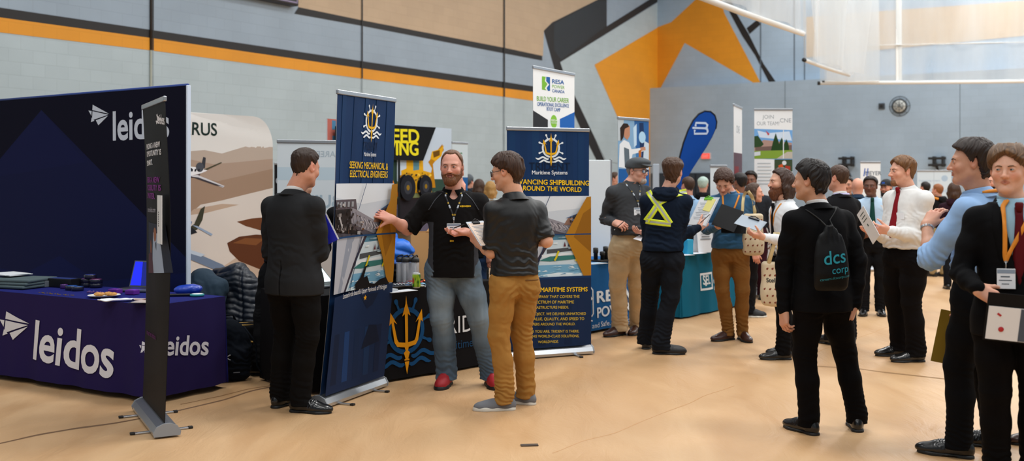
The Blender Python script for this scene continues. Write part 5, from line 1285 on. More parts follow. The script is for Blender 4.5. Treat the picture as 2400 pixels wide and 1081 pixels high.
for y in (-.1, .07): part('handle', gd_, lambda o: o.tube([(.0, y, .34), (.03, y-.02, .25), (.09, y-.03, .24), (.12, y-.02, .3), (.1, y, .36)], .011, 8), t)
part('rim', gd_, lambda o: o.tube([(-.13, -.06, .375), (0, -.085, .38), (.13, -.06, .375), (.15, 0, .375), (.1, .07, .38), (-.1, .07, .38), (-.15, 0, .375)], .006, 8, closed=True), t); part('lining', mat('plum lining', '#4a2030', .7), lambda o: o.box((-.02, 0, .345), (.2, .1, .02), None, .01), t)
# ---- cream aircraft backdrop -----------------------------------------------------------------
CL, CR = V(-4.01, 9.7, 0), V(-2.71, 11.6, 0); cu = nrm(CR-CL); cw = float(np.linalg.norm(CR-CL)); cn = np.cross(cu, V(0, 0, 1)); CT = 2.3
t = thing('backdrop', 'cream fabric backdrop picturing small jets over sandy shore', 'backdrop', (CL+CR)/2); cb = (CL+CR)/2
p = Panel(CL+V(0, 0, .02), cu, V(0, 0, 1), cw, CT-.02, base='#d6d2cd', draw_base=False)
rc = .3; pts = [(0, 0), (cw, 0), (cw, CT-.02-rc)]+[(cw-rc+rc*math.cos(a), CT-.02-rc+rc*math.sin(a)) for a in np.linspace(.1, PI/2, 9)]+[(0, CT-.02)]; p.poly(pts, '#d9d5d0', px=False)
p.clip([(300, 350), (437, 355), (480, 352), (520, 360), (580, 342), (642, 345), (642, 800), (300, 800)], '#b3a294')
p.clip([(300, 372), (437, 372), (500, 385), (560, 380), (642, 372), (642, 800), (300, 800)], '#a68f7e')
p.clip([(300, 420), (437, 410), (510, 425), (642, 395), (642, 800), (300, 800)], '#9a806c')
p.clip([(300, 520), (437, 510), (470, 480), (520, 470), (580, 455), (642, 440), (642, 800), (300, 800)], '#cfc6be')
p.clip([(437, 505), (455, 490), (520, 478), (560, 480), (480, 500)], '#b49c88'); p.clip([(500, 640), (560, 600), (642, 590), (642, 800), (437, 800), (437, 690)], '#bca795')
p.clip([(555, 520), (590, 512), (642, 508), (642, 545), (610, 540), (575, 530)], '#6a4028')
p.clip([(532, 570), (560, 555), (600, 550), (642, 552), (642, 640), (610, 632), (560, 612), (538, 590)], '#5b3420'); p.clip([(545, 570), (575, 558), (620, 560), (600, 575)], '#7a4c2c')
p.textfit('CIRRUS', (392, 314), (508, 318), '#20302c', .02, h=.19)
def jet(o, q, s):
    o.poly([q(-30, 2), (q(-30, 2)[0], q(-30, 2)[1]+10), q(-6, 12), q(26, 4), q(40, -2), q(26, -8), q(-2, -12)], '#e4e2e4'); o.poly([q(-22, -4), q(-12, -9), q(4, -8), q(0, 0), q(-20, 2)], '#20222a'); o.poly([q(-26, 8), q(-4, 13), q(24, 5), q(20, 12), q(-8, 17)], '#55464c')
    o.poly([q(24, -6), q(34, -8), q(36, -32), q(30, -34)], '#3a3a40'); o.poly([q(30, -4), q(40, -4), q(74, -20), q(72, -22)], '#4a4636'); o.poly([q(-2, 10), q(16, 8), q(80, 34), q(76, 38)], '#c8c6ca'); o.poly([q(0, 12), q(18, 14), q(78, 36), q(60, 33)], '#3e3a40'); o.disc(*q(22, -10), .05, '#4a4c54', px=True, n=16)
    for k in range(3): o.poly([q(2+8*k, -6), q(6+8*k, -6), q(5+8*k, 0), q(1+8*k, 0)], '#24262e')
jet(p, lambda a, b: (446+a*1.0, 402+b*1.0), 1)
p.poly([(437, 538), (455, 525), (470, 490), (480, 483), (474, 515), (462, 538), (446, 545)], '#3d3d30'); p.poly([(437, 515), (450, 520), (446, 530), (437, 528)], '#7d8fa8'); p.poly([(450, 528), (462, 530), (498, 549), (494, 553)], '#8ea0b8'); p.poly([(437, 538), (450, 534), (462, 545), (440, 552)], '#20242a')
p.poly([(437, 585), (470, 598), (520, 620), (560, 650), (520, 640), (437, 605)], '#6c7c94'); p.poly([(437, 583), (480, 597), (470, 602), (437, 592)], '#b8c6d6')
p.build('fabric_panel', t, cb, m=cmat('printed cloth', .85, .2, 500, spec=.12), back=None, warp=lambda a, b: cn*(.012*math.sin(b*19+a*4)*max(0, (b-1.95)/.35)), grid=(.09, .07))
m = MB(); fm_ = mat('cream cloth', '#d5d1cc', .85); m.m(fm_); m.prism([(a*.998+.002, b*.998) for a, b in pts], lambda a, b, w: CL+cu*a-cn*(.045-w)+V(0, 0, .02+b), .04); m.build('back_panel', fm_, t, off=cb)
m = MB(); m.m(ALU()); Rc = np.stack([cu, -cn, V(0, 0, 1)], 1)
for q in (.4, cw-.4): m.box(CL+cu*q-cn*.02+V(0, 0, .008), (.05, .5, .014), Rc)
m.build('base_foot', None, t, off=cb)
# ---- banner seen from behind ---------------------------------------------------------------
def dr_rev(p):
    p.quad(0, .9, p.W, 1.5, '#cdd6dc'); p.quad(0, .0, p.W, .95, '#d2cac2'); p.quad(0, 1.5, p.W, 1.62, '#b9cbd6')
    p.text('BUILT', (p.W*.62, 1.24), .17, '#9db0be', mirror=True, px=False, bold=.03); p.text('FOR YOU', (p.W*.62, 1.0), .2, '#86a6c0', mirror=True, px=False, bold=.03); p.text('CAREER FAIR', (p.W*.6, 1.72), .08, '#aab8c2', mirror=True, px=False)
rollup('white banner seen from its back with mirrored lettering showing through', (-2.18, 9.5), (-1.62, 9.75), 1.945, dr_rev, base='#cdd6db', bg='#cdd6db')
rollup('distant black banner with a red letter between two pale backdrops', (-3.3, 14.2), (-2.6, 14.6), 1.82, lambda p: (p.text('CAREERS', (.3, 1.45), .14, '#9aa0a8', px=False), p.text('RIDE', (.42, 1.15), .3, '#c02a2a', px=False, bold=.04), p.quad(0, .6, p.W, .95, '#3a7aa8')), base='#17181c')
# ---- railway stand -------------------------------------------------------------------------
SL, SR = V(-2.12, 11.76, 0), V(-.83, 14.0, 0); su = nrm(SR-SL); sw_ = float(np.linalg.norm(SR-SL)); sn = np.cross(su, V(0, 0, 1)); sc_ = (SL+SR)/2
t = thing('backdrop', 'large backdrop with yellow lettering on black and yellow rail machines', 'backdrop', sc_)
p = Panel(SL+V(0, 0, .02), su, V(0, 0, 1), sw_, 2.28, base='#b9cbd9'); Y1, Y2 = '#e0a71c', '#b87d10'
p.clip([(760, 270), (812, 284), (812, 420), (760, 420)], '#b5675c')
for x, y in ((778, 282), (790, 284), (779, 318), (800, 312)): p.clip([(x, y), (x+9, y+1), (x+9, y+22), (x, y+22)], '#4c7fa0')
p.clip([(780, 345), (800, 318), (812, 320), (812, 460), (780, 450)], Y1); p.clip([(785, 350), (798, 345), (798, 372), (785, 374)], '#3a4c58'); p.clip([(778, 395), (812, 410), (812, 420), (778, 420)], '#26221e'); p.clip([(778, 430), (815, 470), (815, 700), (778, 700)], '#16202a')
p.clip([(870, 460), (1062, 450), (1062, 620), (870, 620)], '#5c5668'); p.clip([(870, 430), (1062, 415), (1062, 470), (870, 480)], '#7a8458'); p.clip([(1000, 420), (1062, 405), (1062, 450), (1000, 450)], '#31493f'); p.clip([(890, 300), (1062, 300), (1062, 420), (890, 420)], '#c2cfdc'); p.clip([(905, 340), (930, 340), (930, 480), (905, 480)], '#31493f')
p.clip([(940, 400), (952, 395), (952, 360), (990, 355), (992, 400), (1010, 405), (1012, 450), (940, 455)], Y1); p.clip([(968, 375), (982, 372), (982, 398), (968, 400)], '#5c8894'); p.clip([(935, 412), (960, 405), (962, 425), (935, 430)], Y2)
p.clip([(1002, 440), (1012, 395), (1003, 380), (1036, 338), (1040, 352), (1014, 385), (1020, 440)], Y2); p.clip([(1008, 372), (1012, 355), (1030, 350), (1040, 340), (1034, 366), (1020, 378)], Y1); p.clip([(1014, 356), (1030, 352), (1030, 364), (1016, 370)], '#6d4a12')
for x, y, r in ((950, 440, .17), (992, 437, .15)): p.disc(x, y, r, '#1b1d24', px=True); p.disc(x, y, r*.45, '#2c3038', px=True)
p.clip([(900, 420), (920, 422), (935, 460), (900, 468)], '#e07c18')
p.clip([(860, 468), (1062, 460), (1062, 474), (860, 482)], '#2c201c'); p.clip([(898, 486), (928, 485), (928, 560), (898, 540)], '#6d6684'); p.clip([(932, 470), (1062, 462), (1062, 520), (932, 515)], '#231f24'); r_ = random.Random(5)
for k in range(150): x, y = r_.uniform(899, 927), r_.uniform(487, 556); p.clip([(x, y), (x+2.2, y+.6), (x+1.4, y+2.2)], ['#8f88a4', '#565070', '#a7a1b8', '#423c58'][k % 4])
for k in range(40): x, y = r_.uniform(941, 1008), r_.uniform(402, 450); p.clip([(x, y), (x+r_.uniform(2, 7), y), (x+3, y+r_.uniform(2, 7)), (x, y+4)], ['#8a6410', '#2a2620', '#f0c84a', '#5a4a20', '#c8901c'][k % 5])
for x, y, r in ((950, 440, .17), (992, 437, .15)): p.disc(x, y, r*.97, '#1b1d24', px=True); p.disc(x, y, r*.5, '#33363e', px=True); p.disc(x, y, r*.2, '#8a6a18', px=True)
p.clip([(926, 375), (931, 375), (931, 560), (926, 560)], '#15171a')
p.clip([(880, 520), (910, 545), (940, 580), (1062, 600), (1062, 720), (880, 720)], '#b3c3d4'); p.clip([(880, 515), (935, 560), (930, 566), (880, 524)], '#15171a'); p.clip([(870, 620), (1062, 625), (1062, 720), (870, 720)], '#7b8896')
p.clip([(778, 296), (900, 292), (1015, 299), (985, 377), (778, 372)], '#15171a')
p.textfit('SPEED', (872, 334), (976, 335), '#e8d824', .035, h=.245); p.textfit('SWING', (870, 363), (974, 364), '#e8d824', .035, h=.245)
p.build('fabric_panel', t, sc_, m=cmat('printed cloth', .85, .2, 500, spec=.12), back='#d0d4d8', thick=.02)
m = MB(); m.m(ALU()); Rs = np.stack([su, -sn, V(0, 0, 1)], 1)
for q in (.3, sw_-.3): m.box(SL+su*q-sn*.02+V(0, 0, .009), (.06, .45, .018), Rs)
m.build('base_foot', None, t, off=sc_)
rollup('small distant white and blue banner right of the yellow rail backdrop', (-.90, 15.2), (-.68, 15.5), 2.15, lambda p: (p.quad(0, 0, p.W, 1.55, '#24609c'), p.text('CS', (.17, 1.83), .13, '#3a7a4a', px=False, bold=.04)), base='#c9d5da')
# ---- two blue and gold banners -------------------------------------------------------------
NAVY, GOLD, YL = '#13325c', '#a8741e', '#f0c419'
def ship_scene(p, X0, X1, Y0, Ym, Y1, flip=False):
    "two stacked harbour pictures between uv limits"
    q = lambda a, b: (X0+(X1-X0)*a, b)
    L = lambda a, b: (X0+(X1-X0)*a, Ym+(Y1-Ym)*b); K = lambda a, b: (X0+(X1-X0)*a, Y0+(Ym-Y0)*b)
    p.poly([L(0, 0), L(1, 0), L(1, 1), L(0, 1)], '#c3ccd6', px=False); p.poly([L(0, .75), L(.5, .6), L(1, .7), L(1, 1), L(0, 1)], '#d6dde4', px=False)
    p.poly([L(0, 0), L(0, .7), L(.38, .7), L(.42, .45), L(.62, .3), L(1, .15), L(1, 0)], '#5a5258', px=False); p.poly([L(0, .1), L(0, .52), L(.3, .52), L(.34, .2), L(.55, .0)], '#2c2624', px=False); p.poly([L(.3, .55), L(.4, .5), L(.95, .1), L(.7, .02), L(.33, .25)], '#8d8a92', px=False)
    for k in range(9): p.line([L(.32+.07*k, .5-.05*k), L(.4+.06*k, .1)], .006, '#5d5860')
    p.poly([L(.68, .25), L(.74, .45), L(1, .62), L(1, .2)], '#8a6a5c', px=False); p.poly([L(.7, .42), L(.8, .5), L(1, .66), L(1, .6), L(.8, .44)], '#54688a', px=False)
    for k in range(6): p.line([L(.76+.04*k, .3), L(.76+.04*k, .46+.02*k)], .008, '#33363e')
    for k in range(5): p.poly([L(.02+.07*k, .56), L(.06+.07*k, .56), L(.06+.07*k, .66), L(.02+.07*k, .66)], '#8f9298', px=False)
    r_ = random.Random(11); gy = ['#241d1b', '#3c3432', '#5b5352', '#837d7c', '#a9a5a3', '#6a4a34', '#1a1718']
    for k in range(60):
        a, b_ = r_.uniform(0, .62), r_.uniform(.0, .62)
        if b_ > .72-.75*a: continue
        w_, h_ = r_.uniform(.01, .05), r_.uniform(.01, .06); p.poly([L(a, b_), L(min(1, a+w_), b_-.01), L(min(1, a+w_), b_+h_), L(a, b_+h_)], gy[k % 7], px=False)
    for k in range(14): a = r_.uniform(.72, .95); b_ = r_.uniform(.24, .5); p.poly([L(a, b_), L(a+.03, b_), L(a+.03, b_+.05), L(a, b_+.05)], ['#5d4a44', '#3c4250', '#a08878', '#6d7488'][k % 4], px=False)
    for k in range(8): p.line([L(.45+.05*k, .36-.03*k), L(.5+.05*k, .26-.035*k), L(.47+.05*k, .12)], .005, '#c0bcc0')
    p.line([L(.5, 1), L(.4, .5)], .006, '#1d3c66'); p.line([L(.06, .35), L(.14, .1)], .02, '#a8a4a4')
    for k in range(10): p.poly([L(.05+.03*k, .12+.02*(k % 3)), L(.075+.03*k, .12), L(.07+.03*k, .22+.03*(k % 2))], ['#4a3f3c', '#77706c', '#1c1817'][k % 3], px=False)
    p.poly([K(0, 0), K(1, 0), K(1, 1), K(0, 1)], '#bfd0da', px=False); p.poly([K(.3, .86), K(1, .9), K(1, 1), K(.3, 1)], '#4f7f98', px=False); p.poly([K(0, 0), K(.22, 0), K(.52, 1), K(0, 1)], '#aeb2bc', px=False); p.poly([K(.08, 0), K(.14, 0), K(.36, 1), K(.22, 1)], '#8b93a2', px=False); p.poly([K(.2, 0), K(.24, 0), K(.56, 1), K(.52, 1)], '#3a3440', px=False)
    p.poly([K(.46, .56), K(1, .66), K(1, .72), K(.46, .66)], '#4b4f54', px=False); p.poly([K(.4, .46), K(.9, .56), K(1, .56), K(1, .6), K(.4, .54)], '#d5dde2', px=False); p.poly([K(.36, .4), K(.5, .5), K(1, .52), K(.85, .42), K(.5, .38)], '#37736f', px=False)
    p.poly([K(.28, 0), K(.36, .3), K(1, .3), K(1, 0)], '#6da2c2', px=False); p.poly([K(.3, .05), K(.6, .12), K(1, .08), K(1, 0), K(.28, 0)], '#d5e6ee', px=False)
    for k in range(26): a, b_ = r_.uniform(.3, .97), r_.uniform(.02, .3); p.poly([K(a, b_), K(min(1, a+.08), b_+.01), K(min(1, a+.06), b_+.035)], ['#8fbdd6', '#5a90b4', '#dbe8ee', '#a9cce0'][k % 4], px=False)
    for k in range(12): a = r_.uniform(.5, .95); b_ = r_.uniform(.66, .95); p.poly([K(a, b_), K(a+.05, b_), K(a+.05, b_+.03), K(a, b_+.025)], ['#6f8a98', '#dbe4e8', '#3c5a66', '#93a8b0'][k % 4], px=False)
    for a, b in ((.6, .62), (.86, .6)): p.line([K(a, b), K(a-.03, b-.15), K(a-.05, b-.22)], .018, '#c8b81e')
    p.line([K(.46, 1), K(.3, 0)], .008, '#20324e')
    for k in range(6): p.poly([K(.66+.05*k, .72), K(.69+.05*k, .72), K(.675+.05*k, .84-.03*(k % 2))], ['#5a2a30', '#2a3040', '#7a3036'][k % 3], px=False)
def dr_t1(p):
    W, H = p.W, p.H
    for k in range(5): p.quad(W*.08+k*W*.19, 1.42, W*.14+k*W*.19, H, ['#14355f', '#123059', '#143661', '#122f58', '#14345e'][k])
    Q = lambda *a: [p.uv(*q) for q in a]; vy = lambda y: p.uv(840, y)[1]; X4 = lambda *a: [(760+x/5.407, 520+y/5.407) for x, y in a]
    trident_logo(p, *p.uv(869, 284), .085, '#e8b41c', '#e4edf4'); p.textfit('TRIDENT', (847, 351), (880, 353), '#0d1f3c', .0, h=.085); p.textfit('Maritime Systems', (849, 366), (877, 367), '#e6ecf2', .008, h=.042)
    p.textfit('SEEKING MECHANICAL &', (815, 394), (903, 398), YL, .012, h=.07); p.textfit('ELECTRICAL ENGINEERS', (816, 415), (902, 417), YL, .012, h=.07)
    ship_scene(p, 0, W, vy(676), vy(552), vy(430))
    sh = '#131013'; p.clip(X4((330, 790), (400, 700), (455, 560), (500, 540), (500, 552), (470, 570), (440, 700), (480, 680), (505, 770), (560, 780), (620, 720), (690, 690), (720, 690), (720, 850), (340, 860)), sh)
    p.clip([(903, 432), (898, 470), (867, 545), (880, 600), (887, 648), (892, 660), (915, 660), (915, 430)], GOLD); p.clip([(894, 500), (878, 545), (886, 600), (900, 560)], '#8f5f16')
    p.line([(0, vy(551)), (W, vy(551))], .012, '#1d3f68')
    p.poly([(0, 0), (W, 0), (W, vy(672)), (0, vy(682))], '#14284a', px=False)
    for k in range(5): p.quad(W*(.06+.18*k), .06, W*(.15+.18*k), .42, ['#10203c', '#1a3a6a', '#122646', '#173258', '#10203e'][k])
    p.poly([(W*.55, .26), (W*.85, .29), (W*.78, .42), (W*.66, .43)], '#0f1a30', px=False); p.clip([(832, 690), (872, 684), (860, 712), (848, 722)], '#12203a')
    p.textfit('Located in the beautiful Upper Peninsula of Michigan', (787, 699), (888, 674), '#e8ebee', .0, h=.05, shear=.25)
    su_, sv_ = p.uv(844, 697); p.poly([(su_+.022*math.sin(a)*(1 if i % 2 == 0 else .42), sv_+.022*math.cos(a)*(1 if i % 2 == 0 else .42)) for i, a in enumerate(np.linspace(0, 2*PI, 11)[:10])], '#e8a81c', px=False)
rollup('blue and gold roll-up banner leaning beside the suited person, seeking engineers', (-1.345, 7.12), (-1.03, 7.86), 2.19, dr_t1, lean=(.13, -.05), base=NAVY, curl=.03)
def dr_t2(p):
    W, H = p.W, p.H
    for k in range(7): p.quad(W*(.02+.14*k), H-.62+.05*(k % 3), W*(.1+.14*k), H, ['#14365f', '#123058', '#15375f', '#122f57', '#143661', '#123058', '#14355e'][k])
    trident_logo(p, *p.uv(1291, 347), .09, '#e6b01c', '#e2ecf2'); p.text('TRIDENT', (1288, 399), .1, '#101f38', bold=.0); p.text('Maritime Systems', (1288, 409), .05, '#e8edf2', bold=.012)
    p.textfit('ADVANCING SHIPBUILDING', (1194, 431), (1380, 435), YL, .02); p.textfit('AROUND THE WORLD', (1214, 446), (1362, 450), YL, .02)
    y0, ym, y1 = p.uv(1290, 651)[1], p.uv(1290, 550)[1], p.uv(1290, 460)[1]; ship_scene(p, 0, W, y0, ym, y1)
    p.clip([(1384, 460), (1396, 460), (1396, 650), (1365, 650), (1320, 552), (1370, 462)], GOLD); p.clip([(1340, 555), (1362, 500), (1390, 480), (1390, 600)], '#8c5d18')
    p.line([(0, ym), (W, ym)], .012, '#1d3f68'); p.line([(0, y0), (W, y0)], .02, NAVY); p.quad(0, 0, W, y0-.01, '#15294a')
    for k in range(6): p.quad(W*(.03+.16*k), .02, W*(.12+.16*k), y0-.15-.06*(k % 2), ['#122443', '#193355', '#11223e', '#182f52', '#122544', '#16294a'][k])
    p.textfit('TRIDENT MARITIME SYSTEMS', (1203, 684), (1372, 682), YL, .02)
    for tx, x0, x1, y in (('A FAMILY COMPANY THAT COVERS THE', 1204, 1353, 698), ('ENTIRE SPECTRUM OF MARITIME', 1212, 1340, 711), ('INFRASTRUCTURE NEEDS.', 1236, 1328, 723), ('ON EVERY PROJECT, WE DELIVER UNMATCHED', 1200, 1368, 738), ('SERVICE, VALUE, QUALITY, AND SPEED TO', 1206, 1364, 750), ('CUSTOMERS AROUND THE WORLD.', 1216, 1343, 762), ('WHEREVER YOU ARE, TRIDENT IS THERE,', 1206, 1352, 779), ('DELIVERING WORLD-CLASS SOLUTIONS,', 1212, 1352, 790), ('WORLDWIDE.', 1256, 1304, 803)): p.textfit(tx, (x0, y), (x1, y-1), '#d9b93a', .006)
rollup('blue and gold roll-up banner standing right of the clipboard writer', (-.05, 9.06), (.70, 9.38), 2.04, dr_t2, base=NAVY)
# ---- dark table with trident ---------------------------------------------------------------
TU = nrm((.728, .686, 0))
def dr_tt(p):
    u, v = p.uv(950, 775); trident_logo(p, u, v+.0, .187, '#e59a17', '#174a78'); p.text('TRIDENT', (p.uv(1018, 772)[0], v-.07), .2, '#d4d6d8', 'l', px=False, bold=-.004, sx=.95); p.text('Maritime Systems', (p.uv(1030, 800)[0], v-.2), .1, '#1b3f60', 'l', px=False, bold=0.)
tbl2, clo2, T2 = clothtable('folding table standing under the black cloth behind the gesturing person', (-1.467, 7.57), TU, 1.83, .76, .725, '#121113', dr_tt, hem=.02, amp=.006, flare=.012)
tag(clo2, 'black cloth with gold trident and blue ship wheel', 'tablecloth')
# bottles, cans, sweets on it
def bottle(label, c, rz):
    t = thing('bottle', label, 'bottle', c, rz, 'clear bottles on the dark table'); cl = mat('clear plastic', '#e6eaf0', .08, alpha=.28, spec=.6)
    part('bottle_body', cl, lambda o: o.lathe([(.028, 0), (.033, .004), (.0335, .17), (.031, .178), (.0305, .172), (.031, .008), (.005, .006)], n=20), t); bk_ = mat('black plastic', '#111112', .5)
    cp = part('cap', bk_, lambda o: (o.lathe([(.034, .172), (.035, .176), (.035, .2), (.028, .208), (.02, .214)], n=20)), t); part('spout', bk_, lambda o: o.tube([(-.03, 0, .205), (-.012, 0, .224), (.018, 0, .232), (.03, 0, .216)], .006, 8), cp)
    part('insert_card', mat('white paper', '#dfe2e6', .6), lambda o: o.box((-.006, -.01, .085), (.022, .001, .15)), t); part('straw', bk_, lambda o: o.tube([(.014, .0, .008), (.014, 0, .176)], .003, 6), t)
for k, (px, py) in enumerate(((938, 662), (950, 663), (962, 661), (973, 663), (945, 655), (967, 655))): bottle(['leftmost clear bottle in the front row by the cans', 'second clear bottle from the left in the front row', 'third clear bottle from the left in the front row', 'rightmost clear bottle in the front row by the cans', 'left clear bottle in the back row', 'right clear bottle in the back row'][k], on(T2, px, py), .3*k)
def can(label, c, rz):
    t = thing('soda_can', label, 'can', c, rz); N = 28; prof = [(.024, 0), (.03, .006), (.0325, .012), (.0325, .105), (.029, .116), (.0265, .12)]
    vs, fs, cs = [], [], []; Z = [0, .006, .012, .03, .05, .07, .09, .105, .113, .12]
    for z in Z:
        r = np.interp(z, [a[1] for a in prof], [a[0] for a in prof])
        for k in range(N):
            a = 2*PI*k/N; vs.append((r*math.cos(a), r*math.sin(a), z)); g = vnoise(np.array([[math.cos(a)*2.2, math.sin(a)*2.2, z*40]]))[0]
            cs.append(srgb('#c9ccc8') if z > .108 or z < .008 else (srgb('#c02a1c') if math.cos(a+2.2) > .75 and .045 < z < .085 else (srgb('#1f6b1c') if g > .25 else srgb('#a8cf28'))))
    for i in range(len(Z)-1):
        for k in range(N): fs.append((i*N+k, i*N+(k+1) % N, (i+1)*N+(k+1) % N, (i+1)*N+k))
    mesh_obj('can_body', np.array(vs), np.array(fs), cmat('can print', .3, spec=.6), t, smooth=True, col=np.array(cs))
    al = ALU(); part('can_top', al, lambda o: o.lathe([(.0265, .119), (.025, .1205), (.024, .117), (.004, .117)], n=24), t); part('pull_tab', al, lambda o: o.tube([(.012, 0, .119), (0, .005, .119), (-.008, 0, .119), (0, -.005, .119)], .0015, 6, closed=True), t)
can('green soda can standing at the left beside the clear bottles', on(T2, 915, 657), 1.2); can('green soda can standing nearest at the table front edge', on(T2, 976, 675), -.6)
q = on(T2, 936, 672); t = thing('pen_tray', 'black tray with rows of silver pens on the dark table', 'tray', q, .75); part('tray', mat('black card', '#121216', .35), lambda o: o.box((0, 0, .008), (.3, .2, .016), None, .004), t)
for k in range(9):
    q2 = q+rotz(.75) @ V(-.12+.03*k, 0, .018); o = MB(); o.m(mat('steel', '#b8bcc0', .3, 1.)); o.tube([(0, -.07, .005), (0, .06, .005), (0, .075, .005)], [.004, .0045, .001], 8); z = o.build('pen'); z.location = list(map(float, q2)); z.rotation_euler = (0, 0, .75-.35); tag(z, 'silver pen lying in the black tray on the dark table', 'pen', 'pens in the tray')
def sweet(label, c, rz, col, s=1.):
    F = Field((-.04, -.03, -.01), (.04, .03, .03), .003); F.ell((0, 0, .01), (.02*s, .012*s, .009), .004)
    for sx in (-1, 1): F.chain([(sx*.017*s, 0, .01), (sx*.032*s, 0, .01)], [.003, .009], .004)
    v, f = F.mesh(); v = v+vnormals(v, f)*(.0015*vnoise(v*200))[:, None]; o = mesh_obj('candy', v, f, mat('wrapper '+col, col, .25, coat=.4), smooth=True); o.location = list(map(float, c)); o.rotation_euler = (0, 0, rz); tag(o, label, 'candy', 'wrapped sweets on the dark table')
for k, (px, py, c1, nm) in enumerate(((946, 668, '#c42a1e', 'red'), (956, 667, '#5aa8d8', 'light blue'), (966, 669, '#e0e4ea', 'white'), (964, 663, '#d8391e', 'red'), (985, 664, '#c9201c', 'red'), (991, 668, '#8cc4e4', 'light blue'), (955, 673, '#3d7fc0', 'blue'), (994, 661, '#e2641c', 'orange'), (988, 673, '#dde2e8', 'white'))):
    q = on(T2, px, py); sweet('%s wrapped sweet %s' % (nm, ['left of the heap by the bottles', 'in the middle of the heap', 'at the front right of the heap', 'at the back of the heap', 'right of the nearer green can', 'farthest right at the table edge', 'in front of the heap', 'at the back right near the jeans', 'right of the can at the front'][k]), q, k*1.1, c1, 1.3)
box_thing('booklet_stack', 'white flat box with small print at the dark table edge', 'box', on(T2, 903, 684), (.17, .1, .02), .75, pap, .002, lid=mat('booklet print', '#b9bcc2', .5))
box_thing('paper_sheets', 'white paper sheet under the pens at the front of the dark table', 'papers', on(T2, 938, 683), (.26, .12, .003), .8, pap, .001)
laptop('silver laptop at the left end of the dark table beside the suit', on(T2, 768, 671), .9, '#cfe8e4', .3, .2, .9)
box_thing('box', 'low red box behind the left green can', 'box', on(T2, 893, 655)+T2['bk']*.08, (.12, .1, .05), .75, mat('red card', '#a01c22', .5)); 
q = on_ab(T2, 1.47, .62); t = thing('cardboard_box', 'open cardboard box behind the gesturing person on the dark table', 'box', q, .75); cbm = mat('cardboard', '#b58a58', .8, bump=.2, bscale=90)
part('box_body', cbm, lambda o: [o.box(V(0, sy*.12, .2), (.36, .006, .4)) for sy in (-1, 1)]+[o.box(V(sx*.18, 0, .2), (.006, .24, .4)) for sx in (-1, 1)]+[o.box((0, 0, .004), (.36, .24, .008))], t)
for sx, a in ((-1, -.9), (1, .7)): part('flap', cbm, lambda o: o.box(V(sx*(.18+.075*math.cos(a)*1), 0, .40+.05), (.17, .24, .005), roty(-sx*.75)), t)
# blue bag on the table behind
F = Field((-.24, -.16, -.01), (.24, .16, .36), .008); F.ell((0, 0, .1), (.19, .11, .11), .04); F.ell((.04, -.02, .2), (.14, .08, .08), .04); F.chain([(-.1, 0, .15), (-.06, 0, .29), (.03, 0, .3)], [.03, .03, .03], .03); F.cut(lambda X, Y, Z: -Z, .01); v, f = F.mesh(); v = drape(v, f, [(V(0, 0, .18), V(.7, 0, 1), .2, .014, .07)], .014, 21); v[:, 2] -= v[:, 2].min()
cb2 = np.where((v[:, 2] > .13)[:, None], np.array(srgb('#1769d0')), np.array(srgb('#10141f'))); v = v*1.2; q = on_ab(T2, 1.1, .56)
t = thing('cloth_bag', 'bright blue and black bag lying behind the clear bottles', 'bag', q, .5); mesh_obj('bag_body', v, f, cmat('bag nylon', .45), t, smooth=True, col=cb2); part('strap', mat('blue nylon', '#1757b0', .5), lambda o: o.tube([(-.17, -.07, .24), (-.25, -.08, .16), (-.24, -.09, .03), (-.16, -.11, .02)], .008, 8), t)
# ---- tall white career banner, blue tables ------------------------------------------------
def dr_rs(p):
    W, H = p.W, p.H; G, B = '#7ab83a', '#1c5fa4'
    p.clip([(1245, 256), (1284, 281), (1284, 420), (1245, 420)], '#2a2c30'); p.clip([(1312, 279), (1348, 262), (1348, 420), (1312, 420)], '#1c62b4'); p.clip([(1284, 281), (1298, 290), (1312, 279), (1312, 420), (1284, 420)], '#dfe6ea'); p.disc(1298, 285, .07, '#86c440', px=True)
    p.clip([(1270, 179), (1279, 180), (1277, 190), (1283, 197), (1277, 207), (1281, 212), (1270, 210)], G); p.clip([(1280, 180), (1289, 181), (1289, 213), (1284, 213), (1281, 206), (1287, 198), (1280, 190)], B)
    p.textfit('RESA', (1294, 195), (1322, 198), B, .03, h=.062); p.textfit('POWER', (1294, 206), (1323, 209), G, .0, h=.05); p.textfit('CANADA', (1294, 216), (1323, 219), B, .015, h=.045)
    p.textfit('BUILD YOUR CAREER', (1258, 236), (1333, 241), G, .012, h=.07); p.textfit('OPERATIONAL EXCELLENCE', (1259, 248), (1333, 252), B, .012, h=.054); p.textfit('BOOT CAMP', (1281, 259), (1313, 262), B, .012, h=.054)
    p.textfit('RESA', (1292, 284), (1305, 285), '#eef4e8', .02, h=.03); p.textfit('POWER', (1292, 290), (1306, 291), '#eef4e8', .0, h=.028)
rollup('tall white banner with green and blue career lettering, highest in the row', (.206, 10.5), (.675, 11.25), 2.745, dr_rs, base='#eef1f2')
U3 = nrm((.68, .73, 0)); TB = '#1d5a94'
def dr_r(p):
    W = '#dfe6ec'
    p.line([(1369, 672), (1381, 672), (1387, 680), (1387, 735), (1383, 742)], .018, W, px=True); p.poly([(1378, 688), (1386, 700), (1378, 710)], W); p.line([(1372, 750), (1385, 752)], .014, W, px=True)
    p.textfit('RESA', (1396, 710), (1475, 697), W, .03, h=.17); p.textfit('POWER', (1396, 745), (1475, 730), W, .03, h=.15); p.textfit('Reliable and Safe. The Next', (1340, 778), (1478, 752), W, .0, h=.075)
tbl3, clo3, T3 = clothtable('folding table under the blue cloth behind the capped person', (.64, 10.42), U3, 1.3, .76, .735, TB, dr_r, hem=.03, amp=.008, flare=.02)
tag(clo3, 'bright blue cloth with white power lettering behind the capped person', 'tablecloth')
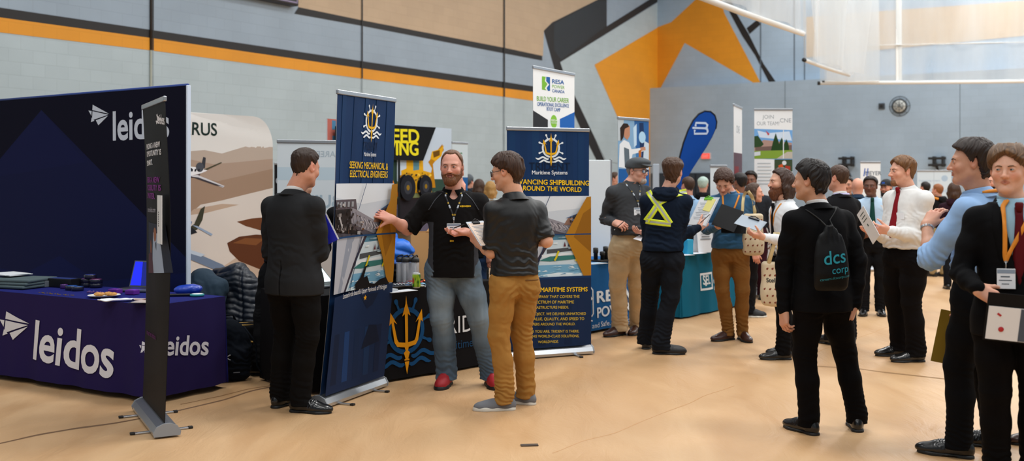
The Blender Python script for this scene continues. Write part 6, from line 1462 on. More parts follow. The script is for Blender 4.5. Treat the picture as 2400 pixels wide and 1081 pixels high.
U4 = nrm((.6, .8, 0)); TEAL = '#12607a'
def dr_s(p):
    W = '#e2eaee'; a = [p.uv(x, y) for x, y in ((1638, 642), (1664, 637), (1664, 676), (1638, 682))]
    (x0, y0), (x1, y1) = a[3], a[1]; p.quad(x0, y0, x1, y1, W); p.quad(x0+.02, y0+.025, x1-.02, y1-.025, TEAL); p.text('SEL', ((x0+x1)/2, y0+.07), .15, W, px=False, bold=.03, sx=.8)
    for k, tx in enumerate(('SCHWEITZER', 'ENGINEERING', 'LABORATORIES')): p.text(tx, (x1+.03, y1-.06-.08*k), .06, W, 'l', px=False, bold=.01)
tbl4, clo4, T4 = clothtable('folding table under the teal cloth behind the curly haired person', (1.93, 11.75), U4, 1.7, .76, .735, TEAL, dr_s, hem=.02, amp=.014, flare=.05)
tag(clo4, 'teal cloth with white boxed lettering behind the reflective hoodie', 'tablecloth')
# things on those tables
t = thing('instrument', 'small black instrument with posts on the bright blue table', 'instrument', on(T3, 1412, 612), .7)
bk = mat('black plastic', '#111112', .5)
part('base_plate', bk, lambda o: o.box((0, 0, .008), (.22, .16, .016), None, .003), t)
for x, h_ in ((-.08, .14), (-.02, .1), (.05, .15), (.09, .11)): part('post', bk, lambda o: o.lathe([(.022, .014), (.022, h_*.6), (.028, h_*.62), (.028, h_), (.01, h_+.004)], (x, .02*math.sin(x*60), 0), 14), t)
part('cable', mat('brown cable', '#8a4a2a', .5), lambda o: o.tube([(.1, -.06, .012), (.18, -.1, .006), (.28, -.06, .005), (.34, -.1, .005)], .005, 6), t)
box_thing('brochure', 'white brochure at the front left of the bright blue table', 'brochure', on(T3, 1395, 618), (.22, .15, .004), .7, pap, .001, lid=mat('pale blue print', '#9fc0d8', .5))
box_thing('cup', 'light blue box standing on the teal table behind the clipboard', 'box', on(T4, 1612, 596), (.09, .09, .17), .6, mat('cyan card', '#2a9ac4', .45), .004).name = 'carton'
q = on(T4, 1650, 592); t = thing('table_sign', 'white folded sign standing on the teal table', 'sign', q, .55); part('sheet', pap, lambda o: (o.box((0, -.02, .15), (.24, .004, .3), rotx(-.12)), o.box((0, .045, .15), (.24, .004, .3), rotx(.12))), t); part('print', mat('label ink', '#5a5e64', .6), lambda o: [o.box((0, -.034+.002*k, .25-.03*k), (.16-.02*(k % 3), .003, .008), rotx(-.12)) for k in range(4)], t)
for k, (px, py) in enumerate(((1600, 598), (1630, 594), (1672, 590))): box_thing('brochure', ['white leaflet at the left of the teal table', 'white leaflet in front of the table sign', 'white leaflet right of the table sign'][k], 'brochure', on(T4, px, py), (.22, .16, .003), .5+.2*k, pap, .001)
# white display board behind the blue table
Q1, Q2 = V(.80, 11.5, 0), V(1.12, 11.62, 0); qu = nrm(Q2-Q1); qn = np.cross(qu, V(0, 0, 1))
t = thing('display_board', 'plain white folding display board behind the bright blue table', 'board', (Q1+Q2)/2); qb = (Q1+Q2)/2; wm = mat('white board cloth', '#d3dadd', .8, bump=.3, bscale=30)
R = np.stack([qu, -qn, V(0, 0, 1)], 1); a2 = nrm(rotz(.5) @ qu); R2 = np.stack([a2, np.cross(V(0, 0, 1), a2), V(0, 0, 1)], 1)
def _bd(o): o.box((Q1+Q2)/2+V(0, 0, .92), (.33, .03, 1.80), R, .008)
m = MB(); m.m(wm); _bd(m); m.build('panel', None, t, off=qb)
m = MB(); m.m(wm); m.box(Q1-a2*.1+V(0, 0, .92), (.2, .03, 1.80), R2, .008); m.build('panel', None, t, off=qb)
m = MB(); m.m(ALU()); m.box(Q2+V(0, 0, .92), (.02, .036, 1.82), R, .004); m.build('edge_strip', None, t, off=qb)
# picture banner with a technician
def dr_ph(p):
    p.clip([(1440, 270), (1530, 270), (1530, 425), (1440, 425)], '#7fa6c8'); p.clip([(1486, 275), (1530, 280), (1530, 395), (1492, 390)], '#2a5f9c'); p.clip([(1498, 288), (1508, 288), (1512, 372), (1500, 372)], '#16305a'); p.clip([(1484, 300), (1492, 290), (1492, 340), (1486, 345)], '#bcd6ea'); p.clip([(1510, 330), (1526, 340), (1526, 400), (1506, 395)], '#c3d2de'); p.clip([(1446, 278), (1462, 280), (1458, 330), (1446, 330)], '#b8c2c8')
    p.disc(1505, 322, .07, '#a9cfe8', px=True, n=18); p.disc(1497, 360, .06, '#3b78b0', px=True, n=18)
    p.clip([(1452, 338), (1462, 328), (1474, 334), (1480, 350), (1508, 346), (1510, 354), (1482, 362), (1476, 396), (1450, 392)], '#dfe4e8'); p.clip([(1462, 345), (1474, 350), (1476, 392), (1464, 392)], '#5c6a74')
    p.clip([(1460, 296), (1468, 290), (1476, 296), (1476, 318), (1470, 328), (1463, 322)], '#b98468'); p.clip([(1454, 330), (1453, 300), (1461, 289), (1471, 290), (1474, 297), (1464, 302), (1461, 322), (1456, 330)], '#2c1d18'); p.clip([(1500, 346), (1512, 344), (1513, 352), (1502, 354)], '#c08c70'); p.clip([(1496, 354), (1503, 350), (1502, 374), (1497, 372)], '#b5651e')
    p.clip([(1450, 396), (1530, 398), (1530, 700), (1450, 700)], '#1d5a9c')
rollup('banner picturing a technician at blue machinery behind the flat cap', (1.22, 11.9), (1.64, 12.35), 2.31, dr_ph, base='#8fb0ca')
# feather flag
FD = 14.2; t = thing('feather_flag', 'tall leaning dark blue feather flag with white outline letter', 'flag', pix(1592, 430, FD)*V(1, 1, 0)); fl_ = np.array(t.location)
out = [(1584, 425), (1587, 395), (1594, 365), (1602, 335), (1613, 305), (1625, 282), (1638, 267), (1652, 260), (1666, 261), (1676, 270), (1680, 285), (1678, 302), (1669, 322), (1656, 345), (1640, 370), (1622, 398), (1604, 430), (1592, 455), (1584, 470)]
W3 = [pix(x, y, FD) for x, y in out]; fp = Panel(pix(1560, 480, FD), V(1, 0, 0), V(0, 0, 1), 1, 1, N=V(0, -1, 0), draw_base=False, step=.001)
fp.lift = .012; fp.poly(out, '#101f3c'); cx_, cy_ = 1632, 350
ins = [(x+(cx_-x)*.045, y+(cy_-y)*.035) for x, y in out]; fp.poly(ins, '#17489a')
B6 = lambda *a: [(1380+x/3.604, 220+y/3.604) for x, y in a]
for q in (B6((900, 275), (904, 246), (985, 248), (1000, 264), (994, 286), (980, 291)), B6((874, 288), (990, 292)), B6((980, 291), (998, 300), (1002, 318), (994, 337), (890, 338), (894, 305))): fp.line(q, .028, '#c3d2e6', px=True)
fp.build('flag_cloth', t, fl_, m=cmat('printed cloth', .85, .2, 500, spec=.12), back=None, warp=None)
m = MB(); m.m(mat('dark blue cloth', '#14305f', .8)); fq = Panel(pix(1560, 480, FD)+V(0, .012, 0), V(1, 0, 0), V(0, 0, 1), 1, 1, N=V(0, -1, 0), draw_base=False)
m.prism([fq.uv(*q) for q in out], lambda a, b, w: fq.O+V(a, w+.04*math.sin(a*7+b*3)*0, b), .004); m.build('flag_back', None, t, off=fl_)
m = MB(); m.m(mat('black plastic', '#111112', .5)); P_ = [pix(1585, 440, FD)*V(1, 1, 0)+V(0, .01, .02)]+[pix(x, y, FD)+V(0, .01, 0) for x, y in out[:12]]; m.tube(P_, [.016]*3+[.012]*10, 8); m.build('pole', None, t, off=fl_)
m = MB(); m.m(mat('black plastic', '#111112', .5)); b0 = P_[0]; m.box(b0+V(0, 0, -.005), (.7, .05, .02), None, .004); m.box(b0+V(0, 0, -.005), (.05, .7, .02), None, .004); m.build('cross_base', None, t, off=fl_)
# slim banners further back
def dr_e(p): p.quad(0, p.H-.62, p.W, p.H, '#d9dee2'); p.text('CNE', (p.W*.5, p.H-.35), .14, '#8a98a4', px=False); p.quad(0, p.H-1.55, p.W, p.H-.62, '#5a4552'); p.quad(p.W*.1, p.H-1.4, p.W*.6, p.H-.8, '#7c3038'); p.quad(p.W*.5, p.H-1.5, p.W*.9, p.H-1.1, '#34465a'); p.quad(0, 0, p.W, p.H-1.55, '#dfe3e6'); p.quad(p.W*.2, p.H-2.2, p.W*.7, p.H-1.7, '#7a4a52')
rollup('white banner with dark picture seen almost edge-on left of the team banner', (2.90, 13.45), (3.155, 14.1), 2.58, dr_e, base='#dfe3e6')
def dr_j(p):
    W, H = p.W, p.H; p.text('JOIN', (W*.36, H-.12), .075, '#8f979c', px=False, bold=0.); p.text('OUR TEAM!', (W*.36, H-.21), .075, '#8f979c', px=False, bold=0., sx=.8); p.text('CNE', (W*.82, H-.17), .08, '#8a939c', px=False, bold=0.); p.text('career opportunities and more', (W*.5, H-.34), .03, '#6a6f74', px=False)
    p.clip([(1767, 302), (1857, 305), (1857, 375), (1767, 372)], '#6fa3d8'); p.clip([(1775, 306), (1800, 312), (1850, 308), (1856, 330), (1820, 326), (1780, 322)], '#c8d8ea'); p.clip([(1766, 345), (1790, 328), (1856, 335), (1856, 355), (1766, 358)], '#a88a80'); p.clip([(1770, 345), (1856, 340), (1856, 352), (1770, 354)], '#6f5a54'); p.clip([(1766, 320), (1776, 318), (1790, 338), (1784, 344), (1766, 346)], '#2c4628')
    for x, w, y in ((1818, 12, 312), (1832, 9, 322), (1843, 7, 326)): p.clip([(x-w, 356), (x-w*.6, 335), (x, y), (x+w*.7, 338), (x+w, 356)], '#23401f')
    p.clip([(1767, 354), (1857, 352), (1857, 372), (1767, 372)], '#7d9c3a'); p.clip([(1820, 372), (1845, 356), (1857, 356), (1857, 372)], '#b7b0a4'); p.clip([(1767, 357), (1782, 355), (1782, 364), (1767, 366)], '#c9d0d6'); p.clip([(1835, 372), (1835, 305), (1837, 305), (1837, 372)], '#dfe5ea'); p.clip([(1794, 306), (1804, 314), (1800, 318)], '#b84a50')
    p.clip([(1815, 374), (1857, 374), (1857, 402), (1815, 402)], '#3b4a34'); p.clip([(1824, 388), (1834, 384), (1838, 402), (1826, 402)], '#c8562a'); p.disc(1838, 382, .03, '#d5dade', px=True, n=14); p.clip([(1840, 388), (1852, 390), (1852, 402), (1842, 402)], '#a83a2a')
    for k in range(7): p.clip([(1775, 382+8*k), (1806+(k % 3)*2, 382+8*k), (1806, 384+8*k), (1775, 384+8*k)], '#b5bcc2')
rollup('pale join our team banner picturing a building with trees', (3.31, 14.0), (3.83, 14.0), 2.555, dr_j, base='#e3e6e8')
rollup('plain white banner behind the curly haired person', (2.55, 13.2), (2.78, 13.3), 1.77, lambda p: p.text('NOW HIRING', (p.W*.5, 1.2), .05, '#b8c0c6', px=False), base='#d5dce0')
m = MB(); m.m(mat('pale plastic', '#a9b5c2', .5)); q = pix(1537, 426, 16.5)*V(1, 1, 0); m.box(q+V(0, 0, .93), (.1, .06, 1.86), None, .01); tag(m.build('pillar_display', None, None, q, q), 'slim pale upright display post between flat cap and feather flag', 'display')
def dr_m(p): W, H = p.W, p.H; p.text('MEYER', (W*.64, H-.22), .1, '#4a5866', px=False, bold=.02); [p.poly([(W*.14+.055*k, H-.24), (W*.2+.055*k, H-.1), (W*.25+.055*k, H-.1), (W*.2+.055*k, H-.24)], '#1c4fa8', px=False) for k in range(2)]; p.text('careers', (W*.64, H-.3), .05, '#9aa6b0', px=False)
rollup('white sign with blue mark above the green tie', (6.12, 18.0), (6.49, 18.05), 1.91, dr_m, base='#e6eaec')
def dr_w(p): W, H = p.W, p.H; p.text('Engineering careers', (W*.36, H-.2), .05, '#9ab0c4', px=False); p.text('WORK HERE', (W*.66, H-.42), .1, '#a4bcd2', px=False, bold=.02); p.text('NEW TALENT', (W*.62, H-.62), .12, '#94b2cc', px=False, bold=.02); p.line([(W*.49, 0), (W*.49, H)], .012, '#b7c3cc'); p.disc(W*.8, H-.14, .06, '#a8bdd0')
rollup('wide pale display panel with faint blue lettering at far right', (7.95, 20.1), (8.58, 20.0), 1.78, dr_w, base='#c9d6de')
# ---- wall fittings --------------------------------------------------------------------------
LD = lambda px, py, o=0.: LEDGE.O+LEDGE.U*LEDGE.uv(px, py)[0]+V(0, 0, LEDGE.uv(px, py)[1])+NR*o
RW = np.stack([ER, -NR, V(0, 0, 1)], 1)
c = LD(2109, 249); t = thing('wall_clock', 'round wall clock in a wire guard high on the grey wall', 'clock', c)
RC = np.stack([ER, V(0, 0, 1), NR], 1)
part2 = lambda nm, m_, fn, par, off: (lambda o: (o.m(m_), fn(o), o.build(nm, m_, par, off=off))[-1])(MB())
part2('case', mat('clock case', '#4a4f54', .4, .5), lambda o: o.lathe([(.2, 0), (.21, .02), (.21, .05), (.18, .06)], c, 32, RC), t, c)
part2('face', mat('clock face', '#c8ccc8', .5), lambda o: o.lathe([(.175, .055), (.17, .063)], c, 32, RC), t, c)
hd = mat('black plastic', '#111112', .5)
part2('hand', hd, lambda o: o.box(c+NR*.07+V(0, 0, .05), (.014, .004, .1), RW @ roty(.0)), t, c); part2('hand', hd, lambda o: o.box(c+NR*.073+ER*.05-V(0, 0, .03), (.13, .004, .01), RW @ roty(.5)), t, c)
gm = mat('guard wire', '#5d6468', .4, .7)
part2('wire_guard', gm, lambda o: [o.tube([c+NR*(.12 if rr_ < .2 else .06 if rr_ < .25 else .02)+ER*rr_*math.cos(a)+V(0, 0, rr_*math.sin(a)) for a in np.linspace(0, 2*PI, 25)[:-1]], .008, 6, closed=True) for rr_ in (.12, .22, .29)]+[o.tube([c+NR*.02+ER*.29*math.cos(a)+V(0, 0, .29*math.sin(a)), c+NR*.07+ER*.22*math.cos(a)+V(0, 0, .22*math.sin(a)), c+NR*.13, c+NR*.07-ER*.22*math.cos(a)-V(0, 0, .22*math.sin(a)), c+NR*.02-ER*.29*math.cos(a)-V(0, 0, .29*math.sin(a))], .007, 6) for a in np.linspace(0, PI, 5)[:-1]], t, c)
c = LD(2067, 249); t = thing('wall_horn', 'small dark square box on the wall left of the clock', 'box', c); part2('case', mat('dark steel', '#3a4148', .5, .3), lambda o: o.box(c+NR*.03, (.17, .06, .17), RW, .008), t, c); part2('grille', hd, lambda o: o.lathe([(.05, .06), (.04, .066), (.02, .063)], c, 16, RC), t, c)
c = LD(1656, 366); t = thing('exit_sign', 'small red lit exit sign on the far grey wall', 'sign', c); part2('case', mat('sign case', '#c8b8b4', .5), lambda o: o.box(c+NR*.04, (.32, .08, .21), RW, .01), t, c)
part2('lit_face', mat('red lit face', '#e0463c', .4, emit=.9), lambda o: o.box(c+NR*.082, (.28, .006, .17), RW), t, c)
p = Panel(c+NR*.087-ER*.14-V(0, 0, .085), ER, V(0, 0, 1), .28, .17, NR, draw_base=False); p.text('EXIT', (.14, .04), .12, '#f0c8c0', px=False, bold=.03, sx=.85); p.build('lettering', t, c, back=None)
for k, (px, py, lb) in enumerate(((1990, 379, 'black wall rack of bars left of the clock, above the crowd'), (2201, 379, 'black wall rack of bars at the far right, above the pale panel'))):
    c = LD(px, py); t = thing('wall_rack', lb, 'rack', c, 0, 'black bar racks on the wall'); bm_ = mat('black steel', '#15171a', .5)
    for dz in (.09, -.1): part2('rail', bm_, lambda o: o.box(c+NR*.3+V(0, 0, dz), (.48, .07, .07), RW, .01), t, c)
    part2('bracket', bm_, lambda o: [o.box(c+NR*.15+ER*x+V(0, 0, .0), (.06, .32, .3), RW, .01) for x in (-.1, .14)], t, c); part2('strut', bm_, lambda o: o.tube([c+NR*.3-ER*.08+V(0, 0, .08), c+NR*.05+ER*.06-V(0, 0, .5)], .035, 8), t, c)
# scoreboard at the top edge of the left wall
wlp = lambda px, py, o=0.: (lambda q: q)(Panel(CN-EL*WL, EL, V(0, 0, 1), 1, 1, draw_base=False))
_w = Panel(CN-EL*WL, EL, V(0, 0, 1), WL, 9.5, draw_base=False); a = _w.uv(684, 17); o0 = CN-EL*WL+EL*a[0]+V(0, 0, a[1]); RLw = np.stack([EL, -NL, V(0, 0, 1)], 1)
t = thing('scoreboard', 'dark scoreboard mounted high on the left wall at the top edge', 'scoreboard', o0-EL*1.2); so = o0-EL*1.2
part2('cabinet', mat('scoreboard case', '#17141b', .4), lambda o: o.box(o0-EL*1.2+NL*.1+V(0, 0, .8), (2.4, .2, 1.6), RLw, .03), t, so); part2('trim_line', mat('violet rim', '#8a7a9a', .4), lambda o: (o.box(o0-EL*1.2+NL*.205+V(0, 0, .06), (2.3, .01, .025), RLw), o.box(o0-EL*.06+NL*.205+V(0, 0, .8), (.025, .01, 1.5), RLw)), t, so)
part2('screen_panel', mat('dark glass', '#0a090d', .15, coat=.5), lambda o: o.box(o0-EL*1.2+NL*.203+V(0, 0, .82), (2.2, .01, 1.4), RLw), t, so)
a = _w.uv(352, 118); q0 = CN-EL*WL+EL*a[0]+NL*.02; m = MB(); m.m(mat('cream conduit', '#a9a898', .5)); m.tube([q0+V(0, 0, .05), q0+V(0, 0, a[1])], .02, 8); m.m(mat('dark conduit', '#2a2320', .5)); m.tube([q0+V(0, 0, a[1]), q0+V(0, 0, 7)], .02, 8); tag(m.build('conduit', None, None, q0, q0), 'thin vertical conduit running up the left wall by the navy backdrop', 'conduit')
# divider nets
def net_mat():
    m = mat('white mesh', '#e8ecee', .8); 
    if m.node_tree.nodes.get('mixnet'): return m
    nt = m.node_tree; b = nt.nodes['Principled BSDF']; out_ = nt.nodes['Material Output']; tr = nt.nodes.new('ShaderNodeBsdfTransparent'); mx = nt.nodes.new('ShaderNodeMixShader'); mx.name = 'mixnet'
    tl = nt.nodes.new('ShaderNodeBsdfTranslucent'); tl.inputs[0].default_value = (.8, .84, .86, 1); m2 = nt.nodes.new('ShaderNodeMixShader'); m2.inputs[0].default_value = .5; nt.links.new(b.outputs[0], m2.inputs[1]); nt.links.new(tl.outputs[0], m2.inputs[2])
    tc = nt.nodes.new('ShaderNodeTexCoord'); n = nt.nodes.new('ShaderNodeTexNoise'); n.inputs['Scale'].default_value = 1.2; mp = nt.nodes.new('ShaderNodeMapping'); mp.inputs['Scale'].default_value = (1.5, 1.5, .25); nt.links.new(tc.outputs['Object'], mp.inputs[0]); nt.links.new(mp.outputs[0], n.inputs['Vector'])
    mr = nt.nodes.new('ShaderNodeMapRange'); mr.inputs[1].default_value = .3; mr.inputs[2].default_value = .7; mr.inputs[3].default_value = .28; mr.inputs[4].default_value = .52; nt.links.new(n.outputs['Fac'], mr.inputs[0])
    nt.links.new(mr.outputs[0], mx.inputs[0]); nt.links.new(tr.outputs[0], mx.inputs[1]); nt.links.new(m2.outputs[0], mx.inputs[2]); nt.links.new(mx.outputs[0], out_.inputs[0]); return m
def net(label, A, B, z0, z1=6.8, layers=1, band=None, post=None, group=None, hr=.045):
    A, B = np.asarray(A)*V(1, 1, 0), np.asarray(B)*V(1, 1, 0); u = nrm(B-A); L = float(np.linalg.norm(B-A)); n = np.cross(u, V(0, 0, 1)); t = thing('divider_net', label, 'net', A+V(0, 0, z0)); off = A+V(0, 0, z0)
    for k in range(layers):
        nx, nz = int(L/.12)+2, 14; vs = []; fs = []
        for i in range(nx):
            a = L*i/(nx-1)
            for j in range(nz):
                z = z0+(z1-z0)*j/(nz-1); f_ = (.1+.12*k)*math.sin(a*3.1+k*1.7)+.06*math.sin(a*7.3+z+k); vs.append(A+u*a+n*(f_*(.3+.7*j/nz)+.12*k)+V(0, 0, z))
        for i in range(nx-1):
            for j in range(nz-1): q = i*nz+j; fs.append((q, q+nz, q+nz+1, q+1))
        mesh_obj('mesh_sheet', np.array(vs)-off, fs, net_mat(), t, smooth=True)
    hm_ = mat('white hem', '#e4e6e4', .7)
    part2('hem_bar', hm_, lambda o: o.tube([A+V(0, 0, z0), A+u*L*.5+V(0, 0, z0-.015), B+V(0, 0, z0)], hr, 10), t, off)
    part2('bar_end', hd, lambda o: (o.tube([A-u*.06+V(0, 0, z0), A+V(0, 0, z0)], hr*1.1, 10)), t, off)
    if band: part2('seam_tape', hm_, lambda o: o.tube([A+V(0, 0, band), B+V(0, 0, band+.05)], .03, 6, flat=.4), t, off)
    if post is not None: part2('hanging_strap', hm_, lambda o: o.box(A+u*post+n*-.05+V(0, 0, (z0+z1)/2), (.14, .05, z1-z0), np.stack([u, -n, V(0, 0, 1)], 1), .01), t, off)
    return t
zn_ = 4.06; ne = lambda px, py: pix(px, py, (zn_-CAMH)*FPX/(HY-py))
net('white divider net sloping across the top, left of the others', ne(1560, -38), ne(1882, 79), zn_, layers=2)
net('narrow folded white net hanging between the sloping and the wide net', ne(1886, 141), ne(1990, 176), zn_, layers=3, hr=.04)
net('wide white divider net with hem bar at the upper right', ne(1922, 195), ne(2700, 186), zn_, layers=1, band=zn_+.92, post=1.92)
net('bright doubled white net fold at the left end of the wide net', ne(1924, 194)-V(0, .3, 0), ne(2050, 193.5)-V(0, .3, 0), zn_, layers=2, hr=.02)
# ---- the group on the right ----------------------------------------------------------------
brown = dict(mats=[mat('brown leather', '#3a1f18', .35, coat=.2), rubber], kind='dress', lace=mat('brown lace', '#24140f', .7))
def held(name, label, cat, c, R, size, mats, grp=None):
    "flat held thing: R columns width, normal, height"
    t = thing(name, label, cat, c, 0, grp); return t
def sheet(o, c, R, w, h_, th=.003, off=0.): o.box(V(0, 0, 0)+R @ V(c[0], off, c[1]), (w, th, h_), R, .0008)
def quadframe(a, b, d):
    "a, b, d: world corners (bottom-left, bottom-right, top-left) -> centre, rotation, width, height"
    u = nrm(b-a); v = d-a; h_ = v-u*np.dot(v, u); hv = nrm(h_); n = np.cross(hv, u); return (a+b)/2+h_*.5, np.stack([u, n, hv], 1), float(np.linalg.norm(b-a)), float(np.linalg.norm(h_))
def clipboard(name, label, cat, a, b, d, board, paper=None, clip_end='top', extra=None, clipc='#b8bcc0', lines=True):
    c, R, w, h_ = quadframe(a, b, d); t = thing(name, label, cat, c)
    part(('board' if name != 'paper_sheet' else 'sheet'), board, lambda o: o.box((0, 0, 0), (w, .004, h_), R, .001), t)
    if paper is not None:
        pp = part('paper', paper, lambda o: o.box(R @ V(0, -.0045, -.01), (w*.92, .003, h_*.9), R, .0008), t)
        if lines: part('print_lines', mat('grey print', '#9aa0a8', .6), lambda o: [o.box(R @ V(0, -.0066, h_*(.28-.055*k)), (w*(.7-.12*(k % 3)), .0012, .005), R) for k in range(11)], pp)
    if clip_end:
        part('clip', mat('clip '+clipc, clipc, .3, .8 if clipc == '#b8bcc0' else 0.), lambda o: (o.box(R @ V(0, -.008, h_*.5-.02), (w*.42, .012, .03), R, .004), o.tube([R @ V(-w*.16, -.014, h_*.5-.01), R @ V(0, -.02, h_*.5+.004), R @ V(w*.16, -.014, h_*.5-.01)], .004, 8)), t)
    if extra: extra(t, R, w, h_)
    return t
def pen_in(P, k, label, c, d, col='#141418', L=.14):
    d = nrm(d); o = MB(); o.m(mat('pen '+col, col, .35)); o.tube([-d*L*.5, d*L*.36, d*L*.46, d*L*.5], [.0042, .0045, .002, .0008], 8); o.m(mat('steel', '#b8bcc0', .3, 1.)); o.tube([-d*L*.5, -d*L*.42], .0048, 8); q = o.build('pen'); q.location = list(map(float, c)); tag(q, label, 'pen'); return q
def hw(P, k, f=.09, n=0.):
    "a point in the palm"
    return P.W[k]+nrm(P.W[k]-P.E[k])*f
# suit, bearded, student extras
c_, R_ = pix(770, 545, 7.35), None
clipboard('folder', 'blue folder held under the arm of the charcoal suit', 'folder', pix(731, 592, 7.05), pix(792, 562, 7.05), pix(698, 524, 7.05), mat('blue folder', '#1620b0', .4), clip_end=None, extra=lambda t, R, w, h_: part('page_edge', pap, lambda o: o.box(R @ V(w*.5+.004, .004, 0), (.01, .006, h_*.98), R), t))
def logo_on(P, label_parts, x, z, w, h_, m_, name='chest_logo', n=7):
    o = MB(); o.m(m_)
    for k in range(n):
        q = ray(P.bvh, chestpt(P, x-w/2+w*(k+.5)/n, z, .5), -P.f)
        if q is not None: o.box(q+P.f*.002, (w/n*.86, .003, h_*(.8+.3*((k*7) % 3)/2)), np.stack([P.r, P.f, V(0, 0, 1)], 1))
    return o.build(name, m_, P.root, off=P.loc)
logo_on(bearded, None, -.088, 1.39, .085, .013, mat('yellow thread', '#e0b81a', .6)); logo_on(bearded, None, .015, 1.13, .03, .012, mat('yellow thread', '#e0b81a', .6), 'hem_logo', 3)
lanyard(bearded, '#14171f', 1.265, .062, col2='#b8962a', x0=.0, w=.012, zt=1.43)
for sx in (-1, 1): ribbon(bearded, 'shoulder_seam', [chestpt(bearded, sx*.08, 1.5, .02), chestpt(bearded, sx*.14, 1.44, .1), chestpt(bearded, sx*.19, 1.36, .1)], .006, mat('charcoal piping', '#3a3d44', .8), n=20)
pen_in(bearded, 'l', 'black pen held by the bearded person', hw(bearded, 'l', .06)+V(0, -.02, .028), (.8, -.3, .3), L=.1)
a, b, d = pix(1128, 580, 7.02), pix(1160, 566, 6.98), pix(1094, 522, 7.2)
clipboard('clipboard', 'clipboard with paper held by the person in mustard chinos', 'clipboard', pix(1127, 577, 6.95), pix(1168, 573, 7.02), pix(1093, 521, 7.12), mat('white board', '#c4cbd4', .4), paper=mat('orange print paper', '#e3cbb8', .6), clip_end='top', clipc='#141518')
ribbon(student, 'back_pocket', [V(student.pelc[0], student.pelc[1], .90)+student.pr*x-student.pf*.12 for x in (.03, .07, .11, .14)], .006, mat('chino seam', '#6d4820', .9), bvh=student.bvh_legs, dirn=student.pf, n=14)
CAPC = mat('grey cap cloth', '#44494d', .85, bump=.4, bscale=300)
cap_man = person('person in a flat grey cap and dark grey shirt by the bright blue table', 10.25, (1493, 402, 0), 52, (1474, 0), (1475, 0), 22, ((1452, 786, -48), (1494, 781, -25)),
    dict(kind='shirt', col='#3d3f42', hem=1.0, cgap=.35, wr=1.5), dict(name='khakis', col='#c2ab88', hem=.072, loose=1.1, wr=1.4), dict(mats=[mat('brown leather', '#3a1f18', .35, coat=.2), rubber], kind='dress'), H=1.86, hs=.95, sd=0., b=1.03, belly=.03,
    arm_r=((1418, 514, .03), (1440, 522, -.16)), arm_l=((1522, 520, .0), (1508, 545, -.2)), hand_r=dict(dir=(.8, -.5, -.25), palm=(.2, .6, -.6), curl=[.8, .8, .85, .9]), hand_l=dict(dir=(-.6, -.6, .1), palm=(0, .2, 1)), skin='#d8a48e',
    hair=dict(style='short', top=.004, side=.006, back=.006), hairc=('#5a5048', '#8a8078'), beard=dict(thick=.008, lenz=.01, style='goatee', c=('#8a7a70', '#c0b4aa')), belt=('#14110f', 1.015), h=.008, hh=.0042)
def flatcap(P, m_):
    F = Field((-.13, -.16, .0), (.13, .2, .17), .004); F.ell((0, -.005, .05), (.093, .118, .085), .01); F.ell((0, .05, .085), (.09, .09, .04), .03); F.ell((0, .105, .06), (.07, .05, .012), .012, R=rotx(-.25)); F.cut(lambda X, Y, Z: .032+.0*Y-Z+.05*np.maximum(-Y-.02, 0), .004); F.ell((0, -.012, .02), (.077, .097, .085), .003, 's')
    v, f = F.mesh(); v = drape(v*1., f, [], .003, 5); return mesh_obj('cap', v*P.s @ P.HR.T+P.hc-P.loc, f, m_, P.root, smooth=True)
flatcap(cap_man, CAPC); glasses_on(cap_man, '#1c1c1e'); lanyard(cap_man, '#1d2530', 1.3, .07, col2='#8f7a3c', x0=-.02, w=.013)
pen_in(cap_man, 'r', 'pen in the hand of the person with the flat cap', hw(cap_man, 'r', .1)+V(0, -.02, -.01), (.7, .2, .6))
clipboard('paper_sheet', 'white paper held by the person in the flat cap', 'paper', pix(1484, 560, 9.95), pix(1512, 568, 9.9), pix(1494, 545, 10.2), mat('white paper', '#dfe2e6', .6), clip_end=None)
def hv_paint(v, P): return None
hiviz = person('person seen from behind in a navy hoodie with yellow reflective cross', 9.4, (1577, 404, 0), 158, (1553, 0), (1561, 0), 166, ((1550, 830, 82), (1515, 817, 165)),
    dict(kind='hoodie', col='#0f1a2a', hem=.94, rs=.06), dict(name='work_trousers', col='#15181e', hem=.074, loose=1.12, wr=1.5), dict(mats=[mat('black boot leather', '#131110', .5), rubber], kind='boot'), H=1.78, b=1.0,
    arm_r=((1590, 556, .02), (1640, 533, .12)), arm_l=((1520, 565, .1), (1560, 545, .3)), hand_r=dict(dir=(.72, .3, .55), palm=(-.5, .7, -.2), curl=[.6, .65, .7, .8]), skin='#d3a08a',
    hair=dict(style='mid', top=.03, side=.01, back=.011, strand=.005), hairc=('#2c1b12', '#5e4230'), h=.007, hh=.004)
YS = [mat('hi vis yellow', '#d8e82a', .5), mat('silver tape', '#aab0aa', .3)]; st_ = lambda i, j: 1 if j in (2, 3) else 0
def bk_pt(P, px, py): return pix(px, py, 9.4)
for nm, pts in (('reflective_tape', [(1519, 448), (1531, 470), (1566, 523)]), ('reflective_tape', [(1609, 449), (1577, 455), (1541, 474), (1514, 518)]), ('reflective_tape', [(1513, 518), (1538, 521), (1567, 524)])):
    ribbon(hiviz, nm, [bk_pt(hiviz, *q) for q in pts], .052, None, dirn=(0, 1, 0), na=7, mats=YS, band=st_, n=30, out=.7)
def greenclip(t, R, w, h_): part('note', mat('yellow note', '#e8e08a', .6), lambda o: o.box(R @ V(w*.18, -.009, h_*.22), (w*.4, .0015, w*.4), R @ roty(.1)), t)
clipboard('clipboard', 'clipboard of white papers with green clip raised by the hoodie', 'clipboard', pix(1611, 528, 9.75), pix(1655, 531, 9.45), pix(1636, 462, 9.85), mat('white board', '#c4cbd4', .4), paper=pap, clipc='#7ac834', extra=greenclip)
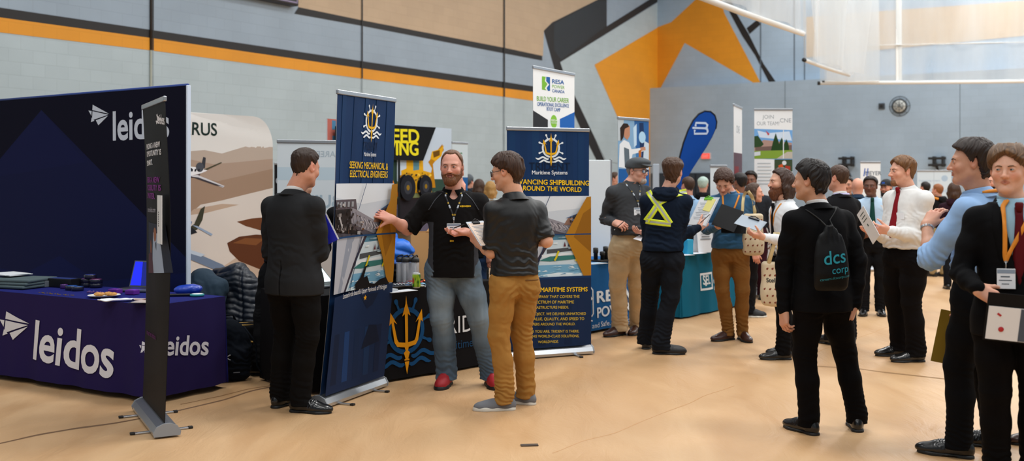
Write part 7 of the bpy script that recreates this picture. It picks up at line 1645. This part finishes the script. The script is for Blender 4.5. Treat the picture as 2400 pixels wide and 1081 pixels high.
pen_in(hiviz, 'r', 'black pen in the hand before the raised papers', pix(1652, 513, 9.42), (-.6, -.2, -.5))
BLU = mat('blue fleece', '#1f5378', .9, bump=.4, bscale=400, sheen=.15)
curly = person('curly haired person in a blue pullover and brown chinos, reading a black folder', 10.1, (1697, 427, -.04), -22, (1712, 0), (1713, 0), -10, ((1706, 797, -58), (1740, 797, 8)),
    dict(kind='hoodie', hood=0, col='#1f5378', mat=BLU, hem=.93, name='pullover'), dict(name='chinos', col='#80582c', hem=.06, loose=.98, wr=1.2), brown, H=1.76, b=1.0, hpitch=32,
    arm_r=((1656, 538, .0), (1682, 531, -.22)), arm_l=((1758, 540, .02), (1722, 535, -.22)), hand_r=dict(dir=(.85, -.4, .2), palm=(.2, .5, .8), curl=[.2, .25, .3, .4]), hand_l=dict(dir=(-.8, -.3, .3), palm=(0, .5, .8)), skin='#d6a086',
    hair=dict(style='fringe', top=.026, side=.012, back=.014, curl=1.25), hairc=('#22140d', '#553626'), h=.007, hh=.0038)
lanyard(curly, '#d9861a', 1.1, .085, badge=False, w=.017, x0=.06)
mm_ = mat('black leatherette', '#0e0e10', .6, spec=.15)
clipboard('portfolio', 'open black portfolio read by the curly haired person', 'folder', pix(1690, 546, 9.74), pix(1748, 548, 9.7), pix(1667, 524, 9.78), mm_, paper=None, clip_end=None)
clipboard('portfolio', 'raised black folder flap leaning behind the grey clipboard', 'folder', pix(1667, 526, 9.68), pix(1720, 545, 9.6), pix(1703, 482, 9.8), mm_, paper=None, clip_end=None)
def tote(label, c, w, h_, rz, strapto, words=None, depth=.09):
    t = thing('tote_bag', label, 'bag', c, rz); F = Field((-w/2-.06, -depth, -.02), (w/2+.06, depth, h_+.04), .006); F.rbox((0, 0, h_*.5), (w*.5, depth*.45, h_*.5), .03, .02); F.ell((0, 0, h_*.3), (w*.53, depth*.7, h_*.3), .05)
    v, f = F.mesh(); v = drape(v, f, [], .006, 31); cs = np.tile(np.array(srgb('#cdbda0')), (len(v), 1)); col_ = cmat('canvas print', .9, .3, 400)
    bv = BVHTree.FromPolygons([Vector(x) for x in v], f.tolist())
    m_ = MB(); m_.m(mat('rust print', '#7a3a26', .8))
    for i in range(4):
        for j in range(6):
            x = -w*.4+w*.8*(i+.5*(j % 2))/3.6; z = h_*(.08+.84*j/5.5)
            if words and .48 < z/h_ < .68: continue
            q = ray(bv, (x, -.5, z), (0, 1, 0))
            if q is not None:
                for e, s_ in ((0, 1), (.006, .6)): m_.lathe([(.009*s_, 0), (.008*s_, .0012), (.002, .0016)], q+V(e, -.0005, e), 8, rotx(PI/2))
    dv = np.array(m_.v).reshape(-1, 3); mesh_obj('bag_body', np.concatenate([v, dv]), f.tolist()+[[i+len(v) for i in q] for q in m_.f], col_, t, smooth=True, col=np.concatenate([cs, np.tile(np.array(srgb('#7a3a26')), (len(dv), 1))]))
    if words:
        v2, f2 = text_mesh(words, .02); v2 = v2-v2.mean(0); sc = w*.75/(v2[:, 0].max()-v2[:, 0].min()); P3 = []
        for x, y in v2*sc:
            q = ray(bv, (x, -.5, h_*.58+y), (0, 1, 0)); P3.append(q+V(0, -.004, 0) if q is not None else V(x, -depth*.5, h_*.58+y))
        mesh_obj('lettering', np.array(P3), f2, mat('black print', '#15130f', .7), t)
    if strapto is not None:
        Ri = rotz(-rz); m_ = MB(); m_.m(mat('cream strap', '#d3c090', .9))
        for y in (-.03, .03): m_.tube([V(-w*.22, y*1.1, h_*.96)]+[Ri @ (q-np.asarray(c)) for q in strapto[0]]+[V(w*.22, y*1.1, h_*.96)], .016, 8, flat=.25)
        m_.build('handles', None, t)
    return t
tz = pix(1764, 597, 10.0); tb_ = tote('cream dotted tote bag hanging from the shoulder of the blue pullover', tz, .2, .4, 0., None)
for q in ([(1739, 500), (1741, 475), (1749, 449)], [(1753, 448), (1767, 466), (1773, 505)]): ribbon(curly, 'strap', [pix(x, y, 9.98) for x, y in q], .03, mat('cream strap', '#d3c090', .9), dirn=(0, 1, 0), n=16, parent=tb_, loc=tz)
longhair = person('long haired bearded person in a white shirt holding out a grey clipboard', 9.15, (1829, 427, 0), -84, (1842, 0), (1838, 0), -78, ((1850, 832, -92), (1835, 843, -90)),
    dict(kind='shirt', col='#dcdfe2', hem=.98, cgap=.3), dict(col='#0b0a0b', hem=.068, loose=1.02), dress, H=1.68, b=1.02, bx=.95,
    arm_r=((1830, 560, .15), (1790, 556, .1)), arm_l=((1846, 566, -.22), (1788, 556, -.28)), hand_r=dict(dir=(-1, 0, .1), palm=(0, 0, 1)), hand_l=dict(dir=(-.95, .1, .2), palm=(0, .45, .85), curl=[.5, .55, .6, .65], thumb=(.5, .7, .6)), skin='#d9a890',
    hair=dict(style='long', top=.02, side=.02, back=.03, strand=.005), hairc=('#23150f', '#4a3022'), beard=dict(thick=.018, lenz=.035, c=('#4a2818', '#7a4a2e')), belt=('#14110f', .99), h=.0075, hh=.004)
tie(longhair, '#101014', 1.44, 1.02, w=.06); lanyard(longhair, '#d9861a', 1.2, .075, badge=False, w=.014)
clipboard('clipboard', 'flat grey clipboard held out toward the blue pullover', 'clipboard', pix(1720, 524, 9.0), pix(1780, 543, 8.9), pix(1726, 499, 9.2), mat('grey board', '#6c7884', .35, .3), paper=None, clipc='#22252a')
sp = pix(1820, 558, 8.9); tote('cream dotted tote bag with black lettering hanging from the forearm', pix(1813, 716, 8.9), .2, .38, -.15, [[sp+V(-.02, 0, -.05), sp+V(-.012, 0, .045), sp+V(.012, 0, .045), sp+V(.02, 0, -.05)]], words='Stellmn')
BKS = dict(kind='jacket', col='#08080a', wr=.6, sheen=.02)
dcs = person('person in a black suit seen from behind, wearing a drawstring bag', 6.38, (1899, 424, -.01), -128, (1925, 0), (1919, 0), -166, ((2008, 1008, 168), (1895, 1016, -152)),
    dict(BKS, rs=.056, vent=0), dict(col='#070607', hem=.066, loose=1.02, wr=.6), dress, H=1.72, b=1.04, sd=.025, skin='#c99a80',
    arm_r=((2012, 612, .0), (2004, 716, -.02)), arm_l=((1838, 615, .0), (1836, 728, -.03)), hand_r=dict(dir=(-.25, .1, -1), palm=(-.8, .4, 0), curl=[.5, .55, .6, .65]), hand_l=dict(dir=(.05, -.1, -1), palm=(.8, .3, .0), curl=[.6, .65, .7, .75]),
    hair=dict(style='mid', top=.028, side=.02, back=.022, strand=.006, curl=0), hairc=('#0c0a0a', '#241c1a'), h=.006, hh=.0034)
def bagback(P):
    F = Field((-.16, -.08, -.02), (.16, .08, .46), .005); F.loft([0, .02, .1, .22, .3, .345, .375, .395], 0, [-.0, -.006, -.014, -.008, 0, 0, 0, 0], [.09, .112, .115, .106, .092, .066, .03, .024], [.016, .028, .042, .036, .026, .02, .013, .015], 0, .01, ex=2.6, cap=.008); v, f = F.mesh(); n = vnormals(v, f)
    v = v+n*(.003*fbm(v*14, 2)+.004*ss(v[:, 2], .27, .38)*np.sin(v[:, 0]*190+4*vnoise(v*9)))[:, None]; Rb = rotz(math.radians(14)); c = pix(1946, 682, 6.17); t = thing('drawstring_bag', 'black drawstring bag with teal lettering on the black suit back', 'bag', c, math.radians(14))
    mesh_obj('bag_body', v, f, mat('black nylon', '#08090a', .55, bump=.2, bscale=300, spec=.2), t, smooth=True); bv = BVHTree.FromPolygons([Vector(x) for x in v], f.tolist()); tm_ = mat('teal print', '#1f8c9c', .5)
    for tx, sz, x, z, bo in (('dcs', .115, .004, .168, .01), ('corp', .062, .036, .112, .0), ('careers.dcscorp.com', .0235, .006, .075, .0)):
        v2, f2 = text_mesh(tx, bo); v2 = v2-np.array([(v2[:, 0].max()+v2[:, 0].min())/2, 0]); P3 = []
        for a_, b_ in v2*sz:
            zz2 = z+b_+a_*.12; q = ray(bv, (x+a_, -.4, zz2), (0, 1, 0)); P3.append(q+V(0, -.003, 0) if q is not None else V(x+a_, -.06, zz2))
        mesh_obj('lettering', np.array(P3), f2, tm_, t)
    m_ = MB(); m_.m(mat('black cord', '#0c0c0d', .7)); iR = Rb.T
    for sx in (-1, 1):
        pts = [V(sx*.02, 0., .385)]; c0 = V(P.chc[0], P.chc[1], 0)-P.r*.03
        for k in range(9):
            q = ray(P.bvh, c0+P.r*sx*(.03+.1*k/8)+V(0, 0, 1.34+.1*k/8)-P.f*.5, P.f)
            if q is not None: pts.append(iR @ (q-P.f*.004-c))
        m_.tube(pts, .004, 8)
    m_.build('cords', None, t)
bagback(dcs)
redtie = person('person in a white shirt and red tie, seen in profile, holding a page', 8.95, (2114, 402, 0), -82, (2122, 0), (2128, 0), -66, ((2108, 834, -86), (2146, 848, -84)),
    dict(kind='shirt', col='#dcdcda', hem=.97, cgap=.3, rs=.058, off=.002, wr=1.5), dict(col='#0d0b0c', hem=.072, loose=1.12), dict(dress), H=1.83, b=1.08, sd=.025, belly=.03, skin='#dba58c',
    arm_r=((2085, 560, .1), (2056, 548, -.05)), arm_l=((2152, 556, -.16), (2082, 541, -.26)), hand_r=dict(dir=(-.9, -.2, .1), palm=(0, -.3, .9)), hand_l=dict(dir=(-.97, -.1, .15), palm=(.1, .8, .4), curl=[.7, .75, .8, .85], thumb=(.45, .8, .5)),
    hair=dict(style='fringe', top=.024, side=.01, back=.01, strand=.005), hairc=('#4a301c', '#8a6038'), beard=dict(thick=.004, lenz=.0, style='goatee', c=('#6a4024', '#9a6840')), belt=('#2a1a14', .985), h=.0075, hh=.004)
tie(redtie, '#7a0c18', 1.46, 1.06, w=.085); q = ray(redtie.bvh, chestpt(redtie, -.07, 1.28, .5), -redtie.f)
part('name_badge', mat('badge card', '#dfe4e8', .4), lambda o: o.box(q-redtie.loc+redtie.f*.004, (.085, .003, .055), np.stack([redtie.r, redtie.f, V(0, 0, 1)], 1)), redtie.root)
clipboard('paper_sheet', 'white printed page held by the person with the red tie', 'paper', pix(2046, 573, 8.7), pix(2062, 552, 8.55), pix(2007, 506, 8.85), pap, clip_end=None, extra=lambda t, R, w, h_: part('print', mat('dark green print', '#24403a', .6), lambda o: (o.box(R @ V(0, -.003, 0), (.014, .002, .02), R), [o.box(R @ V(0, -.003, .05+.03*k), (w*.5, .0015, .006), R) for k in range(3)]), t))
LB = '#8fb0d8'
bluesh = person('person in a light blue shirt with rolled sleeves and raised forearm', 5.8, (2276, 381, 0), -112, (2292, .02), (2294, .02), -134, ((2330, 1050, -128), (2246, 1071, -122)),
    dict(kind='shirt', col=LB, hem=.99, sleeve_l=.62, sleeve_r=.62, rs=.06, rough=.75, cgap=.25, wr=1.7), dict(col='#0a0b0e', hem=.066, loose=1.06, wr=.8), dress, H=1.84, b=1.02, sd=.04, skin='#c9967c',
    arm_l=((2181, 605, -.02), (2172, 528, .12)), arm_r=((2330, 610, .3), (2262, 716, .42)), hand_l=dict(dir=(.62, .3, .75), palm=(.6, .6, -.4), curl=[.35, .4, .45, .5]), hand_r=dict(dir=(-.6, .1, -.8), palm=(-.5, .7, .3), curl=[.8, .85, .9, .9]),
    hair=dict(style='mid', top=.03, side=.016, back=.018, strand=.004), hairc=('#150f0d', '#33231c'), belt=('#101012', 1.0), h=.006, hh=.0034)
dn = nrm(bluesh.W['l']-bluesh.E['l']); m = MB(); m.m(mat('steel', '#b8bcc0', .3, 1.)); Rf = frame(dn); c = bluesh.W['l']-dn*.02; N_ = 14
for k in range(N_): a = 2*PI*k/N_; m.box(c+Rf @ V(.034*math.cos(a), 0, .031*math.sin(a)), (.006, .016, .013), Rf @ roty(-a), .002)
m.build('bracelet', None, bluesh.root, off=bluesh.loc)
m = MB(); m.m(mat('lanyard #d9861a', '#d9861a', .6)); pts = []
for a in np.linspace(-1.2, 1.2, 15): pts.append(bluesh.nb-bluesh.f*.09*math.cos(a)+bluesh.r*.088*math.sin(a)+V(0, 0, .022+.02*math.cos(a)))
m.tube(pts, .011, 8, flat=.9); m.build('lanyard', None, bluesh.root, off=bluesh.loc)
clipboard('folder', 'dark yellow folder hanging behind the leg of the light blue shirt', 'folder', pix(2181, 846, 6.22), pix(2240, 858, 6.22), pix(2194, 722, 6.22), mat('olive yellow folder', '#7d6410', .5), clip_end=None)
rightman = person('person in a black suit at the right edge with red tie and lanyard', 5.2, (2364, 399, 0), -36, (2372, 0), (2376, 0), -14, ((2335, 1140, -20), (2425, 1140, 0)),
    dict(kind='jacket', col='#08080a', open=.085, shirt='#8fb3c8', button=1.06, wr=.6, rs=.056, sheen=.02), dict(col='#070607', hem=.066, loose=1.04), dress, H=1.77, b=1.0, skin='#d9a68c',
    arm_r=((2252, 640, .03), (2290, 676, -.16)), arm_l=((2490, 660, .02), (2424, 758, -.18)), hand_r=dict(dir=(.8, -.2, -.5), palm=(0, .8, -.3), curl=[.25, .3, .35, .4], thumb=(.6, .7, .3)), hand_l=dict(dir=(-.85, -.15, .1), palm=(-.1, .9, -.2), curl=[.15, .7, .8, .85], thumb=(.4, .8, .5)),
    hair=dict(style='curtain', top=.034, side=.02, back=.016, strand=.005, front=.03, taper=.04), hairc=('#3a2617', '#7a5a3c'), h=.006, hh=.0032, gaze=25)
tie(rightman, '#560a14', 1.455, 1.06, bvh=rightman.bvh_shirt, w=.08); lanyard(rightman, '#d9861a', 1.19, .07, bvh=rightman.bvh, x0=.065, w=.02, card=(.085, .1), zt=1.46, off=.012)
for sx in (-1, 1): ribbon(rightman, 'lapel', [chestpt(rightman, sx*.085, 1.45, .06), chestpt(rightman, sx*.1, 1.36, .1), chestpt(rightman, sx*.075, 1.22, .12), chestpt(rightman, sx*.03, 1.09, .13)], .05, rightman.tm, n=24, off=.005)
def cardx(t, R, w, h_):
    part('printed_card', mat('card white', '#dfe2e6', .4), lambda o: (o.box(R @ V(-w*.1, -.005, -h_*.12), (.25, .003, .165), R)), t); part('card_picture', mat('card picture', '#3c4a5c', .4), lambda o: (o.box(R @ V(.01, -.0072, -h_*.12), (.05, .002, .16), R)), t)
    part('red_mark', mat('red print', '#b01c26', .5), lambda o: o.lathe([(.013, 0), (.012, .002), (.001, .003)], R @ V(-w*.1-.06, -.0072, -h_*.24), 14, R @ rotx(PI/2)), t); part('red_mark', mat('red print', '#b01c26', .5), lambda o: o.box(R @ V(-w*.1-.075, -.007, h_*.06), (.02, .002, .01), R @ roty(.6)), t)
clipboard('portfolio', 'black portfolio with printed card held at the right frame edge', 'folder', pix(2303, 796, 4.98), pix(2480, 815, 4.9), pix(2312, 684, 4.94), mm_, clip_end=None, extra=cardx)
# ---- partly hidden people near the tables --------------------------------------------------
def crowd(label, d, hd, yaw, top, col, H, hair, hairc, skin=SK1, legs='#15161a', dx=0, torso=None, hb=.0, nofeet=False, **kw):
    fy = HY+CAMH*FPX/d; px = hd[0]+dx; hp = 24*8.5/d; ty = yaw if torso is None else torso
    o = .1*FPX/d
    return person(label, d, (hd[0], hd[1], 0), yaw, (px, .0), (px, 0), ty, ((px-o*math.cos(math.radians(ty)), fy, ty-8), (px+o*math.cos(math.radians(ty)), fy, ty+8)), dict(dict(kind='shirt', col=col), **top) if isinstance(top, dict) else dict(kind=top, col=col), dict(col=legs), dress if kw.get('sh') is None else kw.pop('sh'), H=H, skin=skin, hair=hair, hairc=hairc,
                  h=kw.pop('h', .012), hh=kw.pop('hh', .006), **{k: v for k, v in kw.items() if k != 'sh'})
S_ = lambda **k: dict(dict(style='short', top=.014, side=.008, back=.008), **k)
DK = ('#0d0b0b', '#241a17'); BR = ('#2a1a12', '#553a28')
white_sn = dict(mats=[mat('white leather', '#d5d6d6', .5), mat('white rubber', '#c9c4b8', .6)], kind='sneaker'); black_sn = dict(mats=[mat('black mesh', '#141416', .7), mat('white rubber', '#c9c4b8', .6)], kind='sneaker', lace=mat('black lace', '#0c0b0c', .8))
helper = crowd('person in a black top behind the gesturing person, hand hanging', 9.5, (1066, 404, 0), 0, dict(kind='polo', sleeve=.46), '#101114', 1.72, S_(), BR, legs='#1d2f4c', dx=30, hh=.004, h=.008, arm_l=((1140, 540, .0), (1146, 592, -.04)), arm_r=((1030, 560, -.05), (985, 592, -.25)), hand_r=dict(dir=(-.9, -.3, -.2), palm=(0, -.2, -1)), hand_l=dict(dir=(-.05, -.1, -1), palm=(.6, .5, 0), curl=[.5, .55, .6, .6]))
dn = nrm(helper.W['l']-helper.E['l']); part('wristwatch', mat('steel', '#b8bcc0', .3, 1.), lambda o: (o.tube([helper.W['l']-dn*.03-helper.loc, helper.W['l']-dn*.005-helper.loc], .036, 14)), helper.root)
behind_banner = crowd('person in black hidden behind the leaning blue and gold banner', 9.0, (824, 424, 0), 25, 'polo', '#101114', 1.66, S_(), DK, legs='#101012', sh=white_sn, h=.01, arm_r=((806, 560, .02), (835, 585, -.1)), arm_l=((858, 590, -.2), (880, 652, -.55)), hand_l=dict(dir=(.9, -.3, -.15), palm=(0, 0, -1)))
shadowed = person('person in black trousers mostly hidden behind the charcoal suit', 8.5, (712, 428, 0), 170, (655, 0), (690, 0), 175, ((652, 876, 175), (607, 880, -120)), dict(kind='shirt', col='#141316'), dict(col='#101012', hem=.07), dress, H=1.62, hair=S_(), hairc=DK, h=.009, hh=.006, arm_r=((720, 540, .1), (700, 560, .3)), arm_l=((655, 540, .1), (690, 560, .3)))
crowd('person in dark trousers, profile to the right, beside the dotted tote', 11.9, (1768, 452, 0), 82, 'shirt', '#17181c', 1.6, dict(style='long', top=.014, side=.012, back=.016), BR, legs='#141417', sh=black_sn, fem=True, dx=-12, hh=.005)
crowd('person with short black hair right of the curly head', 13.0, (1733, 428, 0), -150, 'shirt', '#20242a', 1.68, S_(top=.02), DK, '#8a5c46')
crowd('person with thick dark hair and dark skin behind the plain white banner', 13.8, (1759, 423, 0), -20, 'shirt', '#2a2d33', 1.7, S_(top=.024, side=.014), DK, '#7a4f3a', legs='#3a1a22', dx=10)
crowd('person in a light blue shirt seen from behind by the dark doors', 13.1, (1612, 436, 0), -160, 'shirt', '#93b4d4', 1.64, S_(), BR)
pc_ = crowd('person in dark clothes and pale cap before the dark doors', 16.0, (1648, 433, 0), 160, 'hoodie', '#17191d', 1.65, S_(top=.02), ('#8fb8a8', '#d8e2dc'))
crowd('person in dark suit in profile left of the flat cap', 17.0, (1443, 421, 0), 70, 'jacket', '#1a1c22', 1.72, S_(), BR)
bn_ = crowd('person in a dark grey beanie right of the bearded head', 17.0, (1098, 427, 0), 150, 'hoodie', '#22262b', 1.72, S_(top=.02, side=.016, back=.02), ('#3a4046', '#4a5258'))
crowd('person with long dark brown hair between beanie and blonde hair', 16.0, (1123, 438, 0), 175, 'hoodie', '#20302f', 1.62, dict(style='long', top=.018, side=.016, back=.02), BR, fem=True)
crowd('person with long blonde hair left of the clipboard writer', 15.5, (1149, 443, 0), -165, 'shirt', '#b8c4c4', 1.58, dict(style='long', top=.018, side=.018, back=.022), ('#8a6432', '#c89a58'), fem=True)
lav = crowd('person in a black suit and lavender collar behind the drawstring bag wearer', 9.9, (1963, 418, 0), -140, 'jacket', '#131316', 1.73, S_(top=.016), BR, dx=6, h=.009, hh=.0045, torso=-160)
part('collar_edge', mat('lavender cloth', '#b8b4d8', .8), lambda o: o.tube([lav.nb-lav.loc+lav.r*.066*math.cos(a)-lav.f*.07*math.sin(a)+V(0, 0, .035) for a in np.linspace(-.3, PI+.3, 14)], .013, 8), lav.root)
indian = crowd('person in a pale blue shirt and dark green tie behind the page', 12.1, (2040, 437, 0), -28, 'shirt', '#b4cce2', 1.66, S_(top=.02, side=.01), DK, '#6a4433', legs='#121214', dx=4, h=.009, hh=.0045, torso=-18, b=1.05, belly=.03, belt=('#14110f', 1.0), arm_r=((2004, 530, .0), (2018, 556, -.2)), hand_r=dict(dir=(.4, -.6, .3), palm=(.5, .5, .6)))
tie(indian, '#0f3d34', 1.46, 1.02, w=.09); q = ray(indian.bvh, chestpt(indian, -.12, 1.27, .5), -indian.f)
part('name_badge', mat('badge card', '#dfe4e8', .4), lambda o: o.box(q-indian.loc+indian.f*.004, (.09, .003, .06), np.stack([indian.r, indian.f, V(0, 0, 1)], 1)), indian.root)
cp_ = crowd('bearded person in a black cap left of the red tie', 14.0, (2077, 440, 0), -45, 'shirt', '#15171a', 1.62, S_(), DK, beard=dict(thick=.008, lenz=.01), dx=6, hh=.005)
F = Field((-.12, -.14, .0), (.12, .2, .15), .005); F.ell((0, -.01, .045), (.088, .108, .088), .01); F.ell((0, .12, .045), (.065, .06, .01), .01); F.cut(lambda X, Y, Z: .028-Z, .003); v, f = F.mesh(); mesh_obj('cap', v*cp_.s @ cp_.HR.T+cp_.hc-cp_.loc, f, mat('black cap cloth', '#14161a', .8), cp_.root, smooth=True)
part('cap_logo', mat('blue thread', '#2a5fc0', .6), lambda o: o.box(cp_.L2W((0, .098, .07))-cp_.loc, (.04, .008, .022), cp_.HR, .003), cp_.root)
crowd('bald person between the black suit and the green tie', 13.2, (2010, 438, 0), 165, 'shirt', '#26384c', 1.66, None, DK, '#d89c84')
crowd('dark haired person glimpsed beside the bald head', 14.5, (1986, 434, 0), -25, 'shirt', '#2a2622', 1.66, S_(top=.02), DK, '#c08a70')
rh = crowd('person with short ginger hair and orange collar strap, seen from behind', 17.0, (2197, 447, 0), -150, 'hoodie', '#131416', 1.56, S_(), ('#6a3c20', '#a86a3c'), legs='#9a8560', dx=2)
part('lanyard', mat('lanyard #d9861a', '#d9861a', .6), lambda o: o.tube([rh.nb-rh.loc+rh.r*.12*math.cos(a)-rh.f*.1*math.sin(a)+V(0, 0, .03-.03*math.sin(a)) for a in np.linspace(0, PI, 12)], .02, 8), rh.root)
crowd('person in navy trousers left of the ginger haired person', 18.5, (2168, 441, 0), -160, 'hoodie', '#151a24', 1.62, S_(), DK, legs='#1a2436')
crowd('person with shoulder length brown hair left of the blue shirt', 15.0, (2236, 446, 0), 160, 'hoodie', '#2a1620', 1.55, dict(style='long', top=.02, side=.02, back=.024), BR, fem=True)
crowd('person in black between the two right hand figures', 12.0, (2326, 427, 0), -60, 'hoodie', '#141416', 1.68, S_(top=.018), DK, beard=dict(thick=.008, lenz=.0))
edge = crowd('person in black trousers and brown shoes cut off by the right edge', 6.15, (2462, 395, 0), -80, 'jacket', '#141315', 1.76, S_(), BR, dx=-8, sh=brown, h=.012)

for P_, nm in ((pc_, 'knit_cap'), (bn_, 'beanie')):
    for ch in P_.root.children:
        if ch.name.startswith('hair'): ch.name = nm
# ================================================================ light
w = bpy.data.worlds.new('hall'); SC.world = w; w.use_nodes = True; bg = w.node_tree.nodes['Background']; bg.inputs[0].default_value = (.74, .88, 1, 1); bg.inputs[1].default_value = .3
LX = nrm((.55, .84, 0)); LP = V(LX[1], -LX[0], 0)
def lamp(c, e, sx, sy, col=(1, .98, .95), aim=None):
    l = bpy.data.lights.new('ceiling_lamp', 'AREA'); l.shape = 'RECTANGLE'; l.size = sx; l.size_y = sy; l.energy = e; l.color = col
    o = bpy.data.objects.new('ceiling_lamp', l); COL.objects.link(o); o.location = list(map(float, c))
    d = Vector((0, 0, -1)) if aim is None else (Vector(aim)-Vector(c)).normalized(); o.rotation_euler = d.to_track_quat('-Z', 'Y').to_euler(); return o
for i in range(-1, 6):
    for j in range(-1, 4):
        c = V(-2.5, 3, 9.3)+LX*6*i+LP*5.5*j
        if c[1] < -6: continue
        lamp(c, (275 if i > 0 else 170)*{3: .3, 2: .68, -1: .55}.get(j, 1), 1.6, 1.6)
# ================================================================ camera
cam = bpy.data.objects.new('camera', bpy.data.cameras.new('camera')); COL.objects.link(cam)
cam.location = (0, 0, CAMH); cam.rotation_euler = (PI/2, 0, 0)
cam.data.sensor_width = 36; cam.data.lens = 36; cam.data.shift_y = -(540.5-HY)/2400; cam.data.clip_end = 200
cam.data.dof.use_dof = True; cam.data.dof.focus_distance = 7.3; cam.data.dof.aperture_fstop = 2.0
SC.camera = cam
SC.view_settings.view_transform = 'Standard'; SC.view_settings.look = 'None'; SC.view_settings.gamma = 1; SC.view_settings.use_curve_mapping = False
SC.view_settings.exposure = 0.
